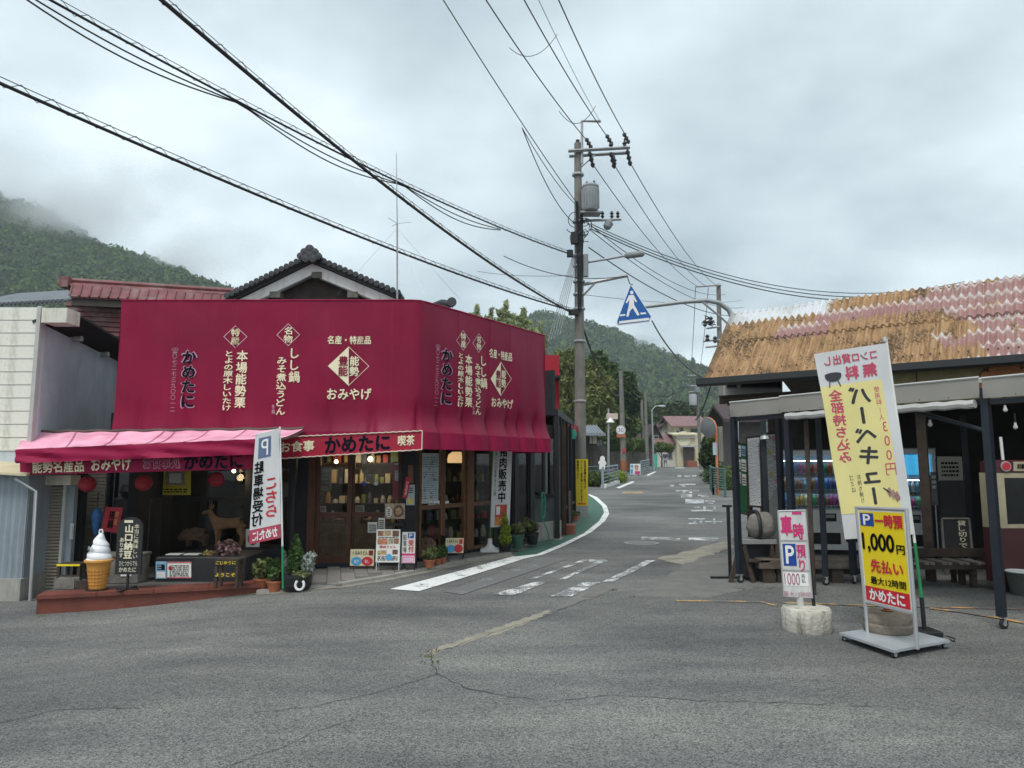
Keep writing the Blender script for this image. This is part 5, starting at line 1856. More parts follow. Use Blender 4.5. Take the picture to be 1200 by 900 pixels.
t, pn = notice('wooden_plaque', 'narrow wooden plaque above the small drink poster', 478, 545, 484, 566, YP + .02, ORW)
t, pn = notice('red_streamer', 'red vertical streamer inside the right sliding door', 460, 541, 469.5, 586, YW + .12, mat('streamer_red', (.42, .02, .05), .6, .1), 'banner')
pn.text('一番', .25, .75, .5, .95, WHITEPR, True)
for i, (x0, y0, x1, y1, lb) in enumerate([(374, 546, 388, 575, 'dim tall poster in the left sliding door'), (415, 548, 422, 556, 'small cream card high in the right sliding door'), (424, 544, 431, 554, 'second small cream card beside the box lantern'), (428, 556, 439, 565, 'beige card below the two cream cards'),
          (370, 593, 382, 600, 'pink card low in the left sliding door'), (416, 592, 427, 600, 'picture card above the door rail')]):
 t, pn = notice('door_card', lb, x0, y0, x1, y1, YW + .1, mat('card_%d' % i, [(.22, .19, .14), (.5, .42, .27), (.42, .33, .2), (.4, .33, .24), (.5, .34, .32), (.42, .36, .3)][i], .7, .3, 14))
 pn.scribble(.15, .85, .2, .8, 4, mat('card_ink', (.12, .08, .05), .6), i)
for px, m_, lb in ((426.5, mat('ball_blue', (.03, .05, .5), .3), 'small bright blue ball sticker on the right sliding door'), (440.5, PAPER, 'small white round sticker on the right sliding door')):
 p = at(px, 566.5, YW + .03)
 o = B().prism([(p.x + .034 * math.cos(k * .3927), p.z + .034 * math.sin(k * .3927)) for k in range(16)], (p.y, p.y + .01), 'y').build('round_sticker', m_)
 tag(o, lb, 'sticker')
# illustrated map behind the first corner window, and cards on its rail
MAPM = mat('hand_drawn_map', (.68, .72, .74), .7, .16, 7)

def wall_notice(name, label, p0, p1, y0, y1, m, yy=.02, cat='poster'):
 a, c_ = wx(p0, (y0 + y1) / 2), wx(p1, (y0 + y1) / 2)
 zt_, zb_ = plane_px((p0 + p1) / 2, y0, MW)[1], plane_px((p0 + p1) / 2, y1, MW)[1]
 t = thing(name, label, cat, MW @ Matrix.Translation(((a + c_) / 2, yy, zb_)))
 return t, Panel('sheet', [MW @ Vector(q) for q in ((a, yy, zt_), (c_, yy, zt_), (c_, yy, zb_), (a, yy, zb_))], .006, m, t)

t, pn = wall_notice('illustrated_map', 'large pale hand-drawn map behind the corner window', 491.5, 515, 531, 590, MAPM)
pn.scribble(.08, .92, .72, .95, 5, mat('map_ink', (.20, .23, .26), .7), 1, fill=.35); pn.scribble(.1, .9, .1, .65, 13, mat('map_ink', (.20, .23, .26), .7), 2, fill=.3)
for k in range(16):
 pn.disc(r_.uniform(.1, .9), r_.uniform(.08, .9), .05, .02, [mat('map_green', (.25, .36, .28), .7), mat('map_red', (.45, .26, .25), .7), mat('map_yellow', (.5, .46, .25), .7)][k % 3], .003)
for i, (a, c_, lb) in enumerate([(502, 506.5, 'white card standing left on the corner window rail'), (507.5, 514.5, 'wider white card standing right on the corner window rail'), (521, 525.5, 'white card behind the second corner window')]):
 t, pn = wall_notice('white_card', lb, a, c_, 587, 595, PAPER, -.01)
 pn.scribble(.15, .85, .2, .8, 2, BLACKP, i, fill=.5)
# carved wooden stump sign
p = G(499, 655, .045)
t = thing('stump_sign', 'round carved wooden sign leaning below the map window', 'sign', Matrix.Translation(p))
b = B()
ck = [(at(499, 639, p.y).x + .165 * math.cos(k * .3307) * (1 + .06 * math.sin(k * 2.1)), at(499, 640, p.y).z + .14 * math.sin(k * .3307) * (1 + .05 * math.sin(k * 1.7))) for k in range(19)]
b.prism(ck, (p.y + .03, p.y + .09), 'y'); so = b.build('slab', mat('stump_wood', (.20, .12, .075), .85, .35, 12, bump=.5), t, True)
text('ぼたん', at(490, 636, p.y).x, at(508, 636, p.y).x, at(499, 638, p.y).z, at(499, 633, p.y).z, mat('burnt_print', (.03, .02, .015), .8), so, Fr(0, p.y + .027), bold=0)
B().box(at(490, 645, p.y).x, at(508, 645, p.y).x, p.y + .02, p.y + .12, p.z - .01, at(499, 648, p.y).z).build('foot', OLDWOOD, t)

# ---------------------------------------------------------------- pots and plants
def pot(t, p, r, h, m, n=18):
 b = B(Matrix.Translation(p))
 b.lathe([(r * .68, 0), (r * .9, h * .7), (r * .94, h * .82), (r * 1.05, h * .84), (r * 1.05, h), (r * .92, h), (r * .88, h * .85), (0, h * .85)], n)
 return b.build('pot', m, t, True)

def plant(name, label, px, py, r, h, blobs, n, size, lm, potm, seed, zlift=.045, cat='plant', asp=1.8, p=None, group=None, hang=0):
 p = G(px, py, zlift) if p is None else p
 t = thing(name, label, cat, Matrix.Translation(p), group)
 if potm:
  pot(t, p, r, h, potm)
 bl = [(p.x + a, p.y + b_, p.z + c_, d, e_, f_) for a, b_, c_, d, e_, f_ in blobs]
 v, f = leaf_cloud(bl, n, size, seed, asp=asp, hang=hang)
 np_mesh('foliage', v, f, lm, t)
 B().tube([p + Vector((0, 0, h * .7)), Vector(bl[0][:3])], [.012, .005], 6).build('stem', mat('bark', (.09, .07, .05)), t)
 return t

LG = leaf_mat('leaf_green', (.03, .065, .018), (.13, .21, .06), 9)
LGY = leaf_mat('leaf_yellow_green', (.10, .16, .02), (.34, .40, .05), 9)
LSIL = leaf_mat('leaf_silver', (.16, .19, .16), (.42, .45, .40), 9)
LDRY = leaf_mat('leaf_olive', (.07, .09, .03), (.24, .26, .10), 9)
GPOT = mat('green_glaze', (.04, .10, .07), .35, .2)
plant('potted_shrub', 'leafy green shrub in a terracotta pot at the step end, left of two', 307, 692, .11, .14, [(0, 0, .26, .15, .13, .13), (.05, 0, .3, .1, .1, .1)], 500, .035, LDRY, POT, 11, p=P(307, 690, -.02))
plant('potted_shrub', 'leafy green shrub in a terracotta pot at the step end, right of two', 322, 694, .11, .14, [(0, 0, .27, .14, .12, .14), (-.04, 0, .33, .1, .1, .1)], 500, .035, LG, POT, 12, p=P(322, 693, -.03))
# half barrel with white rope handle
p = P(347, 690, 0)
t = plant('barrel_planter', 'black barrel planter with conical shrub, silver leaves and white rope handle', 347, 690, .0, .2, [(-.02, 0, .42, .10, .10, .2), (-.02, 0, .60, .045, .045, .12), (-.02, 0, .30, .13, .12, .1)], 1100, .028, LG, None, 13, p=p)
B(Matrix.Translation(p)).lathe([(.17, 0), (.19, .06), (.195, .14), (.19, .2), (.175, .2), (.17, .17), (0, .17)], 22).build('barrel', mat('barrel_black', (.015, .015, .016), .45, .2), t, True)
B(Matrix.Translation(p)).lathe([(.197, .05), (.2, .06), (.197, .07)], 22).lathe([(.199, .15), (.2, .16), (.197, .17)], 22).build('hoop', BLACK, t, True)
v, f = leaf_cloud([(p.x + .14, p.y - .02, p.z + .3, .09, .1, .15), (p.x - .14, p.y, p.z + .28, .07, .09, .14), (p.x + .2, p.y, p.z + .4, .05, .06, .09), (p.x - .17, p.y, p.z + .4, .03, .04, .1)], 700, .03, 4)
np_mesh('silver_foliage', v, f, LSIL, t)
v, f = leaf_cloud([(p.x + .08, p.y - .12, p.z + .2, .12, .06, .05)], 160, .03, 5)
np_mesh('trailing_leaves', v, f, LDRY, t)
B(Matrix.Translation(p)).tube([(.10 + .055 * math.cos(a), -.19 + .01 * math.sin(a), .08 + .06 * math.sin(a)) for a in np.linspace(2.2, 7.2, 16)], .016, 8).build('rope_handle', mat('white_rope', (.7, .7, .68), .9, .1, 60, bump=.5), t, True)
# pots below the corner window
for i, (px, py, r, h, lm, sd_, n_, lb) in enumerate([(503, 665, .09, .12, LDRY, 21, 340, 'broad succulent spilling over a terracotta pot, leftmost under the window'), (513, 662, .06, .1, LG, 22, 220, 'small green plant in a terracotta pot, middle of three'), (519, 660, .055, .1, LG, 24, 180, 'slim green plant in a terracotta pot beside the black easel')]):
 plant('potted_plant', lb, px, py, r, h, [(0, 0, h + .08, r * 1.4, r * 1.2, .10), (r * .5, 0, h + .14, r * .7, r * .7, .07)], n_, .03, lm, POT, sd_)
plant('conical_conifer', 'bright yellow-green conical conifer in a black pot by the banner', 592, 646, .13, .12, [(0, 0, .22, .12, .12, .12), (0, 0, .36, .095, .095, .14), (0, 0, .5, .06, .06, .12), (0, 0, .6, .03, .03, .08)], 1500, .03, LGY, PLASTICB, 31)
plant('potted_plant', 'sparse plant in a large green glazed pot beside the conifer', 606, 643, .13, .26, [(0, 0, .36, .13, .13, .08)], 220, .05, LDRY, GPOT, 32)
plant('potted_plant', 'small twiggy plant in a dark pot beneath the green hose', 624, 638, .13, .22, [(0, 0, .34, .12, .12, .12), (-.1, 0, .42, .07, .06, .1)], 240, .045, LDRY, PLASTICB, 33)
x0 = wx(628, 600)
t = thing('garden_hose', 'green garden hose looped on the grey wall', 'hose', MW @ Matrix.Translation((x0, -.08, .5)))
pts = []
for k in range(110):
 a = k * .26
 pts.append(MW @ Vector((x0 + .12 + (.07 + .012 * math.sin(k * .9)) * math.cos(a), -.1 + .012 * math.sin(k * 1.7), .78 + .26 * math.sin(a) - (.0 if k < 90 else (k - 90) * .012))))
pts += [MW @ Vector((x0 + .2, -.14, .3)), MW @ Vector((x0 + .26, -.16, .1)), MW @ Vector((x0 + .2, -.2, .05))]
B().tube(pts, .011, 6).build('coil', mat('hose_green', (.03, .26, .15), .45), t, True)
B(MW).box(x0 + .08, x0 + .16, -.09, 0, .98, 1.02).build('hook', BLACK, t)

# ================================================================== roofs behind the shop
# house with red metal roof
t = thing('red_roof_house', 'old house with rust-red metal roof and weathered red siding behind the shop', 'house', Fr(-9, 16, -.2))
RUST = mat('red_metal_roof', (.17, .055, .055), .55, .3, 2.5, dirt=(.30, .26, .25), damt=.55, dscale=(1.5, 1.5, 1.5), bump=.1)
ra, rb = at(72, 329, 15), at(292, 343, 16.2)
pa, pb2 = at(86, 336, 14.85), at(289, 349, 16.05)
qa, qb = at(82, 349, 14.4), at(286, 359, 15.6)
n = 19
for k in range(n):
 t0, t1 = k / n + .002, (k + 1) / n - .002
 a, b_, c_, d = pa.lerp(pb2, t0), pa.lerp(pb2, t1), qa.lerp(qb, t1), qa.lerp(qb, t0)
 bb = B()
 up = Vector((0, -.02, .035))
 bb.add([a, b_, c_, d, a + up, b_ + up, c_ + up, d + up], [(3, 2, 1, 0), (4, 5, 6, 7), (0, 1, 5, 4), (1, 2, 6, 5), (2, 3, 7, 6), (3, 0, 4, 7)])
 bb.build('roof_panel', RUST, t)
bb = B()
for k in range(n + 1):
 a, d = pa.lerp(pb2, k / n) + Vector((0, -.03, .05)), qa.lerp(qb, k / n) + Vector((0, -.03, .05))
 bb.tube([a, d], .016, 5)
bb.build('standing_seams', RUST, t)
bb = B(); bb.tube([ra + Vector((0, 0, .02)), rb + Vector((0, 0, .02))], .06, 8).tube([ra + Vector((-.0, -.1, -.1)), rb + Vector((0, -.1, -.1))], .04, 6)
bb.box(ra.x + .02, ra.x + .22, ra.y - .12, ra.y + .1, ra.z - .16, ra.z + .06)
bb.build('ridge', RUST, t, True)
bb = B(); slab(bb, qa + Vector((0, .05, .02)), qb + Vector((0, .05, .02)), qb + Vector((0, .05, -.14)), qa + Vector((0, .05, -.14)), .06)
bb.build('gutter', mat('dark_gutter', (.07, .05, .045), .7, .2), t)
xa_, xb_ = at(71, 380, 14.6).x, at(300, 380, 15.4).x
B().add([(xa_ + .05, 14.75, -.3), (xb_, 15.9, -.3), (xb_, 15.9, 4.9), (xa_ + .05, 14.75, 4.95), (xa_ + .05, 19, -.3), (xb_, 19, -.3), (xb_, 19, 4.9), (xa_ + .05, 19, 4.95)], [(0, 1, 2, 3), (7, 6, 5, 4), (0, 3, 7, 4), (1, 5, 6, 2), (3, 2, 6, 7)]).build('wall', RUST, t)
bb = B(); bb.add([ra, rb, rb + Vector((.2, 2.6, -1.4)), ra + Vector((0, 2.6, -1.4)), pa, pb2], [(0, 1, 2, 3), (4, 5, 1, 0)])
bb.build('rear_slope', RUST, t)
SIDR = mat('red_siding', (.15, .06, .058), .7, .3, 3, dirt=(.33, .32, .31), damt=.7, dscale=(1.2, 1.2, 1.6))
zt_, zb_ = at(100, 351, 14.6).z, at(100, 430, 14.6).z
nb = 14
for k in range(nb):
 z0, z1 = zb_ + (zt_ - zb_) * k / nb, zb_ + (zt_ - zb_) * (k + 1) / nb
 x0, x1, y0, y1 = xa_, at(235, 380, 15.2).x, 14.7, 15.4
 bb = B(); bb.add([(x0, y0, z0), (x1, y1, z0), (x1, y1 + .03, z1 - .012), (x0, y0 + .03, z1 - .012), (x0, y0 + .06, z0), (x1, y1 + .06, z0), (x1, y1 + .06, z1), (x0, y0 + .06, z1)], [(0, 1, 2, 3), (5, 4, 7, 6), (0, 3, 7, 4), (1, 5, 6, 2), (3, 2, 6, 7), (0, 4, 5, 1)])
 bb.build('siding_board', SIDR, t)

# grey tiled roof at the far left
t = thing('grey_tiled_house', 'grey tiled roof showing above the cream storage building', 'house', Fr(-13, 18, -.2))
a, c_ = at(-60, 360, 17), at(76, 352, 17)
bb = B()
for k in range(26):
 p0, p1 = a.lerp(c_, k / 26), a.lerp(c_, (k + .9) / 26)
 m_ = (p0 + p1) / 2
 bb.tube([m_ + Vector((0, 0, 0)), m_ + Vector((0, 2.4, .9))], .05, 6)
bb.build('cover_tiles', mat('kawara_grey', (.15, .165, .18), .5, .2, 4), t, True)
bb = B(); bb.quad(a + Vector((0, 0, -.04)), c_ + Vector((0, 0, -.04)), c_ + Vector((0, 2.4, .86)), a + Vector((0, 2.4, .86)))
bb.box(a.x, c_.x - .1, 17.2, 19.3, -.2, a.z - .1)
bb.build('roof_and_wall', mat('kawara_dark', (.08, .085, .09), .6, .2), t)

# gabled tile roof
YG = 13.5
gt = thing('gabled_tile_house', 'gabled house with dark clay tiles and ridge-end ornament above the red shop', 'house', Fr(-3.8, 14, -.1))
A = at(366, 309, YG)
Lp, Rp = at(268, 357, YG), at(470, 353, YG)
KAW = mat('kawara_black', (.045, .047, .05), .5, .3, 6, bump=.2)
PLAS = mat('gable_white', (.82, .81, .79), .8, .06, 4, dirt=(.45, .27, .26), damt=.5)
for E_ in (Lp, Rp):
 d = (E_ - A)
 bb = B()
 dn = Vector((0, 0, -.19))
 bb.add([A, E_, E_ + dn, A + dn * 1.15] + [q + Vector((0, .12, 0)) for q in (A, E_, E_ + dn, A + dn * 1.15)], [(0, 1, 2, 3), (7, 6, 5, 4), (0, 4, 5, 1), (1, 5, 6, 2), (2, 6, 7, 3), (3, 7, 4, 0)])
 bb.build('bargeboard', PLAS, gt)
 bb = B()
 d2 = Vector((0, 0, -.07))
 bb.add([A + d2 * 2.6, E_ + d2 * 2.6, E_ + d2 * 3.2, A + d2 * 3.3] + [q + Vector((0, .10, 0)) for q in (A + d2 * 2.6, E_ + d2 * 2.6, E_ + d2 * 3.2, A + d2 * 3.3)], [(0, 1, 2, 3), (7, 6, 5, 4), (0, 4, 5, 1), (1, 5, 6, 2), (2, 6, 7, 3), (3, 7, 4, 0)])
 bb.build('inner_moulding', mat('grey_trim', (.42, .42, .40)), gt).location.y = .03
 # roof plane running back
 bb = B(); k = Vector((0, 5, 0)); o_ = Vector((0, -.1, .02))
 bb.add([A + o_, E_ + o_, E_ + o_ + k, A + o_ + k] + [q + Vector((0, 0, .09)) for q in (A + o_, E_ + o_, E_ + o_ + k, A + o_ + k)], [(3, 2, 1, 0), (4, 5, 6, 7), (0, 1, 5, 4), (1, 2, 6, 5), (2, 3, 7, 6), (3, 0, 4, 7)])
 bb.build('roof_slope', KAW, gt)
 # verge tiles: a stepped row of round-ended tiles
 nT = 17
 tb_ = B()
 u = d.normalized()
 tb_.tube([Vector((0, -.17, 0)), Vector((0, .35, 0))], .047, 9)
 tb_.lathe([(0, -.0), (.055, 0), (.055, .03), (0, .03)], 10, M=Matrix.Translation((0, -.17, 0)) @ Matrix.Rotation(R(90), 4, 'X'))
 tb_.box(-.075, .075, -.14, .35, -.065, -.02)
 me = tb_.mesh('verge_tile', True)
 for i in range(nT):
  p = A.lerp(E_, (i + .7) / nT)
  o = put('verge_tile', me, KAW, gt)
  o.matrix_parent_inverse = Matrix.Identity(4)
  o.matrix_basis = ROOTM[gt.name].inverted() @ Matrix.Translation(p + Vector((0, 0, .12))) @ Matrix.Rotation(-math.atan2(d.z, d.x) if d.x > 0 else -(math.atan2(d.z, d.x) - math.pi), 4, 'Y')
# ridge and ornament
bb = B(); bb.tube([A + Vector((0, -.15, .22)), A + Vector((0, 5, .22))], .09, 10).box(A.x - .1, A.x + .1, YG - .1, YG + 5, A.z + .03, A.z + .2)
bb.build('ridge', KAW, gt, True)
bb = B()
oc = at(367, 301, YG)
for x, z, r in ((0, .08, .085), (-.10, .02, .075), (.10, .02, .075), (-.17, -.06, .07), (.17, -.06, .07), (0, -.03, .1), (-.07, -.1, .08), (.07, -.1, .08)):
 bb.lathe([(0, -.05), (r * .6, -.045), (r, -.01), (r, .05), (0, .06)], 12, M=Matrix.Translation((oc.x + x, YG - .22, oc.z + z)) @ Matrix.Rotation(R(90), 4, 'X'))
bb.build('ridge_ornament', KAW, gt, True)
bb = B(); bb.add([A + Vector((0, .2, -.1)), Lp + Vector((0, .2, -.1)), Rp + Vector((0, .2, -.1)), Lp + Vector((0, .2, -3)), Rp + Vector((0, .2, -3))], [(0, 1, 2), (1, 3, 4, 2)])
bb.build('gable_wall', mat('dark_timber', (.045, .033, .028), .85, .3, 6), gt)
for px, py in ((371, 322), (413, 345), (322, 345)):
 p = at(px, py, YG - .02)
 B().box(p.x - .1, p.x + .1, YG - .02, YG + .3, p.z - .06, p.z + .06).build('purlin_end', GREYW, gt)
B().box(A.x - 1.4, A.x + 1.4, YG + .25, YG + 4.8, 0, A.z - 1.0).build('house_wall', mat('dark_timber', (.045, .033, .028)), gt)
p = at(524, 355, 13.5)
bb = B(); bb.tube([p + Vector((-.5, .5, -.02)), p + Vector((-.1, .0, .0)), p + Vector((.12, -.02, -.03))], .07, 9).lathe([(0, 0), (.09, .0), (.09, .06), (0, .06)], 12, M=Matrix.Translation(p + Vector((.1, -.05, 0))) @ Matrix.Rotation(R(90), 4, 'X'))
bb.box(p.x - 2.6, p.x + .05, 13.45, 15, 3.0, p.z - .04)
bb.build('lower_roof', KAW, gt, True)

# rooftop aerial
p = at(466, 352, 13.2)
t = thing('roof_aerial', 'thin whip aerial rising from the roof behind the red shop', 'antenna', Matrix.Translation(p))
B().tube([p + Vector((0, 0, -.4)), at(465.5, 262, 13.2)], .018, 6).build('mast', STEEL, t, True)
B().tube([at(465.5, 262, 13.2), at(464.5, 179, 13.2)], [.012, .006], 6).build('whip', STEEL, t, True)
b_ = at(465.5, 262, 13.2)
for a in (0, 2.1, 4.2):
 B().tube([b_, b_ + Vector((.27 * math.cos(a), .27 * math.sin(a), .03))], .005, 5).build('radial', STEEL, t)
for q in (at(395, 345, 13.6), at(540, 352, 13.6), at(500, 352, 12.6)):
 B().tube([b_ + Vector((0, 0, -.1)), q], .0025, 4).build('stay_wire', STEEL, t)

# ================================================================== café part beyond the red shop
cf = thing('cafe_porch', 'dark timber café porch with red awning beyond the red shop', 'building', Fr(1.3, 17.5, .05))
q0 = Vector((.95, 15.2)); q1 = Vector((1.72, 19.9))
dc = (q1 - q0).normalized()
MC = Fr(q0.x, q0.y, 0, math.atan2(dc.y, dc.x))
LC = (q1 - q0).length
for k, x in enumerate((.05, .7, 1.35, 2.4, 3.5, LC)):
 B(MC).box(x - .05, x + .05, -.05, .05, -.1, 2.65).build('post', BLACK, cf)
B(MC).box(0, LC, .9, 1.0, -.1, 2.7).build('wall', DARKWALL, cf)
B(MC).box(0, LC, -.04, .9, 2.66, 2.8).build('porch_roof', BLACK, cf)
B(MC).box(.06, LC - .06, -.02, .02, .55, .62).build('rail', BLACK, cf)
B(MC).box(2.5, 3.4, -.03, .03, .05, .95).build('lattice_panel', OLDWOOD, cf)
B(MC).box(-.1, LC + .1, -.1, .9, -.15, .06).build('porch_floor', CONC, cf)
REDA = mat('bright_red_canvas', (.34, .008, .02), .6, .1, 3)
pp = px4(638, 416, 655.5, 489, 16.6)
B().box(pp[0].x - .8, pp[1].x, 16.6, 17.6, pp[2].z, pp[0].z).build('red_sign_box', REDA, cf)
a, b2_, c_, d_ = at(655, 482, 16.7), at(677, 500, 20.3), at(677, 508, 20.3), at(655, 489, 16.7)
bb = B(); slab(bb, a, b2_, c_, d_, .03); bb.add([a, b2_, b2_ + Vector((-1.0, .2, .35)), a + Vector((-1.0, .2, .35))], [(0, 1, 2, 3)])
bb.build('awning', REDA, cf)
B().box(at(641, 460, 16.5).x, at(656, 460, 16.5).x, 16.2, 16.6, at(648, 441, 16.4).z - .06, at(648, 441, 16.4).z).build('eaves_slat', BLACK, cf)
pn = Panel('sign_panel', [at(647, 511, 15.6), at(661, 516, 16.4), at(661, 529, 16.4), at(647, 528, 15.6)], .05, mat('sign_grey', (.10, .12, .13), .5), cf)
pn.text('afe', .1, .9, .1, .5, mat('sign_pale', (.4, .45, .45), .5))
# lit green roundel sign
p = at(672, 509, 19.0)
t = thing('green_round_sign', 'small round green sign hanging under the café awning', 'sign', Matrix.Translation(p))
B().prism([(p.x + .085 * math.cos(k * .3142), p.z + .13 * math.sin(k * .3142)) for k in range(20)], (18.95, 19.02), 'y').build('disc', mat('sign_green', (.03, .30, .20), .4, .2, 12), t)
B().tube([p + Vector((0, 0, .12)), p + Vector((0, 0, .35))], .01, 5).build('bracket', BLACK, t)
B(MC).cbox(.9, 1.25, -.3, -.05, -.05, .28, .02).build('planter', mat('brick_red', (.24, .08, .05), .8), cf)
plant('potted_plant', 'low plant with pink flowers at the café porch', 673, 611, .12, .14, [(0, 0, .2, .16, .14, .08)], 160, .05, LDRY, POT, 41, 0)
v, f = leaf_cloud([(p.x * 0 + G(673, 611).x, G(673, 611).y, .42, .1, .1, .05)], 40, .05, 8)

# ================================================================== utility pole with its gear
CONP = mat('concrete_pole', (.18, .17, .15), .85, .2, 3, bump=.2, dirt=(.11, .10, .085), damt=.6, dscale=(5, 5, .6))
PB = G(681, 606)
Yp = PB.y
up = thing('utility_pole', 'tall concrete utility pole with transformer and crossarm beside the café', 'utility pole', Matrix.Translation(PB))

def pp_(px, py, dy=0):
 return at(px, py, Yp + dy)

ptop = pp_(677, 168)
B().tube([PB + Vector((0, 0, -.2)), PB.lerp(ptop, .5), ptop], [.175, .14, .105], 16).build('pole', CONP, up, True)
B().tube([ptop + Vector((0, 0, -.02)), ptop + Vector((0, 0, .1))], .06, 10).build('cap', BLACK, up)

def pole_x(py):
 return 681 + (677 - 681) * (606 - py) / (606 - 168)

for py, a, c_, dy in ((177, 666, 738, -.16), (183, 667, 737, .16)):
 p0, p1 = pp_(a, py, dy), pp_(c_, py - 4, dy)
 bb = B(); bb.tube([p0, p1], .055, 4); bb.build('crossarm', STEEL, up)
B().tube([pp_(681, 196), pp_(697, 182)], .02, 6).tube([pp_(681, 196, .1), pp_(697, 182, .1)], .02, 6).build('arm_brace', STEEL, up)
B().tube([pp_(682, 192, -.1), pp_(682, 142, -.1), pp_(704, 142, -.1)], .045, 6).build('raised_bracket', STEEL, up)
INS = mat('insulator', (.05, .045, .045), .35, .2)
for px, py in ((690, 168), (693, 187), (714, 164), (718, 188), (734, 162), (737, 185)):
 p = pp_(px, py)
 dr_ = Vector((-.12, -.1, .16)) if py < 180 else Vector((.1, .25, -.2))
 bb = B(); pts = [p + dr_ * (k - 3) / 6 * 1.6 for k in range(7)]; bb.tube(pts, [.03, .075, .035, .08, .035, .075, .03], 8)
 bb.build('insulator', INS, up, True)
for px, py in ((716, 172), (732, 170), (720, 190)):
 p = pp_(px, py)
 B(Matrix.Translation(p)).lathe([(.03, -.1), (.07, -.05), (.04, 0), (.075, .05), (.035, .1), (.02, .2)], 10).build('post_insulator', INS, up, True)
# transformer can with cooling fins
pc = pp_(692, 240, -.35)
zt_, zb_ = pp_(692, 223).z, pp_(692, 252).z
bb = B(); bb.lathe([(.0, zb_), (.20, zb_), (.235, zb_ + .05), (.235, zt_ - .08), (.255, zt_ - .06), (.255, zt_ - .02), (.22, zt_ + .02), (.1, zt_ + .06), (0, zt_ + .06)], 20, c=(pc.x, pc.y))
tr = bb.build('transformer', mat('transformer_grey', (.30, .32, .33), .5, .1, 4), up, True)
for k in range(20):
 a = k * .3142
 B().box(.23, .262, -.008, .008, zb_ + .08, zt_ - .12, M=Matrix.Translation((pc.x, pc.y, 0)) @ Matrix.Rotation(a, 4, 'Z')).build('cooling_fin', MATS['transformer_grey'], tr)
B().tube([(pc.x + .1, pc.y, zt_), (pc.x + .12, pc.y, zt_ + .15)], .03, 8).tube([(pc.x - .1, pc.y, zt_), (pc.x - .1, pc.y, zt_ + .12)], .03, 8).build('bushing', INS, tr)
B().box(pc.x - .3, pc.x + .3, pc.y - .05, Yp, zb_ - .06, zb_ - .01).build('transformer_bracket', STEEL, up)
B().tube([pp_(680, 259), pp_(728, 257)], .04, 6).build('lower_arm', STEEL, up)
bb = B(); p = pp_(713, 263, -.05); bb.lathe([(.06, -.16), (.12, -.1), (.13, .06), (.07, .12), (.04, .2)], 12, M=Matrix.Translation(p) @ Matrix.Rotation(.5, 4, 'Y'))
bb.build('switch_can', mat('switch_grey', (.22, .24, .25), .5, .2), up, True)
for px in (706, 717, 724):
 p = pp_(px, 252)
 B(Matrix.Translation(p)).lathe([(.02, -.1), (.06, -.04), (.03, 0), (.06, .05), (.02, .12)], 8).build('post_insulator', INS, up, True)
# cable coils, boxes, bands on the pole
for py in (205, 260, 275, 300, 312, 330, 345, 362, 400, 470):
 p = pp_(pole_x(py), py)
 B(Matrix.Translation(p)).lathe([(.175, -.03), (.18, 0), (.175, .03)], 14).build('pole_band', STEEL, up)
rw = random.Random(9)
bb = B()
for k in range(16):
 c_ = pp_(pole_x(270) + rw.uniform(-8, 10), 268 + rw.uniform(-12, 22), -.2)
 r = rw.uniform(.07, .22)
 a0 = rw.uniform(0, 6)
 bb.tube([c_ + Vector((r * math.cos(a0 + q * .4), rw.uniform(-.02, .02), r * math.sin(a0 + q * .4) * 1.1)) for q in range(rw.randint(8, 16))], .012, 5)
bb.build('cable_coils', BLACK, up, True)
bb = B()
for k in range(7):
 x0_ = rw.uniform(-6, 6)
 bb.tube([pp_(pole_x(240) + x0_, 236, -.17), pp_(pole_x(290) + x0_ * .7 + rw.uniform(-2, 2), 285, -.2), pp_(pole_x(360) + x0_ * .4, 365, -.19)], .02, 5)
bb.build('riser_cables', BLACK, up, True)
for px, py, w_, h_ in ((673, 279, .2, .35), (672, 366, .28, .16), (668, 297, .18, .2)):
 p = pp_(px, py, -.2)
 B().cbox(p.x - w_ / 2, p.x + w_ / 2, p.y - .08, p.y + .08, p.z - h_ / 2, p.z + h_ / 2, .02).build('junction_box', BLACK, up)
bb = B()
for k in range(5):
 bb.tube([pp_(676 - k * 1.2, 300, -.1), pp_(668 - k * 2.2, 340, -.3), pp_(656 - k * 3.4, 392 + k * 2, -.6)], .010, 4)
bb.build('guy_cables', STEEL, up)
# street lamp
B().tube([pp_(685, 308, -.1), pp_(715, 303, -.5), pp_(736, 299, -.8)], .035, 8).build('lamp_arm', STEEL, up, True)
bb = B(); p0, p1 = pp_(732, 300, -.75), pp_(755, 297, -1.05)
bb.tube([p0, p0.lerp(p1, .15), p0.lerp(p1, .9), p1], [.05, .09, .09, .05], 10); bb.build('lamp_head', mat('lamp_grey', (.22, .23, .23), .5), up, True)
p = pp_(686.5, 315, -.18)
B().cbox(p.x - .07, p.x + .07, p.y - .08, p.y + .08, pp_(686, 326).z, pp_(686, 300).z, .02).build('ballast_box', mat('lamp_grey', (.22, .23, .23)), up)
# cantilever that holds the cables off
B().tube([pp_(681, 334), pp_(700, 330, -.1), pp_(735, 323, -.4)], .05, 8).tube([pp_(682, 348), pp_(697, 332, -.1)], .03, 6).build('cable_cantilever', STEEL, up, True)
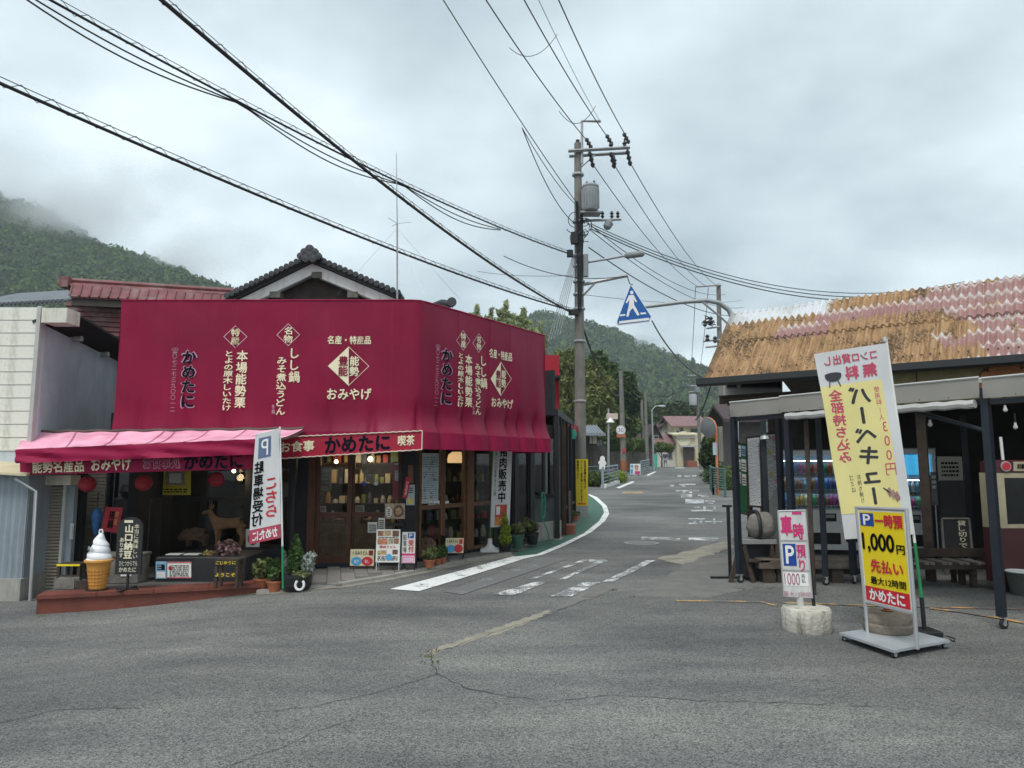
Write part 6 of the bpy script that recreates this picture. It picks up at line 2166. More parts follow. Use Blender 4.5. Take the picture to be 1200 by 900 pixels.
# yellow advertising plate wrapped on the pole
pn = Panel('yellow_plate', px4(674, 538, 689, 593, Yp - .24), .03, mat('plate_yellow', (.66, .50, .02), .5, .05), up)
pn.text('当店自慢の味です', .68, .86, .36, .97, BLACKP, True, bold=.03)
pn.text('コーヒー豆を売っております'.replace('ー', '｜'), .42, .60, .10, .97, BLACKP, True, bold=.02)
pn.text('御賞味下さい', .12, .30, .58, .97, BLACKP, True, bold=.02)
pn.scribble(.2, .85, .03, .075, 1, REDP, 3, fill=.9)
B().box(pn.c[3].x, pn.c[2].x, Yp - .23, Yp - .2, PB.z, pn.c[3].z).build('plate_post', STEEL, up)

# ================================================================== crossing sign on its curved mast
Ysg = 18.7
sp_ = thing('crossing_sign_mast', 'curved steel mast behind the shed carrying a blue crossing sign', 'sign mast', Fr(at(862, 560, 18.9).x, 18.9, .1))
mp_ = [(862, 570, 18.9), (862, 460, 18.9), (862, 395, 18.9), (860, 376, 18.9), (854, 363, 18.9), (843, 355, 18.9), (828, 352, 18.85), (800, 354, 18.82), (745, 361, 18.82)]
B().tube([at(*q) for q in mp_], [.085, .08, .075, .072, .07, .065, .06, .055, .05], 10).build('mast', STEEL, sp_, True)
B().tube([at(862, 388, 18.9), at(845, 372, 18.87), at(822, 353, 18.83)], .03, 8).build('mast_brace', STEEL, sp_, True)
tri = [(739, 333), (763.5, 371), (761.5, 376.5), (724, 381), (722.5, 377)]
bb = B(); P3 = [at(x, y, Ysg) for x, y in tri]
bb.prism([(q.x, q.z) for q in P3], (Ysg, Ysg + .06), 'y')
sg = bb.build('sign_plate', mat('sign_white', (.72, .74, .76), .4, .03), sp_)
cxs, czs = np.mean([q.x for q in P3[:1] + P3[1:3] + P3[3:]]), np.mean([q.z for q in P3])
cc = at(742, 363, Ysg)
bb = B(); bb.prism([(cc.x + (q.x - cc.x) * .965, cc.z + (q.z - cc.z) * .965) for q in P3], (Ysg - .004, Ysg - .001), 'y'); bb.build('blue_field', mat('sign_blue', (.012, .10, .34), .4, .05), sg)

def flat_px(polys, m, name, parent, Y):
 bb = B()
 for pl in polys:
  bb.prism([(at(x, y, Y).x, at(x, y, Y).z) for x, y in pl], (Y - .002, Y), 'y')
 return bb.build(name, m, parent)

man = [[(738.5, 341.5), (740.5, 340.5), (742, 341.5), (742.2, 343.8), (740.5, 345), (738.6, 344)],
  [(737, 346), (742.5, 345.5), (746.5, 353.5), (745, 354.3), (742.6, 350.5), (743.2, 357), (736.8, 357.5), (737.6, 351), (734.5, 355.5), (733.2, 354.6)],
  [(737, 357.3), (743, 357), (746.5, 363), (749.5, 369), (747, 370), (741.5, 361), (738.3, 364.5), (736.5, 371), (734, 371), (735.6, 363)],
  [(727, 368.5), (733, 368), (732.5, 370), (726, 370.6)], [(750, 366.5), (756.5, 366), (757.5, 367.8), (751, 368.5)], [(725.5, 376.5), (760.5, 372.3), (761, 375.2), (725.5, 379.3)]]
flat_px(man, WHITEPR, 'walking_figure', sg, Ysg - .006)
B().box(at(740, 340, Ysg).x - .04, at(740, 340, Ysg).x + .04, Ysg + .06, Ysg + .1, at(740, 375, Ysg).z, at(740, 350, Ysg).z).build('clamp', STEEL, sp_)

# ================================================================== wires
CAB = mat('cable_black', (.014, .014, .015), .5, .1)
WIR = mat('wire_grey', (.07, .075, .08), .5, .1)

def cat_pts(a, b_, sag, n=40):
 return [Vector(a).lerp(Vector(b_), i / n) - Vector((0, 0, sag * 4 * (i / n) * (1 - i / n))) for i in range(n + 1)]

def wire(label, a, b_, r, sag=.2, m=WIR, name='power_line', n=40, cat='wire', group='overhead wires'):
 o = B().tube(cat_pts(a, b_, sag, n), r, 5).build(name, m, None, True)
 return tag(o, label, cat, group)

def lashed(label, a, b_, sag, r=.026, n=60, seed=0):
 """thick cable hung from a messenger wire by wire rings"""
 t = thing('telephone_cable', label, 'cable', Matrix.Translation(Vector(b_)), 'lashed cables to the pole')
 pts = cat_pts(a, b_, sag, n)
 B().tube([p + Vector((0, 0, -.035)) for p in pts], r, 7).build('cable', CAB, t, True)
 B().tube([p + Vector((0, 0, .04)) for p in pts], .006, 4).build('messenger_wire', CAB, t)
 Lt = sum((pts[i + 1] - pts[i]).length for i in range(n))
 hp = cat_pts(a, b_, sag, int(Lt / .17))
 B().tube([p + Vector((0, 0, (.047 if i % 2 else -.06 - .02 * rw.random()) + .012 * rw.random())) for i, p in enumerate(hp)], .0055, 4).build('hanger_rings', CAB, t)
 return t

lashed('lashed black cable crossing low from the left edge to the pole', at(-240, -15, 6.0), pp_(671, 363), .25, .021)
lashed('lashed black cable falling steeply from the top edge to the pole', at(90, -90, 6.5), pp_(672, 366), .35, .027)
lashed('looser lashed cable from the upper left corner to the pole shoulder', at(-60, -70, 7.5), pp_(670, 297), .3, .018)
tq = [at(-60, -70, 7.5), pp_(670, 297)]
base = cat_pts(tq[0], tq[1], .3, 60)
for k, (d1, lb) in enumerate(((.16, 'slack loop of cable hanging under the loose lashed cable, upper'), (.30, 'slack loop of cable hanging under the loose lashed cable, lower'))):
 pts = []
 for i, p in enumerate(base[:46]):
  ph_ = abs(math.sin(i / 46 * math.pi * 3))
  pts.append(p + Vector((0, 0, -.05 - d1 * ph_ * .8)))
 tag(B().tube(pts, .012, 5).build('slack_cable', CAB, None, True), lb, 'cable', 'slack loops')
wire('thin wire from the top edge meeting the pole below the crossarm', at(440, -130, 11), pp_(676, 238), .012, .15)
wire('conductor from the top edge to the left insulator', at(470, -160, 10), pp_(689, 166), .014, .25)
wire('conductor from the top edge to the middle insulator', at(530, -160, 10), pp_(713, 162), .014, .25)
wire('conductor from the top edge to the right insulator', at(586, -160, 10), pp_(734, 160), .014, .25)
wire('faint earth wire from the top edge to the raised bracket', at(560, -160, 10), pp_(703, 142), .007, .2)
# spacer loops between conductors
for (x, y, x2, y2, lb) in ((597, 56, 653, 40, 'drooping jumper lead joining the conductors near the top edge'), (655, 130, 698, 124, 'drooping jumper lead joining the conductors above the crossarm')):
 a, c_ = at(x, y, 16), at(x2, y2, 16.5)
 wire(lb, a, c_, .008, .38, CAB, 'jumper_lead', 24)
a = at(612, 150, 16)
wire('service cable curving from the upper wire to the pole, outer', a, pp_(674, 262), .012, .35, CAB, 'service_cable')
wire('service cable curving from the upper wire to the pole, inner', a, pp_(675, 240), .010, .15, CAB, 'service_cable')
# lines to the far pole behind the shed
P2 = at(846, 560, 42)
p2 = thing('far_utility_pole', 'distant utility pole with crossarms rising behind the rusty roof', 'utility pole', Fr(at(846, 540, 42).x, 42, .6))
B().tube([(P2.x, 42, .3), at(842, 333, 42)], [.19, .13], 12).build('pole', CONP, p2, True)
for py, a_, c_ in ((336, 815, 845), (400, 824, 846), (407, 827, 849), (385, 828, 843)):
 B().tube([at(a_, py, 41.8), at(c_, py - 2, 41.8)], .06, 5).build('crossarm', STEEL, p2)
for px, py in ((826, 379), (833, 375), (829, 396), (838, 398)):
 B(Matrix.Translation(at(px, py, 41.7))).lathe([(.06, -.2), (.14, -.1), (.08, 0), (.14, .1), (.06, .2)], 8).build('insulator', INS, p2, True)
bb = B()
for k in range(6):
 c_ = at(832 + rw.uniform(-7, 7), 377 + rw.uniform(-4, 4), 41.7)
 bb.tube([c_ + Vector((rw.uniform(-.3, .3), 0, rw.uniform(-.2, .2))) for _ in range(6)], .03, 4)
bb.build('cable_coils', CAB, p2)
wire('conductor running from the left insulator down to the far pole', pp_(693, 190), at(818, 336, 41.8), .014, .5)
wire('conductor running from the middle insulator down to the far pole', pp_(718, 190), at(828, 336, 41.8), .014, .5)
wire('conductor running from the right insulator down to the far pole', pp_(737, 188), at(840, 335, 41.8), .014, .5)
wire('low line from the cable coils past the crossing sign, upper', pp_(690, 262), at(850, 345, 44), .014, .7)
wire('low line from the cable coils past the crossing sign, middle', pp_(690, 268), at(872, 360, 44), .014, .8)
wire('low line from the cable coils past the crossing sign, lower', pp_(690, 290), at(880, 368, 44), .018, .8, CAB)
for k in range(3):
 wire(['top', 'middle', 'bottom'][k] + ' of three service wires sweeping right over the rusty roof', pp_(692, 262 + k * 3), at(1130, 330 + k * 5, 24), .014 + .002 * k, 1.1)
wire('faint horizontal wire left of the pole above the roofline', at(560, 318, 26), pp_(680, 322), .008, .1)
wire('faint horizontal wire behind the crossing sign', pp_(682, 345), at(870, 352, 36), .008, .2)
wire('black cable drooping from the pole towards the speed sign pole', pp_(683, 383), at(729, 459, 43.5), .03, .9, CAB, 'drop_cable')
wire('twisted black cable from the crossing sign down to the shed gutter', at(764, 376, 18.75), at(834, 448, 12.4), .02, .25, CAB, 'drop_cable')
wire('black cable hanging down behind the shed gutter corner', at(834, 448, 12.4), at(815, 492, 20), .018, .12, CAB, 'drop_cable')
wire('low cable from the pole cantilever to the crossing sign', pp_(735, 323, -.4), at(741, 333, Ysg), .016, .1, CAB, 'drop_cable', 10)
wire('long low cable from the left edge of the pole cantilever', pp_(590, 300, -1), pp_(735, 323, -.4), .012, .3, CAB, 'drop_cable')

# ================================================================== up the road: trees
def tpx(cx_, cy_, rx, ry, Y, dz=1.0):
 p = at(cx_, cy_, Y)
 k = Y / F
 return (p.x, p.y, p.z, rx * k, max(rx, ry) * k * .8, ry * k)

BAM = leaf_mat('leaf_bamboo', (.055, .075, .022), (.25, .27, .09), .5)
DKG = leaf_mat('leaf_dark', (.014, .032, .010), (.085, .13, .035), .45)
MDG = leaf_mat('leaf_mid', (.03, .055, .015), (.15, .20, .055), .45)

def tree_px(name, label, Y, bl, n, size, lm, seed, group=None, hang=0, asp=1.8, tr=.15, cat='tree'):
 blobs = [tpx(*q, Y + (q[4] if len(q) > 4 else 0)) if False else tpx(q[0], q[1], q[2], q[3], Y + (q[4] if len(q) > 4 else 0)) for q in bl]
 x = blobs[0][0]
 return tree(name, label, Vector((x, Y, gz(x, Y))), blobs, n, size, lm, tr, seed, cat, group, hang, asp)

bg_ = 'trees behind the red shop and up the road'
BAT = leaf_mat('leaf_bamboo_tip', (.17, .21, .10), (.44, .49, .26), .8)
for i, (x, y, r) in enumerate(((558, 362, 8), (575, 366, 7), (592, 358, 10), (613, 366, 11), (632, 382, 8))):
 tree_px('bamboo', ['leftmost feathery bamboo plume over the red shop roof', 'second bamboo plume over the red shop roof', 'tallest feathery bamboo plume over the red shop roof', 'broad bamboo plume, fourth over the red shop roof', 'rightmost bamboo plume at the utility pole'][i],
   30 + i * .7, [(x, y + 28, r * 1.1, 14), (x - 1, y + 10, r * .6, 8), (x + 1, y, r * .3, 6), (x - r * .7, y + 8, r * .5, 3), (x + r * .6, y + 12, r * .55, 3), (x - r * .4, y + 17, r * .6, 4), (x + r, y + 20, r * .5, 3)], 1500, .075, BAT, 50 + i, bg_, .6, 3.4, .03, 'bamboo')
tree_px('bamboo_grove', 'olive bamboo clump directly right of the utility pole, nearest', 54, [(686, 480, 12, 20), (700, 470, 16, 24), (694, 440, 12, 18), (708, 452, 13, 14), (705, 495, 16, 18), (690, 500, 14, 22), (712, 478, 9, 14)], 13000, .17, BAM, 60, bg_, .5, 3.0, .08, 'bamboo')
tree_px('bamboo_grove', 'olive bamboo clump between the café awning and the utility pole', 56, [(662, 450, 13, 22), (670, 425, 12, 16), (655, 430, 10, 20), (664, 480, 14, 22), (676, 460, 10, 24)], 13000, .17, BAM, 61, bg_, .5, 3.0, .08, 'bamboo')
tree_px('broadleaf_tree', 'dark leafy tree rising behind the bamboo by the road', 66, [(722, 455, 20, 22), (735, 447, 12, 12), (712, 440, 16, 18), (738, 470, 13, 18), (720, 490, 24, 18), (700, 425, 14, 14), (690, 450, 16, 26)], 11000, .26, DKG, 62, bg_, tr=.25)
tree_px('broadleaf_tree', 'mid green tree behind the speed limit sign', 72, [(712, 505, 16, 12), (728, 500, 14, 14), (742, 500, 10, 12), (698, 500, 12, 16)], 6000, .24, MDG, 63, bg_, tr=.2)
tree_px('broadleaf_tree', 'broad dark tree beyond the leaning poles, left of the cream house', 120, [(765, 492, 16, 16), (757, 500, 12, 14), (778, 484, 14, 12), (772, 502, 16, 10)], 6000, .42, DKG, 64, bg_, tr=.3)
tree_px('broadleaf_tree', 'broad dark tree above the cream house roof', 130, [(795, 484, 16, 14), (810, 486, 14, 12), (783, 486, 10, 12), (803, 498, 18, 10)], 6000, .45, DKG, 65, bg_, tr=.3)
tree_px('broadleaf_tree', 'large dark tree on the slope behind the leaning poles', 100, [(748, 480, 12, 20), (740, 500, 14, 14), (752, 496, 10, 14)], 5000, .36, DKG, 66, bg_, tr=.25)
tree_px('garden_tree', 'dark clipped garden tree behind the orange mirror pole', 44, [(836, 522, 13, 15), (829, 536, 9, 13), (846, 534, 11, 16), (840, 510, 9, 8), (850, 518, 10, 14)], 9500, .16, DKG, 67, tr=.12)
tree_px('garden_tree', 'round clipped bush in front of the dark gabled house', 80, [(775, 524, 9, 6), (784, 525, 6, 5), (769, 526, 5, 4)], 2600, .18, MDG, 68, tr=.1, cat='bush')
for i, (x, lb) in enumerate(((722, 'olive hedge clump on the stone wall nearest the speed sign'), (735, 'olive hedge clump in the middle of the stone wall'), (748, 'olive hedge clump at the far end of the stone wall'))):
 tree_px('hedge_bush', lb, 56 + i * 4, [(x, 520, 8, 7), (x + 5, 524, 6, 5), (x - 5, 523, 6, 6)], 1800, .17, MDG, 70 + i, 'hedge on the stone wall', tr=.06, cat='bush')
bb = B(); bb.add([at(697, 521, 55), at(760, 523, 66), at(760, 546, 66), at(697, 548, 55)], [(0, 1, 2, 3)])
bb = B(); slab(bb, at(697, 522, 56), at(760, 524, 68), at(760, 548, 68), at(697, 551, 56), 1.2)
tag(bb.build('stone_wall', mat('dark_stone', (.075, .062, .05), .9, .5, 1.5, bump=.8, bscale=3), None), 'dark retaining stone wall below the hedge', 'wall')
g0 = G(690, 578)
bb = B()
v, f = leaf_cloud([(at(694, 560, 37).x, 37.5, gz(4, 37) + .35, 1.1, 1.0, .45), (at(700, 562, 38).x, 39, gz(4, 38) + .3, 1.0, .9, .4), (at(690, 563, 37).x, 38.5, gz(4, 38) + .3, .9, .9, .4)], 3000, .09, 91)
tag(np_mesh('verge_bush', v, f, MDG), 'low green bush behind the curve, right of the yellow plate', 'bush')
v, f = leaf_cloud([(at(727, 563, 41).x, 41.5, gz(6, 41) + .3, .5, .9, .4)], 700, .09, 92)
tag(np_mesh('verge_bush', v, f, LGY), 'small yellow-green bush at the foot of the speed sign pole', 'bush')

for i, (x, y, Y, r) in enumerate(((830, 556, 40, 1.0), (846, 560, 34, 1.1), (838, 552, 46, 1.0))):
 q = at(x, y, Y)
 v, f = leaf_cloud([(q.x + .5, Y, gz(q.x, Y) + .45, r, .8, .55), (q.x + 1.2, Y + .5, gz(q.x, Y) + .6, r, .8, .7)], 1800, .09, 95 + i)
 tag(np_mesh('verge_bush', v, f, MDG if i else DKG), ['low dark bush behind the green railing, left of the mirror pole', 'low bush behind the mirror pole and green mesh railing', 'farther low bush on the right verge'][i], 'bush')
# ------------------------------------------------------------------ tiled hut, bridge railing
t = thing('tiled_hut', 'small dark hut with blue-grey tiled roof behind the utility pole', 'house', Fr(at(692, 545, 46).x, 46, .6))
a = at(676, 519, 46)
xl, xr2 = at(672, 520, 46).x, at(702, 520, 46).x
B().box(xl, xr2 - .1, 46, 49, .3, at(690, 510, 46).z).build('wall', mat('dark_boards', (.05, .04, .038), .85, .3, 6), t)
B().box(at(691, 520, 46).x, xr2 - .15, 45.95, 46, at(690, 520, 46).z, at(690, 510, 46).z).build('plaster_panel', mat('cream_plaster', (.48, .44, .34), .8), t)
zr0, zr1 = at(690, 510, 45.4).z, at(690, 500, 48).z
bb = B(); bb.add([(xl - .3, 45.3, zr0), (xr2 + .35, 45.3, zr0 - .05), (xr2 + .1, 48.5, zr1), (xl - .3, 48.5, zr1), (xl - .3, 45.3, zr0 + .1), (xr2 + .35, 45.3, zr0 + .06), (xr2 + .1, 48.5, zr1 + .1), (xl - .3, 48.5, zr1 + .1)], [(3, 2, 1, 0), (4, 5, 6, 7), (0, 1, 5, 4), (1, 2, 6, 5), (2, 3, 7, 6), (3, 0, 4, 7)])
bb.build('roof', mat('kawara_blue', (.20, .225, .25), .5, .15), t)
bb = B()
for k in range(12):
 x = xl - .2 + (xr2 + .4 - xl) * k / 11
 bb.tube([(x, 45.3, zr0 + .1), (x - .1, 48.5, zr1 + .12)], .05, 6)
bb.build('cover_tiles', mat('kawara_blue', (.20, .225, .25)), t, True)
for k in range(5):
 B().box(at(678 + k * 4, 531, 45.9).x, at(678.6 + k * 4, 531, 45.9).x, 45.9, 45.97, .5, at(690, 512, 46).z).build('batten', BLACK, t)

def railing(label, pts, h, m, rails=5, name='road_railing', post=.07, solid=None):
 p0 = Vector(pts[0])
 t = thing(name, label, 'railing', Matrix.Translation((p0.x, p0.y, gz(p0.x, p0.y))))
 for i in range(len(pts) - 1):
  a, c_ = Vector(pts[i]), Vector(pts[i + 1])
  za_, zc = gz(*a), gz(*c_)
  n_ = max(1, round((c_ - a).length / 1.6))
  for k in range(n_ + 1):
   q = a.lerp(c_, k / n_)
   B().box(q.x - post / 2, q.x + post / 2, q.y - post / 2, q.y + post / 2, gz(q.x, q.y) - .1, gz(q.x, q.y) + h).build('post', m, t)
  for k in range(rails):
   z = h * (.3 + .68 * k / (rails - 1))
   B().tube([(a.x, a.y, za_ + z), (c_.x, c_.y, zc + z)], .045 if k == rails - 1 else .03, 6).build('rail', m, t)
  if solid:
   d = (c_ - a).normalized()
   n2 = Vector((-d.y, d.x)) * .12
   B().add([(a.x - n2.x, a.y - n2.y, za_ - .1), (c_.x - n2.x, c_.y - n2.y, zc - .1), (c_.x + n2.x, c_.y + n2.y, zc - .1), (a.x + n2.x, a.y + n2.y, za_ - .1),
      (a.x - n2.x, a.y - n2.y, za_ + .16), (c_.x - n2.x, c_.y - n2.y, zc + .16), (c_.x + n2.x, c_.y + n2.y, zc + .16), (a.x + n2.x, a.y + n2.y, za_ + .16)],
     [(3, 2, 1, 0), (4, 5, 6, 7), (0, 1, 5, 4), (1, 2, 6, 5), (2, 3, 7, 6), (3, 0, 4, 7)]).build('kerb', solid, t)
 return t

RB = mat('railing_blue_grey', (.22, .27, .30), .5, .1, 4)
RG = mat('railing_green', (.06, .13, .11), .6, .15, 4)
railing('blue-grey road railing beside the speed limit sign', gpx([(707, 572), (724, 566.5)]), 1.05, RB, 5, solid=WHITEP)
railing('blue-grey road railing beyond the election poster', gpx([(751, 557), (761, 553)]), 1.05, RB, 5)
railing('distant railing running behind the verge bush', gpx([(684, 569), (706, 567)]), 1.0, RG, 4)
railing('green mesh railing beside the orange mirror pole', gpx([(833, 574), (836, 580), (850, 583)]), 1.15, RG, 9)
railing('green railing on the right verge before the cream house', gpx([(825, 553), (829, 562)]), 1.15, RG, 9)
B().box(0, .1, 0, .1, 0, .1)
# white child-shaped caution board
p = G(706, 572)
t = thing('caution_board', 'white child-shaped caution board beside the railing', 'sign', Matrix.Translation(p))
Yc = p.y
sil = [(702, 550), (702.5, 545), (701, 542.5), (702, 540), (703.6, 539.5), (703, 537.5), (704, 535), (706, 534), (708, 535), (709, 537.5), (708.4, 539.5), (710, 541), (710.8, 544), (709, 545), (709, 550)]
B().prism([(at(x, y, Yc).x, at(x, y, Yc).z) for x, y in sil[::-1]], (Yc - .02, Yc + .02), 'y').build('board', WHITEP, t)
B().tube([(at(705.5, 550, Yc).x, Yc, p.z - .1), (at(705.5, 550, Yc).x, Yc, at(705, 548, Yc).z)], .04, 8).build('post', STEEL, t)

# speed limit pole
p = G(731.5, 564)
Yq = p.y
t = thing('speed_limit_pole', 'concrete pole carrying a round speed limit sign and red band', 'utility pole', Matrix.Translation(p))
B().tube([p + Vector((0, 0, -.2)), at(727.5, 434, Yq)], [.19, .12], 12).build('pole', CONP, t, True)
sc_ = at(727.5, 504, Yq - .25)

def disc(c_, r, y0, y1, m, name, parent, n=24, inner=None):
 bb = B()
 pts = [(c_.x + r * math.cos(k * 2 * math.pi / n), c_.z + r * math.sin(k * 2 * math.pi / n)) for k in range(n)]
 bb.prism(pts, (y0, y1), 'y')
 return bb.build(name, m, parent)

dd = disc(sc_, .30, Yq - .26, Yq - .22, mat('sign_ring_pale', (.46, .42, .42), .5, .1), 'sign_disc', t)
disc(sc_, .235, Yq - .268, Yq - .262, WHITEP, 'sign_face', dd)
text('30', sc_.x - .16, sc_.x + .16, sc_.z - .12, sc_.z + .12, mat('sign_digits', (.10, .12, .22), .5), dd, Fr(0, Yq - .27), bold=.0)
q = at(728, 510.5, Yq - .25)
B().cbox(q.x - .27, q.x + .27, Yq - .26, Yq - .23, q.z - .1, q.z + .08, .01).build('supplementary_plate', mat('plate_rust', (.42, .12, .05), .5, .15), t)
q = at(731, 528, Yq - .22)
disc(q, .11, Yq - .23, Yq - .2, REDP, 'red_mark', t)
q0, q1 = at(731, 540, Yq), at(731, 551, Yq)
B().lathe([(.2, q1.z), (.2, q0.z)], 14, c=(q0.x, Yq)).build('rust_sleeve', mat('rust_sleeve', (.26, .08, .03), .6, .4, 5), t)

# slim poles up the road
def slim(label, foot, top, r, arm=None, name='street_pole', m=None, extras=None):
 p = G(*foot)
 t = thing(name, label, 'pole', Matrix.Translation(p))
 tp = at(top[0], top[1], p.y)
 B().tube([p + Vector((0, 0, -.2)), tp], [r, r * .7], 10).build('pole', m or CONP, t, True)
 if arm:
  B().tube([tp + Vector((0, 0, -.05))] + [at(x, y, p.y) for x, y in arm], r * .5, 8).build('arm', STEEL, t, True)
  e_ = at(*arm[-1], p.y)
  B().cbox(e_.x - .4, e_.x + .2, p.y - .12, p.y + .12, e_.z - .1, e_.z, .03).build('lamp_head', mat('lamp_pale', (.5, .52, .52), .5), t)
 return t, p

t, p = slim('pale post with white loudspeaker box behind the railing', (713, 558), (713, 479), .09, m=STEEL, name='speaker_post')
q = at(718, 488, p.y)
B().cbox(q.x - .45, q.x + .35, p.y - .2, p.y + .2, q.z - .2, q.z + .2, .03).build('box', mat('beige_box', (.52, .42, .35), .6), t)
q = at(715, 492, p.y)
B().lathe([(.1, q.z + .15), (.28, q.z - .15), (.3, q.z - .2)], 12, c=(q.x, p.y - .1)).build('horn', WHITEP, t, True)
slim('leaning concrete pole, tallest left of the dark gabled house', (759, 552), (756, 459), .17)
slim('concrete pole just left of the tallest leaning pole', (754, 549), (752, 468), .17)
slim('street lamp post with arm reaching right before the dark gabled house', (766, 553), (764, 480), .09, [(768, 476), (777, 475)], 'street_lamp', STEEL)
t, p = slim('concrete utility pole beside the cream house', (822, 550), (815, 434), .19, name='roadside_utility_pole')
for py, dx in ((440, 9), (452, 9), (459, 8)):
 B().tube([at(815 - dx, py, p.y - .2), at(815 + dx * .4, py, p.y - .2)], .06, 5).build('crossarm', STEEL, t)
q = at(812, 468, p.y - .4)
B().lathe([(.0, -.55), (.36, -.55), (.38, .4), (.3, .5), (0, .52)], 14, M=Matrix.Translation(q)).build('transformer', mat('transformer_grey', (.30, .32, .33)), t, True)
q = at(817, 456, p.y - .4)
B().lathe([(.0, -.3), (.26, -.3), (.28, .25), (0, .32)], 12, M=Matrix.Translation(q)).build('switch_can', mat('switch_grey', (.22, .24, .25)), t, True)
for i, (x, y0, y1) in enumerate(((700.5, 538, 485), (744.5, 545, 487), (737, 544, 490), (721.5, 545, 487))):
 slim(['slim net post left of the white loudspeaker box', 'slim net post left of the leaning poles', 'slim net post beyond the hedge', 'slim net post behind the loudspeaker post'][i], (x, 549), (x, y1), .09, name='net_post', m=STEEL)
wire('cable between the leaning poles and the cream house pole, upper', at(756, 462, 66), at(815, 445, 68), .03, .8, CAB)
wire('cable between the speed sign pole and the leaning poles', at(728, 440, 44), at(756, 465, 66), .03, .5, CAB)
wire('far conductor from the far pole to the cream house pole, left', at(815, 337, 41.8), at(808, 440, 68), .02, .9)
wire('far conductor from the far pole to the cream house pole, right', at(830, 337, 41.8), at(818, 438, 68), .02, .9)
# election poster and green box
p = G(744, 558)
t = thing('poster_board', 'white poster board with a portrait beside the road railing', 'poster', Matrix.Translation(p))
pn = Panel('board', px4(738.5, 543.5, 750.5, 556, p.y), .04, WHITEP, t)
pn.disc(.62, .58, .18, .22, mat('portrait_skin', (.55, .30, .22), .6, .15)); pn.disc(.62, .72, .19, .14, BLACKP, .003); pn.rect(.45, .95, .02, .32, MAGP, .003); pn.rect(.04, .28, .05, .5, SKYB, .003); pn.text('青', .05, .3, .6, .9, SKYB)
B().box(pn.c[3].x + .1, pn.c[3].x + .16, p.y + .04, p.y + .08, p.z - .1, pn.c[0].z).build('post', OLDWOOD, t)
B().box(pn.c[2].x - .16, pn.c[2].x - .1, p.y + .04, p.y + .08, p.z - .1, pn.c[0].z).build('post', OLDWOOD, t)
p = G(767, 551)
Yg_ = p.y
gp = [(764, 549), (764, 533.5), (765.3, 532), (768.5, 532), (770, 533.5), (770, 549)]
t = thing('green_caution_board', 'tall mint green board standing at the roadside before the dark house', 'sign', Matrix.Translation(p))
B().prism([(at(x, y, Yg_).x, at(x, y, Yg_).z) for x, y in gp[::-1]], (Yg_ - .06, Yg_ + .06), 'y').build('board', mat('mint_green', (.06, .42, .33), .5, .06), t)
B().box(p.x - .2, p.x - .12, Yg_ - .04, Yg_ + .04, p.z - .05, at(767, 548, Yg_).z).build('leg', STEEL, t)
B().box(p.x + .12, p.x + .2, Yg_ - .04, Yg_ + .04, p.z - .05, at(767, 548, Yg_).z).build('leg', STEEL, t)

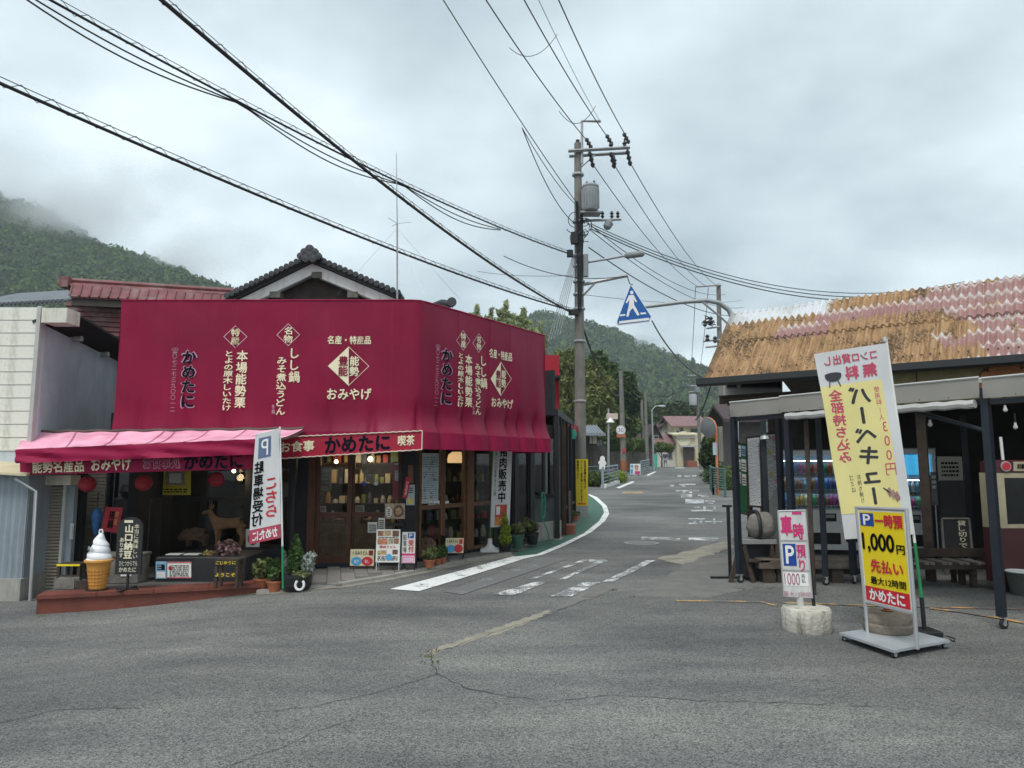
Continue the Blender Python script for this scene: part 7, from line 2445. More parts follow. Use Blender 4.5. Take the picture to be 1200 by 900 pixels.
# ------------------------------------------------------------------ houses at the bend
def gable_house(name, label, x0, x1, ytop, yeave, ybase, Y, dep, wm, rm, wins=(), axis='x', over=.5, rise=None):
 """front wall from pixel x0..x1 at depth Y, eaves at yeave, ridge at ytop; windows as pixel rects"""
 a, c_ = at(x0, ybase, Y), at(x1, ybase, Y)
 ze, zr_ = at(x0, yeave, Y).z, at(x0, ytop, Y + (dep / 2 if axis == 'x' else 0)).z
 zb_ = gz(a.x, Y) - .6
 t = thing(name, label, 'house', Fr((a.x + c_.x) / 2, Y, zb_))
 bb = B()
 if axis == 'x':
  bb.box(a.x, c_.x, Y, Y + dep, zb_, ze)
  bb.add([(a.x, Y, ze), (a.x, Y + dep, ze), (a.x, Y + dep / 2, zr_ - .1), (c_.x, Y, ze), (c_.x, Y + dep, ze), (c_.x, Y + dep / 2, zr_ - .1)], [(0, 2, 1), (3, 4, 5)])
 else:
  xm = (a.x + c_.x) / 2
  bb.box(a.x, c_.x, Y, Y + dep, zb_, ze)
  bb.add([(a.x, Y, ze), (c_.x, Y, ze), (xm, Y, zr_ - .1)], [(0, 1, 2)])
 bb.build('wall', wm, t)
 if axis == 'x':
  for s_ in (0, 1):
   y0, y1 = (Y - over, Y + dep / 2) if s_ == 0 else (Y + dep + over, Y + dep / 2)
   sl_ = (zr_ - ze) / (dep / 2)
   z0 = ze - sl_ * over
   bb = B(); bb.add([(a.x - over, y0, z0), (c_.x + over, y0, z0), (c_.x + over, y1, zr_), (a.x - over, y1, zr_), (a.x - over, y0, z0 + .16), (c_.x + over, y0, z0 + .16), (c_.x + over, y1, zr_ + .16), (a.x - over, y1, zr_ + .16)], [(3, 2, 1, 0), (4, 5, 6, 7), (0, 1, 5, 4), (1, 2, 6, 5), (2, 3, 7, 6), (3, 0, 4, 7)])
   bb.build('roof', rm, t)
 else:
  xm = (a.x + c_.x) / 2
  for sx in (-1, 1):
   xe = a.x if sx < 0 else c_.x
   sl_ = (zr_ - ze) / abs(xm - xe)
   xo = xe + sx * over
   z0 = ze - sl_ * over
   bb = B(); bb.add([(xm, Y - over, zr_), (xo, Y - over, z0), (xo, Y + dep, z0), (xm, Y + dep, zr_), (xm, Y - over, zr_ + .18), (xo, Y - over, z0 + .18), (xo, Y + dep, z0 + .18), (xm, Y + dep, zr_ + .18)], [(3, 2, 1, 0), (4, 5, 6, 7), (0, 1, 5, 4), (1, 2, 6, 5), (2, 3, 7, 6), (3, 0, 4, 7)])
   bb.build('roof', rm, t)
 for (wa, wb, wc, wd_) in wins:
  q0_, q1_ = at(wa, wb, Y), at(wc, wd_, Y)
  bb = B(); bb.box(q0_.x - .1, q1_.x + .1, Y - .08, Y + .02, q1_.z - .1, q0_.z + .1)
  wo_ = bb.build('window', mat('window_frame_grey', (.25, .25, .25), .5), t)
  B().box(q0_.x, q1_.x, Y - .1, Y - .082, q1_.z, q0_.z).build('pane', mat('far_glass', (.03, .035, .04), .15, .2), wo_)
 return t

CRH = mat('cream_render', (.56, .50, .34), .85, .08, 1, dirt=(.35, .3, .2), damt=.4)
WHH = mat('pale_render', (.55, .54, .48), .85, .08, 1)
PKR = mat('pink_tile_roof', (.21, .115, .115), .7, .25, 2, bump=.4, bscale=6)
BRR = mat('brown_tile_roof', (.06, .04, .04), .7, .2, 2)
t = gable_house('cream_house', 'two-storey cream house with pink tiled roof at the bend', 791, 828, 489, 499, 547, 88, 8, CRH, PKR, [(809.5, 503, 819, 506.5), (820.5, 503, 827, 506.5), (797, 502, 800.5, 507), (793, 505, 795, 509)])
t2 = gable_house('cream_annex', 'low cream annex with shaded porch in front of the cream house', 794, 815.5, 508.5, 510, 547, 82, 5, CRH, CRH, [])
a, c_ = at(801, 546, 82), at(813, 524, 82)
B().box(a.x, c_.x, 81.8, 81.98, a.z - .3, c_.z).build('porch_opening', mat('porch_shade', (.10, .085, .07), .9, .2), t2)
B().box(a.x - .5, c_.x + .4, 80.9, 81.79, c_.z, c_.z + .2).build('porch_roof', mat('grey_trim', (.42, .42, .40)), t2)
B().cbox(a.x + .2, c_.x, 80.6, 81.5, gz(a.x, 81) - .1, gz(a.x, 81) + .7, .05).build('bench', mat('brick_red', (.24, .08, .05)), t2)
q = at(801, 514, 81.9)
disc(q, .85, 81.88, 81.96, mat('pale_emblem', (.64, .58, .42), .8), 'emblem', t2)
B().box(at(794, 511, 82).x - .2, at(815.5, 511, 82).x + .2, 81.6, 81.9, at(800, 511.5, 82).z - .15, at(800, 511.5, 82).z).build('gutter', mat('grey_trim', (.42, .42, .40)), t2)
t3 = gable_house('white_house', 'white two-storey house left of the cream house', 777, 791, 494, 499, 545, 92, 7, WHH, BRR, [(780, 507, 785.5, 514), (787.5, 506, 790, 510)], axis='y')
t4 = gable_house('dark_gabled_house', 'dark gabled house with brown roof behind the street lamp', 760, 776, 497, 514, 545, 84, 7, mat('dark_brown_wall', (.07, .045, .045), .8, .2, 1), BRR, [(767, 511, 771, 517)], axis='y')
t5 = gable_house('low_roofed_house', 'low wing with reddish lean-to roof before the white house', 771, 797, 511, 519, 546, 83, 4, WHH, PKR, [(783, 529, 787, 537)])
t6 = gable_house('pale_gable_house', 'narrow pale gable end left of the dark gabled house', 751, 760, 507, 513, 545, 90, 6, WHH, BRR, [], axis='y')
# dark eaved roof behind the mirror
t7 = gable_house('eaves_house', 'house with dark roof and white eaves behind the mirror pole', 864, 895, 477, 487, 560, 36, 2.2, mat('dim_wall', (.09, .085, .075), .85), BRR, [], over=.8)

# ------------------------------------------------------------------ convex mirror on orange pole
p = G(841, 580)
t = thing('convex_mirror', 'orange pole with a convex traffic mirror seen nearly edge-on', 'mirror', Matrix.Translation(p))
ORP = mat('orange_pole', (.62, .18, .06), .5, .1, 4, dirt=(.45, .25, .18), damt=.5)
B().tube([p + Vector((0, 0, -.1)), at(839, 500, p.y), at(836.5, 494, p.y), at(833, 493, p.y)], .055, 10).build('pole', ORP, t, True)
c_ = at(830.5, 501, p.y)
Mm = Matrix.Translation(c_) @ Matrix.Rotation(R(118), 4, 'Z') @ Matrix.Rotation(R(82), 4, 'X')
B(Mm).lathe([(0, .10), (.2, .085), (.36, .04), (.40, 0)], 28).build('mirror_face', mat('mirror_chrome', (.5, .52, .54), .08, .02, metal=1.0), t, True)
B(Mm).lathe([(.40, .03), (.44, .02), (.44, -.04), (.2, -.12), (0, -.13)], 28).build('mirror_back', mat('mirror_back', (.16, .165, .17), .5, .1), t, True)
B(Mm).lathe([(.44, .03), (.455, 0), (.44, -.02)], 28).build('rim', ORP, t, True)
q = at(837.5, 526, p.y - .07)
B().cbox(q.x - .08, q.x + .08, q.y - .02, q.y + .01, q.z - .26, q.z + .26, .01).build('plate', mat('plate_blue_white', (.35, .42, .5), .5, .3, 14), t)

# ------------------------------------------------------------------ walker far up the road
p = at(780, 546, 74)
p.z = gz(p.x, 74)
t = thing('person', 'person in dark blue top and pale trousers walking up the road', 'person', Matrix.Translation(p))
Mp = Matrix.Translation(p)
pv = [(0, 0, .92), (0, 0, 1.15), (0, 0, 1.38), (0, .02, 1.48), (0, .03, 1.60), (0, .02, 1.70),
  (-.18, 0, 1.40), (-.24, -.04, 1.14), (-.23, .12, .92), (.18, 0, 1.40), (.24, .06, 1.14), (.23, .14, .93),
  (-.09, 0, .88), (-.10, .14, .48), (-.10, .06, .08), (-.10, .2, .03), (.09, 0, .88), (.10, -.04, .48), (.10, -.22, .10), (.10, -.10, .03)]
pe = [(0, 1), (1, 2), (2, 3), (3, 4), (4, 5), (2, 6), (6, 7), (7, 8), (2, 9), (9, 10), (10, 11), (0, 12), (12, 13), (13, 14), (14, 15), (0, 16), (16, 17), (17, 18), (18, 19)]
pr_ = [.15, .13, .15, .055, .095, .075, .065, .05, .04, .065, .05, .04, .09, .065, .045, .04, .09, .065, .045, .04]
skin('body', pv, pe, pr_, mat('skin_tone', (.45, .28, .2), .6), t, M=Mp)
skin('top', [(0, 0, .95), (0, 0, 1.15), (0, 0, 1.4), (-.18, 0, 1.41), (-.24, -.04, 1.12), (.18, 0, 1.41), (.24, .06, 1.12)], [(0, 1), (1, 2), (2, 3), (3, 4), (2, 5), (5, 6)], [.17, .15, .165, .08, .065, .08, .065], mat('navy_cloth', (.035, .045, .09), .8), t, M=Mp)
skin('trousers', [(0, 0, .93), (-.09, 0, .87), (-.10, .14, .48), (-.10, .06, .12), (.09, 0, .87), (.10, -.04, .48), (.10, -.22, .14)], [(0, 1), (1, 2), (2, 3), (0, 4), (4, 5), (5, 6)], [.165, .10, .08, .06, .10, .08, .06], mat('stone_trousers', (.26, .25, .24), .8), t, M=Mp)
skin('hair', [(0, .0, 1.69), (0, -.03, 1.62)], [(0, 1)], [.09, .08], BLACK, t, 1, Mp)

# ================================================================== right: shed with rusty corrugated roof
MBd = Fr(3.12, 11.5, 0, math.atan2(-.6, .8))
shed = thing('barbecue_shed', 'open shed with rusty orange and pink corrugated roof on the right', 'building', MBd)
EZ, RY, RZ = 3.0, 1.4, 4.3

def loc_build(b, name, m, parent, smooth=False):
 """part whose mesh is in the parent's own coordinates"""
 o = put(name, b.mesh(name, smooth), m, parent)
 o.matrix_parent_inverse = Matrix.Identity(4)
 return o

def roof_mat():
 m = bpy.data.materials.new('rusty_corrugated_roof')
 m.use_nodes = True
 t = m.node_tree
 nn, ll = t.nodes.new, t.links.new
 bs = t.nodes['Principled BSDF']

 def mth(op, a, b=None, c=None):
  n = nn('ShaderNodeMath'); n.operation = op
  for i, x in enumerate((a, b, c)):
   if x is None:
    continue
   if isinstance(x, (int, float)):
    n.inputs[i].default_value = x
   else:
    ll(x, n.inputs[i])
  return n.outputs[0]

 def nz(vec, sc, det=5, ro=.6):
  n = nn('ShaderNodeTexNoise'); n.inputs['Scale'].default_value = sc; n.inputs['Detail'].default_value = det; n.inputs['Roughness'].default_value = ro
  ll(vec, n.inputs['Vector'])
  return n.outputs['Fac']

 def mixc(f, a, b):
  n = nn('ShaderNodeMix'); n.data_type = 'RGBA'
  ll(f, n.inputs[0])
  for i, x in ((6, a), (7, b)):
   if isinstance(x, tuple):
    n.inputs[i].default_value = (*x, 1)
   else:
    ll(x, n.inputs[i])
  return n.outputs[2]

 def step(x, lo, hi):
  n = nn('ShaderNodeMapRange'); n.inputs['From Min'].default_value = lo; n.inputs['From Max'].default_value = hi
  ll(x, n.inputs['Value'])
  return n.outputs[0]
 tcn = nn('ShaderNodeTexCoord')
 se = nn('ShaderNodeSeparateXYZ'); ll(tcn.outputs['Object'], se.inputs[0])
 u = se.outputs['X']
 v = mth('DIVIDE', se.outputs['Y'], RY)
 mp = nn('ShaderNodeMapping'); mp.inputs['Scale'].default_value = (11, 1.6, 1.6); ll(tcn.outputs['Object'], mp.inputs[0])
 n_st = nz(mp.outputs[0], 1.5, 7, .7)
 n_big = nz(tcn.outputs['Object'], 2.2, 5)
 n_fine = nz(tcn.outputs['Object'], 26, 4, .7)
 ra = nn('ShaderNodeValToRGB')
 ra.color_ramp.elements[0].position = .3; ra.color_ramp.elements[0].color = (.13, .08, .045, 1)
 ra.color_ramp.elements[1].position = .62; ra.color_ramp.elements[1].color = (.44, .285, .155, 1)
 e = ra.color_ramp.elements.new(.46); e.color = (.32, .195, .10, 1)
 ll(n_st, ra.inputs[0])
 lich = step(mth('MULTIPLY_ADD', n_fine, .5, mth('MULTIPLY', n_big, .55)), .545, .60)
 rust = mixc(mth('MULTIPLY', lich, .85), ra.outputs[0], (.055, .042, .03))
 # rows of the printed tile pattern
 vr = mth('MULTIPLY', v, 6.0)
 fr = mth('FRACT', vr)
 row = mth('FLOOR', vr)
 wn = nn('ShaderNodeTexWhiteNoise'); wn.noise_dimensions = '1D'; ll(row, wn.inputs['W'])
 ub = mth('ADD', mth('MULTIPLY_ADD', v, -1.05, 3.45), mth('MULTIPLY', wn.outputs['Value'], .75))
 wob = mth('MULTIPLY_ADD', n_big, .5, -.25)
 uu = mth('ADD', u, wob)
 pk = step(mth('SUBTRACT', uu, ub), 0, .03)

 def band(u0, u1, v0, v1):
  a = mth('MULTIPLY', mth('GREATER_THAN', uu, u0), mth('LESS_THAN', uu, u1))
  b = mth('MULTIPLY', mth('GREATER_THAN', v, v0), mth('LESS_THAN', v, v1))
  return mth('MULTIPLY', a, b)
 r_ = 1 / 6.0
 pk = mth('MULTIPLY', pk, step(nz(tcn.outputs['Object'], 2.7, 3), .62, .60))
 pk = mth('MAXIMUM', pk, mth('MAXIMUM', band(1.5, 9, r_ * 4, r_ * 5), band(.95, 1.75, r_ * 3, r_ * 4)))
 wav = mth('MULTIPLY', mth('SINE', mth('MULTIPLY', u, 2 * math.pi / .11)), .07)
 wh = step(mth('ADD', mth('ADD', fr, wav), mth('MULTIPLY_ADD', n_big, .9, mth('MULTIPLY_ADD', n_fine, .9, -.9))), .68, .80)
 pink = mixc(step(n_big, .35, .65), (.30, .165, .15), (.40, .25, .23))
 pw = mixc(mth('MULTIPLY', wh, .75), pink, (.60, .57, .54))
 pw = mixc(mth('MULTIPLY', lich, .45), pw, (.12, .08, .06))
 col = mixc(pk, rust, pw)
 # bare galvanised top-left, dark verge
 gal = mth('MULTIPLY', mth('GREATER_THAN', mth('MULTIPLY_ADD', n_big, .10, v), .87), step(mth('SUBTRACT', 1.75, uu), 0, .1))
 col = mixc(gal, col, mixc(mth('MULTIPLY', lich, .35), (.60, .62, .63), (.3, .26, .22)))
 edge_ = step(mth('ADD', u, mth('MULTIPLY', n_fine, .35)), .34, .16)
 col = mixc(mth('MULTIPLY', edge_, .7), col, (.06, .05, .035))
 ll(col, bs.inputs['Base Color'])
 bs.inputs['Roughness'].default_value = .8
 bs.inputs['Specular IOR Level'].default_value = .25
 bp = nn('ShaderNodeBump'); bp.inputs['Strength'].default_value = .45; bp.inputs['Distance'].default_value = .01
 ll(n_fine, bp.inputs['Height']); ll(bp.outputs[0], bs.inputs['Normal'])
 return m

ROOFM = roof_mat()
nr_ = Vector((0, -(RZ - EZ), RY)).normalized()
SW = .78
for rowi, (v0, v1, lift) in enumerate(((-.03, .56, 0.0), (.52, 1.02, .014))):
 for k in range(12):
  u0 = k * SW
  j = random.uniform(-.012, .012)

  def rs(a, c_):
   u_ = u0 + a * (SW + .03)
   vv = v0 + (v1 - v0) * c_ + (j if rowi == 0 and c_ == 0 else 0)
   w_ = .027 * math.sin(u_ * 2 * math.pi / .11) + lift + .003 * (k % 2) + .008 * noise.noise(Vector((u_ * 1.3, vv * 3, rowi)))
   return Vector((u_, RY * vv, EZ + (RZ - EZ) * vv)) + nr_ * w_
  b = B(); b.grid(rs, 56, 4)
  loc_build(b, 'roof_sheet', ROOFM, shed, True)
b = B()
for k in range(84):
 for vv in (.06, .48):
  if random.random() < .7:
   u_ = (k + .25) * .11
   p = Vector((u_, RY * vv, EZ + (RZ - EZ) * vv)) + nr_ * (.05 if vv < .5 else .062)
   b.lathe([(.012, -.014), (.014, .0), (.006, .008), (0, .009)], 5, M=Matrix.Translation(p))
o = loc_build(b, 'roofing_screws', mat('ridge_rust', (.10, .075, .05), .9, .5, 8), shed)
o['kind'] = 'stuff'
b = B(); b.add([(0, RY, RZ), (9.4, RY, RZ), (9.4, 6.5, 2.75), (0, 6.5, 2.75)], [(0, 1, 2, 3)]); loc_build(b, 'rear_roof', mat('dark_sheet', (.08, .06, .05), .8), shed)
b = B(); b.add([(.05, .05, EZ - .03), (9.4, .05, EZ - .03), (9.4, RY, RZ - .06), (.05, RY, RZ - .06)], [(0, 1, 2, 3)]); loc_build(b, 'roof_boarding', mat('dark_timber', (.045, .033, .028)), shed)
b = B()
b.prism([(-.12, EZ - .10), (-.06, EZ - .13), (.03, EZ - .13), (.03, EZ - .115), (-.055, EZ - .112), (-.10, EZ - .09), (-.105, EZ - .005), (-.12, EZ - .005)], (-.08, 9.4), 'x')
loc_build(b, 'gutter', mat('gutter_black', (.02, .022, .024), .35, .1), shed)
b = B(); b.add([(.02, 0, EZ - .02), (.02, RY, RZ - .02), (.02, 2.8, EZ)], [(0, 1, 2)]); loc_build(b, 'gable_boards', mat('dark_timber', (.045, .033, .028)), shed)
cs = px4(849, 430, 917, 471, 12.3)
pw_ = Panel('white_end_wall', cs, .06, WHITEP, shed)
for u0, u1 in ((.03, .22), (.27, .98)):
 q = pw_.rect(u0, u1, .38, .72, mat('window_frame_grey', (.25, .25, .25), .5), .012, 'window')
 pw_.rect(u0 + .015, u1 - .015, .42, .68, mat('far_glass', (.03, .035, .04), .15, .2), .016, 'pane', q)
# olive board under the eaves with painted shell
b = B(); b.box(2.2, 9.4, .30, .34, 2.42, EZ - .02); loc_build(b, 'eaves_board', mat('olive_boards', (.23, .20, .10), .8, .2, 5, dirt=(.12, .10, .05), damt=.5), shed)
b = B()
for k in range(9):
 x = 2.2 + k * .8
 b.box(x, x + .012, .292, .299, 2.42, EZ - .03)
loc_build(b, 'board_joints', BLACK, shed)
u_c, z_c = plane_px(1178, 446, MBd @ Matrix.Translation((0, .28, 0)))
b = B(); c2 = B()
for k in range(7):
 a = R(160 - k * 23.3)
 d = Vector((math.cos(a), 0, math.sin(a)))
 nrm_ = Vector((-d.z, 0, d.x))
 o_ = Vector((u_c, 0, z_c - .12))
 pts, pts2 = [], []
 for s_, w_ in ((.06, .03), (.2, .062), (.30, .075), (.345, .06), (.36, .025)):
  pts.append((s_, w_))
 for q, bld, y0, y1, kk in ((pts, b, .272, .29, 1.0), (pts, c2, .262, .2715, .80)):
  ring = [o_ + d * s_ * (1 if kk == 1 else .97) + nrm_ * w_ * kk for s_, w_ in q] + [o_ + d * s_ * (1 if kk == 1 else .97) - nrm_ * w_ * kk for s_, w_ in q[::-1]]
  bld.prism([(r2.x, r2.z) for r2 in ring], (y0, y1), 'y')
loc_build(b, 'shell_outline', mat('shell_dark', (.05, .025, .012), .7), shed)
loc_build(c2, 'shell_petals', mat('shell_orange', (.34, .13, .04), .6, .25, 12), shed)
# back wall, posts
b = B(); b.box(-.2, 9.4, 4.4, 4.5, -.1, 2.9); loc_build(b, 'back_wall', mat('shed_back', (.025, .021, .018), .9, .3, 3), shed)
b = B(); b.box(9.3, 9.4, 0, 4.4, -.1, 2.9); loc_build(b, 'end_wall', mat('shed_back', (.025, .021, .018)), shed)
for u_, y_ in ((3.0, .5), (5.6, .5), (.1, 3.2)):
 b = B(); b.box(u_ - .06, u_ + .06, y_ - .06, y_ + .06, -.05, EZ - .14); loc_build(b, 'post', OLDWOOD, shed)
b = B()
for k in range(10):
 b.box(.05, 9.3, .55 + k * .38, .61 + k * .38, 2.62, 2.72)
loc_build(b, 'rafters', OLDWOOD, shed)
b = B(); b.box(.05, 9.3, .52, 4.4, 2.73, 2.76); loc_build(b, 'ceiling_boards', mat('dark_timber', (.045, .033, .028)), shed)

# ------------------------------------------------------------------ awning frames on casters
TA, TBv = Vector((3.06, 9.95)), Vector((.526, -.85))
TD = Vector((.85, .526))
VAL = mat('grey_valance', (.40, .385, .35), .6, .07, 2, bump=.12, bscale=5)
t_ = VAL.node_tree
tl = t_.nodes.new('ShaderNodeBsdfTranslucent'); tl.inputs[0].default_value = (.8, .78, .74, 1)
mi = t_.nodes.new('ShaderNodeMixShader'); mi.inputs[0].default_value = .55
t_.links.new(t_.nodes['Principled BSDF'].outputs[0], mi.inputs[1]); t_.links.new(tl.outputs[0], mi.inputs[2])
t_.links.new(mi.outputs[0], t_.nodes['Material Output'].inputs[0])
POST = mat('post_blue_black', (.013, .018, .027), .45, .2, 6)
CHROME = mat('chrome', (.6, .6, .6), .25, .05, metal=.9)

def caster(p, parent, r=.05):
 Mx = Matrix.Translation(p)
 W_ = Mx @ Matrix.Translation((0, 0, r)) @ Matrix.Rotation(R(90), 4, 'X') @ Matrix.Rotation(random.uniform(-.7, .7), 4, 'Y')
 o = B(W_).lathe([(0, -.014), (r * .8, -.014), (r, -.008), (r, .008), (r * .8, .014), (0, .014)], 18).build('caster_wheel', PLASTICB, parent, True)
 B(W_).lathe([(0, -.017), (r * .45, -.017), (r * .45, .017), (0, .017)], 12).build('hub', CHROME, o, True)
 B(Mx).box(-.006, .02, -.02, -.016, r * .7, r * 2.2).box(-.006, .02, .016, .02, r * .7, r * 2.2).box(-.03, .03, -.03, .03, r * 2.1, r * 2.3).build('fork', CHROME, o)

def on(t):
 p = TA + TBv * t
 return Vector((p.x, p.y, 0))

def tent(label, t0, t1, zb_, h, posts, step_=0.0, dep=1.5):
 a, c_ = on(t0), on(t1)
 off = Vector((-TD.x, -TD.y, 0)) * step_
 t = thing('rolling_awning', label, 'awning', Matrix.Translation(a), 'awning frames in front of the shed')
 A_, C_ = a + off + Vector((0, 0, zb_)), c_ + off + Vector((0, 0, zb_))
 n_ = int((C_ - A_).length * 22)
 back = Vector((TD.x, TD.y, 0))
 b = B()
 b.grid(lambda u_, v_: A_.lerp(C_, u_) + Vector((0, 0, h * v_)) + back * (.01 * math.sin(u_ * 9) * (1 - v_) - .014 * (1 - v_) * abs(math.sin(u_ * math.pi * n_ / 7))), n_, 5)
 b.build('valance', VAL, t, True)
 b = B(); q = [A_ + Vector((0, 0, h)), C_ + Vector((0, 0, h)), C_ + back * dep + Vector((0, 0, h + .12)), A_ + back * dep + Vector((0, 0, h + .12))]
 b.add(q + [p - Vector((0, 0, .012)) for p in q], [(0, 1, 2, 3), (7, 6, 5, 4)]); b.build('canopy', VAL, t)
 b = B(); b.tube([A_ + Vector((0, 0, h + .004)), C_ + Vector((0, 0, h + .004))], .014, 6); b.build('edge_cord', mat('grey_trim', (.42, .42, .40)), t)
 for k in range(int((C_ - A_).length / .28) + 1):
  p = A_.lerp(C_, k / max(1, int((C_ - A_).length / .28))) - back * .012 + Vector((0, 0, .02))
  B(Matrix.Translation(p)).lathe([(0, -.006), (.008, 0), (0, .006)], 6).build('eyelet', BLACK, t)
 b = B(); b.box(-.03, .03, 0, (c_ - a).length, zb_ - .06, zb_ - .005, M=Fr(a.x + .06 * TD.x, a.y + .06 * TD.y, 0, math.atan2(TBv.y, TBv.x) - math.pi / 2)); b.build('front_rail', POST, t)
 for tp in posts:
  p = on(tp) + back * .05
  B(Fr(p.x, p.y, 0, math.atan2(TBv.y, TBv.x))).box(-.036, .036, -.036, .036, .12, zb_ + .1).build('post', POST, t)
  caster(p + Vector((.015, 0, 0)), t, .05)
 for tp in (posts[0],):
  p = on(tp) + back * (dep - .2)
  B(Fr(p.x, p.y, 0, math.atan2(TBv.y, TBv.x))).box(-.036, .036, -.036, .036, .12, zb_ + .2).build('post', POST, t)
  caster(p, t, .05)
 return t

LP4 = (Vector((4.77, 7.17)) - TA).length
tent('small grey awning frame on casters at the shed corner', 0, .86, 2.27, .20, (.02,), dep=1.2)
t = tent('wide grey awning frame on casters behind the barbecue banner', .87, LP4 + .0, 2.28, .20, (.90, LP4), .05)
b = B(); p0, p1 = on(.95) + Vector((0, 0, 2.22)), on(LP4 - .06) + Vector((0, 0, 2.22))
b.tube([p0.lerp(p1, k / 30) + Vector((-.03, -.02, .006 * math.sin(k * 2.1))) for k in range(31)], .045, 8); b.build('rolled_curtain', mat('rolled_vinyl', (.46, .45, .43), .35, .1, 4), t, True)
b = B(); b.tube([on(LP4 - .02) + Vector((.05, .05, 1.95)), on(LP4 - .75) + Vector((.1, .1, 2.2))], .025, 6); b.build('knee_brace', POST, t)
tent('grey awning frame on casters at the right edge of the view', LP4 + .012, LP4 + 2.4, 2.27, .20, (LP4 + 2.38,), .02)
# loose posts under the awnings
for (foot, label, m_, w_, cas, zt_) in (((968, 686), 'dark post on a caster between the vending machine and barbecue banner', POST, .036, True, 2.3), ((954, 697), 'thin brown post behind the small parking sign', OLDWOOD, .026, False, 2.25),
          ((1141, 664), 'dark post deep under the awning before the brush-written board', POST, .04, False, 2.4), ((901, 668), 'dark post with a small lamp behind the boulder', POST, .036, False, 2.3)):
 p = G(*foot)
 t = thing('awning_post', label, 'post', Matrix.Translation(p))
 B(Fr(p.x, p.y, 0, -.5)).box(-w_, w_, -w_, w_, .12 if cas else -.02, zt_).build('post', m_, t)
 if cas:
  caster(p, t, .05)
 if foot[0] == 901:
  q = at(897, 513, p.y - .1)
  B(Matrix.Translation(q)).lathe([(.02, .06), (.07, .03), (.085, -.02), (.07, -.03)], 14).build('lamp', CHROME, t, True)
for i, (px, py) in enumerate(((1178, 480), (1160, 493), (1190, 500), (1090, 497))):
 p = at(px, py, 8.6)
 t = thing('bare_bulb', ['clear bulb hanging at the right edge under the awning', 'unlit bulb hanging right of the awning post', 'unlit bulb at the far right edge', 'unlit bulb hanging above the second vending machine'][i], 'bulb', Matrix.Translation(p), 'unlit bulbs on the string')
 B(Matrix.Translation(p)).lathe([(0, -.035), (.022, -.02), (.026, 0), (.014, .025), (.014, .05)], 10).build('glass', mat('bulb_glass', (.55, .55, .52), .15, .05), t, True)
 B(Matrix.Translation(p)).tube([(0, 0, .05), (0, 0, .16)], .012, 6).build('socket', BLACK, t)

# ------------------------------------------------------------------ vending machines
VW = mat('machine_white', (.80, .81, .80), .4, .05, 3, dirt=(.4, .4, .38), damt=.3)
bt = []
BC = [(.05, .22, .5), (.45, .06, .04), (.5, .33, .05), (.06, .3, .12), (.55, .5, .3), (.25, .12, .06), (.15, .4, .55), (.6, .6, .58), (.35, .05, .2), (.08, .1, .3)]
for i, c_ in enumerate(BC):
 bb = B(); bb.lathe([(.026, 0), (.03, .01), (.03, .115), (.024, .135), (.012, .15), (.012, .175), (0, .176)], 10)
 me = bb.mesh('bottle', True); me.materials.append(mat('drink_%d' % i, c_, .3, .35, 18)); bt.append(me)

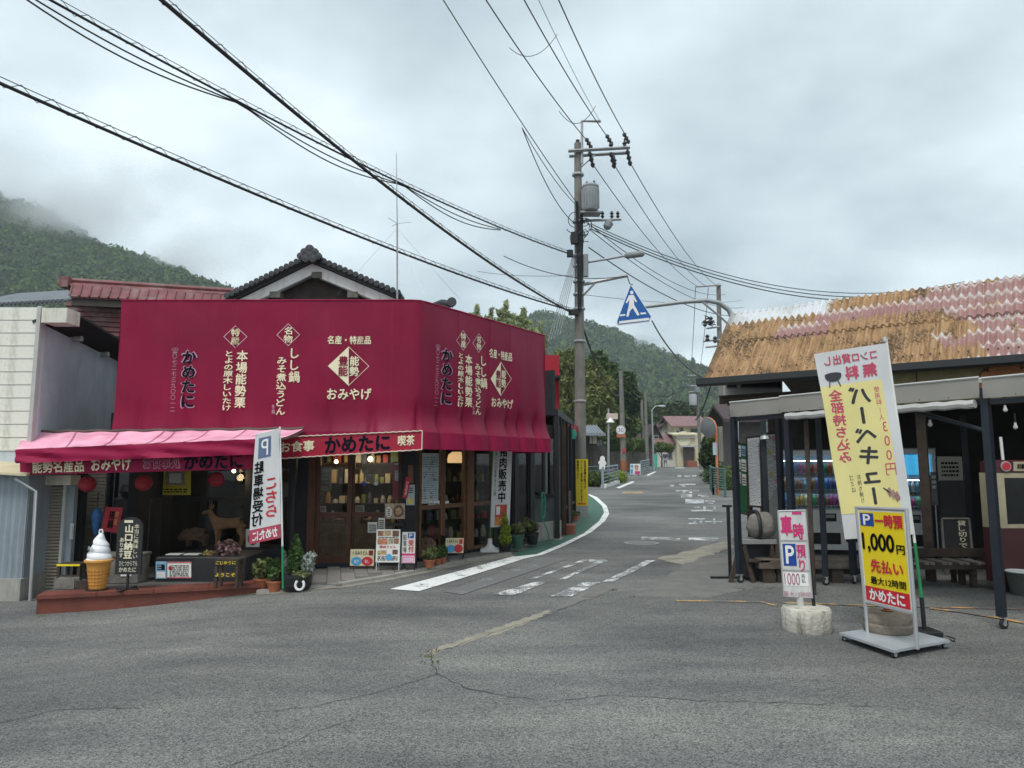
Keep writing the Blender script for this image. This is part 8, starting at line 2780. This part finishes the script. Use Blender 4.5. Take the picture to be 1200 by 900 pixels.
def vending(label, px0, px1, Y, Hm, rz, seed, lit=(.5, .62, .7), top_panel=False):
 a = at(px0, 600, Y)
 W_ = (at(px1, 600, Y).x - a.x) / math.cos(rz)
 Mx = Fr(a.x, Y, .04, rz)
 t = thing('vending_machine', label, 'vending machine', Mx, 'drink vending machines')
 b = B(); b.box(0, W_, .17, .75, .06, Hm - .02).box(0, .06, 0, .17, .06, Hm - .02).box(W_ - .06, W_, 0, .17, .06, Hm - .02).box(.06, W_ - .06, 0, .17, Hm - .1, Hm - .02).box(.06, W_ - .06, .0, .17, .06, .78)
 loc_build(b, 'cabinet', VW, t)
 b = B(); b.cbox(-.01, W_ + .01, -.012, .76, Hm - .019, Hm, .006); loc_build(b, 'top_cap', mat('machine_grey', (.3, .31, .31), .5), t)
 b = B(); b.box(.02, W_ - .02, .05, .7, -.02, .059); loc_build(b, 'feet', BLACK, t)
 r = random.Random(seed)
 b = B(); b.quad((.06, .165, .79), (W_ - .06, .165, .79), (W_ - .06, .165, Hm - .1), (.06, .165, Hm - .1))
 loc_build(b, 'display_backing', mat('display_backing', (.16, .26, .34), .6, .3, 9), t)
 rows_ = 2 if top_panel else 3
 zt_ = Hm - .14 - (.36 if top_panel else 0)
 for k in range(rows_):
  z = .84 + (zt_ - .84) * k / rows_
  b = B(); b.box(.06, W_ - .06, .012, .16, z - .05, z).box(.06, W_ - .06, .0, .0115, z - .078, z); so = loc_build(b, 'shelf', mat('shelf_white', (.5, .52, .53), .5), t)
  b = B(); b.tube([(.08, .04, z + (zt_ - .84) / rows_ - .064), (W_ - .08, .04, z + (zt_ - .84) / rows_ - .064)], .009, 6); loc_build(b, 'lamp_tube', mat('lamp_tube', (.8, .85, .9), .5, 0, emit=(.85, .95, 1), estr=5), so)
  n_ = int((W_ - .16) / .075)
  for i in range(n_):
   x = .1 + (W_ - .2) * (i + .5) / n_
   o = put('bottle', bt[(i // 2 + r.randrange(3) + k * 3) % len(bt)] if r.random() < .8 else bt[r.randrange(len(bt))], None, t)
   o.matrix_parent_inverse = Matrix.Identity(4)
   sc2 = min(1.15, (zt_ - .84) / rows_ / .25)
   o.matrix_basis = Matrix.Translation((x, .09, z)) @ Matrix.Diagonal((1.0, .9, sc2 * r.choice((1, .82, 1)), 1))
   b = B(); b.box(x - .02, x + .02, -.006, .0, z - .042, z - .018); loc_build(b, 'button', mat('button_blue', (.08, .12, .2), .3), so)
 if top_panel:
  b = B(); b.box(.08, W_ - .08, .03, .05, zt_ + .03, Hm - .12); loc_build(b, 'lit_picture', mat('lit_picture', (.08, .3, .45), .4, .6, 9, emit=(.05, .35, .6), estr=.9), t)
 b = B(); b.box(.06, W_ - .06, -.004, .0, .79, Hm - .1); loc_build(b, 'glass', glass_mat('vending_glass', (.85, .88, .9), .8), t)
 b = B(); b.cbox(W_ * .12, W_ * .72, -.012, -.001, .16, .36, .008); loc_build(b, 'outlet_flap', PLASTICB, t)
 b = B(); b.cbox(W_ * .78, W_ * .92, -.012, -.001, .2, .32, .006); loc_build(b, 'coin_return', PLASTICB, t)
 b = B(); b.cbox(W_ * .76, W_ * .90, -.012, -.001, .52, .66, .006); loc_build(b, 'note_slot', mat('machine_grey', (.3, .31, .31)), t)
 b = B(); b.cbox(W_ * .5, W_ * .68, -.012, -.001, .56, .70, .006); loc_build(b, 'coin_slot', PLASTICB, t)
 b = B(); b.cbox(W_ * .52, W_ * .66, -.016, -.0125, .62, .68, .004); loc_build(b, 'price_display', mat('machine_grey', (.3, .31, .31)), t)
 b = B(); b.cbox(W_ * .1, W_ * .36, -.01, -.001, .5, .68, .004); loc_build(b, 'notice', PAPER, t)
 b = B(); b.box(W_ - .045, W_ - .025, -.02, -.001, .9, 1.1); loc_build(b, 'lock_handle', PLASTICB, t)
 return t

vending('white drink vending machine beside the notice boards, left of the banner', 913, 1006, 13.0, 1.84, -.12, 1)
vending('white drink vending machine with blue lit picture, right of the banner', 1031, 1096, 12.6, 1.86, -.12, 2, top_panel=True)

# ------------------------------------------------------------------ notice boards, boulder, benches
def pboard(name, label, cs, m, frame=None, cat='notice board', legs=None):
 t = thing(name, label, cat, Matrix.Translation((Vector(cs[2]) + Vector(cs[3])) / 2))
 pn = Panel('board', cs, .025, m, t)
 if frame:
  for i in range(4):
   B().tube([pn.c[i], pn.c[(i + 1) % 4]], .018, 4).build('frame', frame, t)
 if legs is not None:
  for u_ in (.05, .95):
   q = pn.p(u_, 0, -.03)
   B().box(q.x - .025, q.x + .025, q.y, q.y + .05, gz(q.x, q.y) - .02, pn.p(u_, .9).z).build('leg', legs, t)
 return t, pn

WB = mat('whiteboard', (.80, .81, .80), .4, .04, 3)
t, pn = pboard('handwritten_board', 'white board covered in dense handwriting, left of the two', [at(875, 513, 12.4), at(891, 511, 12.1), at(893, 594, 12.1), at(878, 593, 12.4)], WB, OLDWOOD, legs=OLDWOOD)
pn.scribble(.08, .92, .04, .96, 38, mat('grey_ink', (.18, .18, .2), .6), 1, fill=.4, jit=.6)
t, pn = pboard('handwritten_board', 'white board with pink and yellow notes behind the steel sheets', [at(893, 508, 12.1), at(911, 508, 12.3), at(913, 592, 12.3), at(895, 594, 12.1)], WB, OLDWOOD, legs=OLDWOOD)
pn.scribble(.08, .92, .06, .94, 36, mat('grey_ink', (.18, .18, .2), .6), 2, fill=.4, jit=.6)
for i, (u_, v_) in enumerate(((.6, .9), (.3, .7), (.7, .62), (.4, .4), (.75, .3))):
 pn.rect(u_, u_ + .25, v_, v_ + .07, [mat('note_pink', (.62, .3, .4), .6), mat('note_yellow', (.62, .58, .2), .6)][i % 2], .008)
t, pn = pboard('green_notice_board', 'green notice board pinned with papers behind the corner post', [at(862, 518, 13.4), at(875, 520, 13.0), at(877, 603, 13.0), at(864, 600, 13.4)], mat('board_green', (.015, .10, .04), .7, .1), OLDWOOD, legs=OLDWOOD)
for i, (u_, v_, w_, h_) in enumerate(((.08, .8, .4, .16), (.55, .82, .38, .14), (.06, .62, .38, .14), (.52, .6, .42, .17), (.1, .42, .36, .16), (.55, .4, .36, .16))):
 q = pn.rect(u_, u_ + w_, v_, v_ + h_, [PAPER, mat('notice_blue', (.25, .42, .58)), PAPER, PAPER, mat('note_pale_pink', (.6, .45, .45), .6), PAPER][i], .006, 'paper')
 pn.scribble(u_ + .04, u_ + w_ - .04, v_ + .02, v_ + h_ - .03, 3, BLACKP, i, .009)
# leaning sheets
t = tag(B().add([at(899, 590, 11.6), at(911, 570, 11.8), at(915, 655, 11.5), at(902, 662, 11.3)] + [p + Vector((.02, .05, 0)) for p in (at(899, 590, 11.6), at(911, 570, 11.8), at(915, 655, 11.5), at(902, 662, 11.3))],
    [(0, 3, 2, 1), (4, 5, 6, 7), (0, 1, 5, 4), (1, 2, 6, 5), (2, 3, 7, 6), (3, 0, 4, 7)]).build('leaning_sheet', mat('dull_sheet', (.28, .29, .29), .4, .2, 5, metal=.3), None), 'dull grey sheets leaning below the handwritten boards', 'sheet')
# boulder on its stand
p = G(880, 682)
Yb = 10.0
c_ = at(892, 616, Yb + .1)
iv, iF = ico(4)
pts = []
for q in iv:
 v_ = Vector(q)
 k = 1 + .14 * noise.noise(v_ * 1.3 + Vector((5, 0, 0))) + .05 * noise.noise(v_ * 4)
 pts.append((c_.x + q[0] * .205 * k, c_.y + q[1] * .17 * k, c_.z + (q[2] * .19 * k if q[2] > -.75 else -.142 * k)))
t = thing('boulder', 'grey boulder with a black strap resting on a low stand', 'stone', Matrix.Translation(c_ - Vector((0, 0, .14))))
b = B(); b.add(pts, [tuple(f) for f in iF]); b.build('stone', mat('boulder_grey', (.18, .17, .15), .9, .25, 5, bump=.7, bscale=22, dirt=(.12, .11, .10), damt=.6, dscale=(2, 2, 2)), t, True)
B(Matrix.Translation(c_ + Vector((-.075, 0, 0)))).tube([(.0, .19 * math.cos(a), max(-.14, .205 * math.sin(a))) for a in np.linspace(0, 6.283, 30)], .024, 6).build('strap', PLASTICB, t, True)
sx0, sx1 = at(866, 633, Yb).x, at(909, 633, Yb).x
zs0 = at(880, 632, Yb).z
t = thing('boulder_stand', 'trestle stand with grey plank top under the boulder', 'stand', Fr((sx0 + sx1) / 2, Yb, 0))
B().cbox(sx0, sx1, Yb - .05, Yb + .32, zs0 - .06, zs0 - .0, .006).build('top', mat('grey_plank', (.22, .215, .205), .8, .15, 5), t)
for x, dx in ((sx0 + .02, -.16), (sx0 + .05, .12), (sx1 - .05, -.04), (sx1 - .02, .05)):
 B().add([(x - .03, Yb - .04, zs0 - .061), (x + .03, Yb - .04, zs0 - .061), (x + .03 + dx, Yb - .04, -.01), (x - .03 + dx, Yb - .04, -.01), (x - .03, Yb + .02, zs0 - .061), (x + .03, Yb + .02, zs0 - .061), (x + .03 + dx, Yb + .02, -.01), (x - .03 + dx, Yb + .02, -.01)],
   [(0, 3, 2, 1), (4, 5, 6, 7), (0, 1, 5, 4), (1, 2, 6, 5), (2, 3, 7, 6), (3, 0, 4, 7)]).build('leg', OLDWOOD, t)
B().cbox(sx0 + .1, sx1 - .12, Yb - .1, Yb + .1, .28, .31, .004).build('shelf', OLDWOOD, t)
t = tag(B().cbox(sx0 + .12, sx1, Yb + .1, Yb + .3, .04, zs0 - .07, .01).build('dark_crate', mat('crate_dark', (.03, .03, .035), .7, .3), None), 'dark crate tucked under the boulder stand', 'crate')
p = G(856, 678)
t = thing('black_rail_stand', 'thin black upright stand at the corner of the shed', 'stand', Matrix.Translation(p))
B(Matrix.Translation(p)).box(-.02, .02, -.02, .02, 0, 1.0).build('upright', BLACK, t)
B(Matrix.Translation(p)).box(-.08, .05, -.025, .025, 1.001, 1.03).build('cap', BLACK, t)
B(Matrix.Translation(p)).box(-.28, .28, -.03, .03, -.004, .03).build('foot', BLACK, t)

# heavy timber bench
by = 9.9
t = thing('timber_bench', 'heavy weathered timber bench behind the small parking sign', 'bench', Fr(4.6, by, 0))
x0, x1 = at(890, 660, by).x, at(1070, 660, by).x
ztop_ = at(890, 655, by).z
B().cbox(x0, x1, by, by + .36, ztop_ - .13, ztop_, .012).build('seat', mat('bench_wood', (.115, .095, .075), .9, .35, 7, bump=.7, bscale=25, dirt=(.22, .2, .17), damt=.6, dscale=(.8, 4, 6)), t)
for x in (x0 + .06, x0 + 1.0, x1 - .2):
 B().box(x, x + .16, by + .04, by + .32, -.01, ztop_ - .131).build('leg', OLDWOOD, t)
B().box(x0 + .23, x1 - .21, by + .16, by + .2, .1, .17).build('stretcher', OLDWOOD, t)
# slatted bench on the right
by = 9.5
x0, x1 = at(1056, 660, by).x, at(1158, 660, by).x
zs1 = at(1100, 659, by).z
t = thing('slatted_bench', 'dark bench with short cross slats under the awning on the right', 'bench', Fr((x0 + x1) / 2, by, 0))
n_ = 15
for k in range(n_):
 x = x0 + (x1 - x0) * k / n_
 B().cbox(x, x + (x1 - x0) / n_ * .72, by - .02, by + .40, zs1 - .03, zs1, .004).build('slat', GREYW if k % 3 else OLDWOOD, t)
B().box(x0, x1, by, by + .04, zs1 - .09, zs1 - .031).build('front_rail', OLDWOOD, t)
B().box(x0, x1, by + .34, by + .38, zs1 - .09, zs1 - .031).build('rear_rail', OLDWOOD, t)
for x in (x0 + .1, x1 - .2):
 for y in (by + .041, by + .28):
  B().box(x, x + .07, y, y + .06, -.01, zs1 - .031).build('leg', OLDWOOD, t)
B().box(x0 - .1, x1 + .35, by + .42, by + .46, zs1 + .02, zs1 + .13).build('backrest', OLDWOOD, t)
for x in (x0 + .1, x1 - .2):
 B().box(x, x + .06, by + .462, by + .5, -.01, zs1 + .13).build('back_post', OLDWOOD, t)
# boards deep under the awning
t, pn = pboard('paper_notice_board', 'dim cream handwritten notice under the awning roof', [at(1098, 535, 11.2), at(1127, 535, 11.0), at(1129, 564, 11.0), at(1100, 564, 11.2)], mat('dim_paper', (.34, .33, .29), .8, .1), legs=BLACK)
pn.scribble(.15, .85, .2, .85, 4, BLACKP, 3)
t, pn = pboard('brush_written_board', 'black board with brush-written reserved notice under the awning', [at(1104, 608, 10.6), at(1136, 608, 10.4), at(1140, 650, 10.4), at(1107, 650, 10.6)], mat('blackboard', (.018, .019, .02)), GREYW, legs=GREYW)
pn.text('貸し切りです', .55, .85, .04, .95, CHALK, True, bold=.02)
t, pn = pboard('blank_notice_board', 'blank black board above the brush-written board', [at(1101, 563, 10.9), at(1130, 563, 10.7), at(1132, 606, 10.7), at(1103, 606, 10.9)], BLACK, legs=BLACK)
t, pn = pboard('poster_strip', 'narrow dark poster beside the second vending machine', [at(1090, 553, 12.2), at(1098, 553, 12.1), at(1100, 592, 12.1), at(1092, 592, 12.2)], mat('dim_poster', (.16, .15, .15), .7, .4, 12), legs=BLACK, cat='poster')
pn.scribble(.2, .8, .5, .95, 3, PAPER, 3, fill=.6)

# ------------------------------------------------------------------ train-front photo panel at the right edge
Yt_ = 9.2
x0, x1 = at(1165.5, 600, Yt_).x, at(1165.5, 600, Yt_).x + 1.5
zT, zB = at(1170, 539, Yt_).z, .12
t = thing('train_front_panel', 'cream and maroon train-front panel with red lamp at the right edge', 'panel', Fr((x0 + x1) / 2, Yt_, 0))
z1, z2 = at(1170, 554, Yt_).z, at(1170, 619, Yt_).z
TM = mat('train_maroon', (.065, .016, .018), .4, .15, 4)
TC = mat('train_cream', (.42, .37, .25), .5, .15, 4, dirt=(.25, .2, .12), damt=.5)
B().cbox(x0, x1, Yt_, Yt_ + .25, z1, zT, .03).build('roof_band', TM, t)
wx0, wx1, wz0, wz1 = at(1180, 600, Yt_).x, x1 - .14, at(1180, 615, Yt_).z, at(1180, 560, Yt_).z
B().box(x0, wx0, Yt_ + .004, Yt_ + .25, z2, z1 - .001).box(wx1, x1, Yt_ + .004, Yt_ + .25, z2, z1 - .001).box(wx0, wx1, Yt_ + .004, Yt_ + .25, z2, wz0).box(wx0, wx1, Yt_ + .004, Yt_ + .25, wz1, z1 - .001).build('window_surround', TC, t)
B().box(wx0, wx1, Yt_ + .1, Yt_ + .12, wz0, wz1).build('window', mat('train_glass', (.012, .013, .015), .1), t)
B().box(x0 - .002, x1, Yt_, Yt_ + .252, zB, z2 - .001).build('lower_body', TM, t)
c_ = at(1178.5, 546.5, Yt_ - .01)
rd = disc(c_, .065, Yt_ - .02, Yt_ - .001, ALU, 'lamp_bezel', t); disc(c_, .052, Yt_ - .03, Yt_ - .021, mat('red_lens', (.5, .02, .04), .25), 'red_lamp', t)
pn = Panel('number_plate', px4(1188, 541, 1215, 552, Yt_ - .012), .01, TC, t)
pn.scribble(.15, .85, .25, .8, 1, BLACKP, 4, fill=.9)
for x in (x0 + .1, x1 - .3):
 B().box(x, x + .2, Yt_ + .02, Yt_ + .22, -.01, zB).build('foot', BLACK, t)
B().tube([at(1172.5, 512, Yt_ + .1), at(1176, 545, Yt_ + .1)], .018, 8).build('white_handrail', WHITEP, t, True)
p = G(1196, 697)
t = thing('bucket', 'dark bucket with white rim in front of the train-front panel', 'bucket', Matrix.Translation(p))
B(Matrix.Translation(p)).lathe([(.10, 0), (.14, .28), (.13, .28), (.095, .02), (0, .02)], 20).build('body', mat('bucket_dark', (.05, .055, .05), .5, .2), t, True)
B(Matrix.Translation(p)).lathe([(.14, .275), (.15, .285), (.14, .297), (.13, .29)], 20).build('rim', WHITEP, t, True)

# ------------------------------------------------------------------ small parking sign on a concrete drum
p = G(946, 738)
Yp_ = p.y
t = thing('parking_fee_sign', 'tattered white and magenta parking sign on a concrete drum', 'sign', Matrix.Translation(p))
rp_ = 27 / F * Yp_
prof = [(rp_ * .97, 0), (rp_, .02), (rp_ * .985, .12), (rp_ * 1.0, .19), (rp_ * .94, .215), (rp_ * .5, .222), (0, .222)]
b = B(Matrix.Translation(p))
nn_ = 40
V = []
for r, z in prof:
 for k in range(nn_):
  a = 6.2832 * k / nn_
  w_ = 1 + .018 * noise.noise(Vector((math.cos(a) * 2, math.sin(a) * 2, z * 9)))
  V.append((r * w_ * math.cos(a), r * w_ * math.sin(a), z))
b.add(V, [(i * nn_ + k, i * nn_ + (k + 1) % nn_, (i + 1) * nn_ + (k + 1) % nn_, (i + 1) * nn_ + k) for i in range(len(prof) - 1) for k in range(nn_)])
b.build('concrete_drum', mat('stained_drum', (.50, .475, .41), .9, .2, 6, bump=.6, bscale=30, dirt=(.10, .085, .06), damt=.85, dscale=(9, 9, 1.6)), t, True)
pn = Panel('board', [at(911.5, 599, Yp_), at(944, 598, Yp_), at(952, 701, Yp_), at(918.5, 699, Yp_)], .018, mat('sign_white_dirty', (.60, .60, .58), .6, .08, 6, dirt=(.35, .34, .32), damt=.5), t)
pn.rect(.50, .84, .955, .985, MAGP); pn.text('車', .07, .46, .72, .94, MAGP, bold=.05); pn.text('時', .50, .86, .67, .85, MAGP, bold=.04)
q = pn.rect(.08, .54, .36, .615, BLUEP); pn.text('P', .17, .45, .39, .59, WHITEPR, bold=.03, off=.009)
pn.text('預り', .56, .88, .30, .60, MAGP, True, bold=.03)
pn.rect(.02, .9, .13, .285, WHITEPR, .003); pn.text('1000', .06, .60, .14, .275, mat('faded_magenta', (.38, .14, .22), .6), bold=0); pn.text('先払', .66, .80, .17, .27, BLACKP, True, bold=0)
pn.rect(.0, 1, .645, .66, mat('grey_tape', (.35, .36, .36), .5), .004); pn.rect(.0, 1, .30, .315, mat('grey_tape', (.35, .36, .36)), .004)
pn.text('最大12時間', .0, .95, .005, .065, mat('faded_magenta', (.38, .14, .22)), bold=0)
for a_, c_ in ((0, 1), (1, 2), (3, 0)):
 B().tube([pn.c[a_], pn.c[c_]], .008, 5).build('frame', ALU, t)
B().tube([p + Vector((-.04, .03, .2)), pn.p(.6, .02, -.03)], .035, 10).build('stub_post', mat('pale_pipe', (.5, .5, .46), .6, .1), t, True)
B().tube([pn.p(1.02, -.02, -.03) + Vector((.02, 0, -.1)), pn.p(1.0, .9, -.03)], .018, 4).build('angle_bar', BLACK, t)

# ------------------------------------------------------------------ barbecue banner (seen from behind, lettering reversed)
pf = G(1083, 748)
Yf = 6.95
t = thing('barbecue_banner', 'tall yellow and white barbecue banner with reversed lettering on a leaning pole', 'banner', Fr(at(1083, 745, Yf).x, Yf, 0))
BW = mat('banner_white', (.66, .66, .66))
ob, fn = cloth('cloth', at(955, 414.5, Yf), at(1039, 402, Yf), at(1071, 626, Yf), at(990, 632, Yf), BW, t, .016, 7, 40, 80)
YELB = mat('banner_yellow', (.70, .62, .26), .8, .05, 3)
cquad(.0, .865, .13, .815, YELB, ob, fn, .003, 40)
PKB = mat('banner_pink', (.52, .07, .13), .7, .05)
BKB = mat('banner_black', (.035, .035, .04), .7)
ctext('コンロ貸出し', .11, .84, .925, .975, PKB, ob, fn, False, True, .03)
ctext('料', .37, .55, .835, .905, PKB, ob, fn, False, True, .05)
ctext('無', .62, .81, .838, .908, PKB, ob, fn, False, True, .05)
ctext('全部持ち込み', .10, .28, .40, .79, PKB, ob, fn, True, True, .035)
ctext('バ｜ベキュ｜', .38, .66, .17, .79, BKB, ob, fn, True, True, .04)
ctext('使用料', .73, .81, .68, .78, PKB, ob, fn, True, True, .01)
ctext('1人', .74, .80, .60, .665, PKB, ob, fn, True, True, .01)
ctext('300円', .73, .87, .31, .59, PKB, ob, fn, True, True, .01)
ctext('お持ち帰り', .31, .37, .18, .33, BKB, ob, fn, True, True, 0)
ctext('ゴミは', .2, .26, .24, .33, BKB, ob, fn, True, True, 0)
ctext('円', .20, .30, .03, .08, mat('banner_blue', (.08, .12, .4), .6), ob, fn, False, True, .02)

def cpoly(pts, m, off=.006):
 b = B(); b.add([fn(u_, v_, off) for u_, v_ in pts], [tuple(range(len(pts)))])
 return b.build('printed_shape', m, ob)

cpoly([(.09, .87)] + [(.2 + .115 * math.cos(a), .868 - .033 * math.sin(a)) for a in np.linspace(math.pi, 0, 10)][1:] + [(.2 + .115 * math.cos(a), .873 + .012 * math.sin(a)) for a in np.linspace(0, math.pi, 8)], BKB)
cpoly([(.14, .84), (.155, .84), (.135, .805), (.12, .805)], BKB); cpoly([(.25, .84), (.265, .84), (.29, .805), (.275, .805)], BKB)
for k in range(3):
 x = .70 + k * .045
 cpoly([(x, .235 - k * .012), (x + .05, .25 - k * .012), (x + .085, .215 - k * .012), (x + .035, .195 - k * .012)], mat('meat_%d' % k, [(.30, .18, .16), (.36, .22, .19), (.28, .16, .14)][k], .7, .3, 40), .006 + k * .002)
cpoly([(.66, .245), (.665, .252), (.87, .185), (.865, .178)], BKB, .005)
B().tube([at(1038, 396, Yf + .02), at(1072, 636, Yf + .02)], .013, 8).build('pole_upper', WHITEP, t, True)
B().tube([at(1072, 636, Yf + .02), at(1080, 700, Yf + .02)], .0145, 8).build('pole_middle', mat('green_pole', (.02, .22, .08)), t, True)
B().tube([at(1080, 700, Yf + .02), at(1084, 746, Yf + .02)], .02, 8).build('pole_socket', BLACK, t, True)
B().cbox(at(1084, 740, Yf).x - .12, at(1084, 740, Yf).x + .12, Yf - .1, Yf + .14, -.005, .05, .01).build('foot', BLACK, t)
B(Matrix.Translation(at(1037, 398, Yf + .02))).lathe([(0, -.03), (.02, -.02), (.02, .02), (0, .03)], 8).build('finial', ALU, t, True)

# ------------------------------------------------------------------ yellow hourly parking sign on a rolling base
zpz = .075
c0, c1, c2_, c3 = zpl(983.5, 741, zpz), zpl(1047, 762, zpz), zpl(1113, 750, zpz), zpl(1046, 733, zpz)
t = thing('hourly_parking_sign', 'yellow hourly parking sign in a silver frame on a wheeled steel base', 'sign', Matrix.Translation(((c0 + c2_) / 2).xy.to_3d()))
b = B(); b.prism([(q.x, q.y) for q in (c0, c1, c2_, c3)], (zpz - .022, zpz))
STB = mat('base_steel', (.42, .45, .47), .45, .1, 5, metal=.3)
b.build('base_plate', STB, t)
ctr = (c0 + c1 + c2_ + c3) / 4
for q in (c0, c1, c2_, c3):
 q2 = q.lerp(ctr, .10)
 caster(Vector((q2.x, q2.y, 0)), t, .0245)
YL, YRr = 6.72, 6.15
pn = Panel('panel', [at(1005, 597, YL), at(1060, 599.5, YRr), at(1069.5, 717, YRr), at(1015, 704, YL)], .012, mat('panel_yellow', (.80, .60, .012), .4, .02), t)
pn.rect(-.0, 1.0, 0.0, 1.0, mat('panel_white', (.75, .75, .73), .4), -.0065 + .0075)
pn.rect(.025, .975, .015, .985, mat('panel_yellow', (.80, .60, .012)), .003)
pn.rect(.05, .35, .825, .965, BLUEP, .005); pn.text('P', .13, .28, .84, .95, WHITEPR, bold=.03, off=.009)
pn.text('一時預', .38, .95, .82, .955, REDP, bold=.05, off=.007)
pn.text('1,000', .06, .74, .545, .745, BLACKP, bold=.04, off=.007); pn.text('円', .79, .95, .56, .65, BLACKP, bold=.04, off=.007)
pn.text('先払い', .2, .88, .335, .47, REDP, bold=.045, off=.007)
pn.text('最大12時間', .17, .92, .205, .285, BLACKP, bold=.03, off=.007)
pn.rect(.025, .975, .015, .17, mat('panel_red', (.55, .015, .03), .4), .006); pn.text('かめたに', .12, .88, .035, .15, WHITEPR, bold=.05, off=.010)
for u_ in (-.03, 1.03):
 a, c_ = pn.p(u_, 1.025, -.005), pn.p(u_, 0, -.005)
 B().tube([a, Vector((c_.x + (c_.x - a.x) * .2, c_.y, zpz))], .017, 8).build('frame_post', ALU, t, True)
B().tube([pn.p(-.05, 1.02, -.005), pn.p(1.05, 1.02, -.005)], .016, 8).tube([pn.p(-.03, -.015, -.005), pn.p(1.03, -.015, -.005)], .013, 8).build('frame_rail', ALU, t, True)
pc = zpl(1046, 742, zpz)
b = B(Matrix.Translation((pc.x, pc.y + .08, zpz)))
b.lathe([(.195, 0), (.21, .02), (.212, .07), (.2, .085), (.205, .095), (.21, .12), (.205, .16), (.19, .175), (.05, .18), (.05, .16), (0, .16)], 30)
b.build('stone_weights', mat('weight_stone', (.20, .165, .13), .9, .3, 8, bump=.6, bscale=40, dirt=(.09, .075, .06), damt=.6, dscale=(3, 3, 8)), t, True)
b = B(Matrix.Translation((pc.x, pc.y + .08, zpz + .18)))
for k in range(5):
 b.lathe([(.028, .0 + k * .016), (.036, .008 + k * .016), (.028, .016 + k * .016)], 14)
b.build('copper_coil', mat('copper', (.40, .13, .06), .35, .2, 20, metal=.6), t, True)
tag(B().tube([zpl(1113, 749, .01), zpl(1118, 752, .008), zpl(1119, 748, .008), zpl(1108, 745, .008)], .005, 5).build('loose_wire', BLACK, None, True), 'short loose wire on the asphalt beside the wheeled base', 'wire')

# ================================================================== weeds and grit
g = random.Random(17)
vs_, fs_, n0 = [], [], 0
spots = [(503, 770), (512, 764), (507, 776), (48, 722), (90, 716), (160, 708), (230, 701), (300, 697), (668, 616), (688, 606), (622, 645), (640, 637), (867, 690), (742, 700), (720, 692), (655, 628), (1010, 705), (905, 690)]
for i, s_ in enumerate(spots):
 p = G(*s_)
 for k in range(g.randint(8, 20)):
  a, r, h_ = g.uniform(0, 6.28), g.uniform(0, .06), g.uniform(.008, .03)
  b0 = p + Vector((r * 1.6 * math.cos(a), r * .6 * math.sin(a), 0))
  tp = b0 + Vector((g.uniform(-.015, .015), g.uniform(-.01, .01), h_))
  w_ = Vector((.006, .004, 0))
  vs_ += [b0 - w_, b0 + w_, tp]
  fs_.append((n0, n0 + 1, n0 + 2)); n0 += 3
b = B(); b.v, b.f = vs_, fs_
b.build('weed_tufts', LDRY, None, False, 'stuff')
mark('kerb_grit', strip([(p[0] + .03, p[1] - .07) for p in edge], .13), PATCH, .0045)
# ================================================================== mist and haze
mist('mist', at(70, 272, 400), (100, 40, 30), .11, 1, -.55)
mist('mist', at(200, 318, 400), (75, 36, 19), .085, 2, -.42)
mist('mist', at(-60, 232, 405), (95, 45, 38), .11, 5, -.3)
mist('mist', at(757, 428, 540), (34, 30, 30), .16, 3, 0, .05)
b = B(); b.box(-900, 900, -40, 1000, -3.2, 330)
hz = b.build('haze', None, None, False, 'stuff')
m = bpy.data.materials.new('haze')
m.use_nodes = True
m.node_tree.nodes.clear()
o = m.node_tree.nodes.new('ShaderNodeOutputMaterial')
pv = m.node_tree.nodes.new('ShaderNodeVolumePrincipled')
pv.inputs['Color'].default_value = (.80, .89, .95, 1)
pv.inputs['Density'].default_value = .00038
pv.inputs['Anisotropy'].default_value = 0
m.node_tree.links.new(pv.outputs[0], o.inputs['Volume'])
hz.data.materials.append(m)
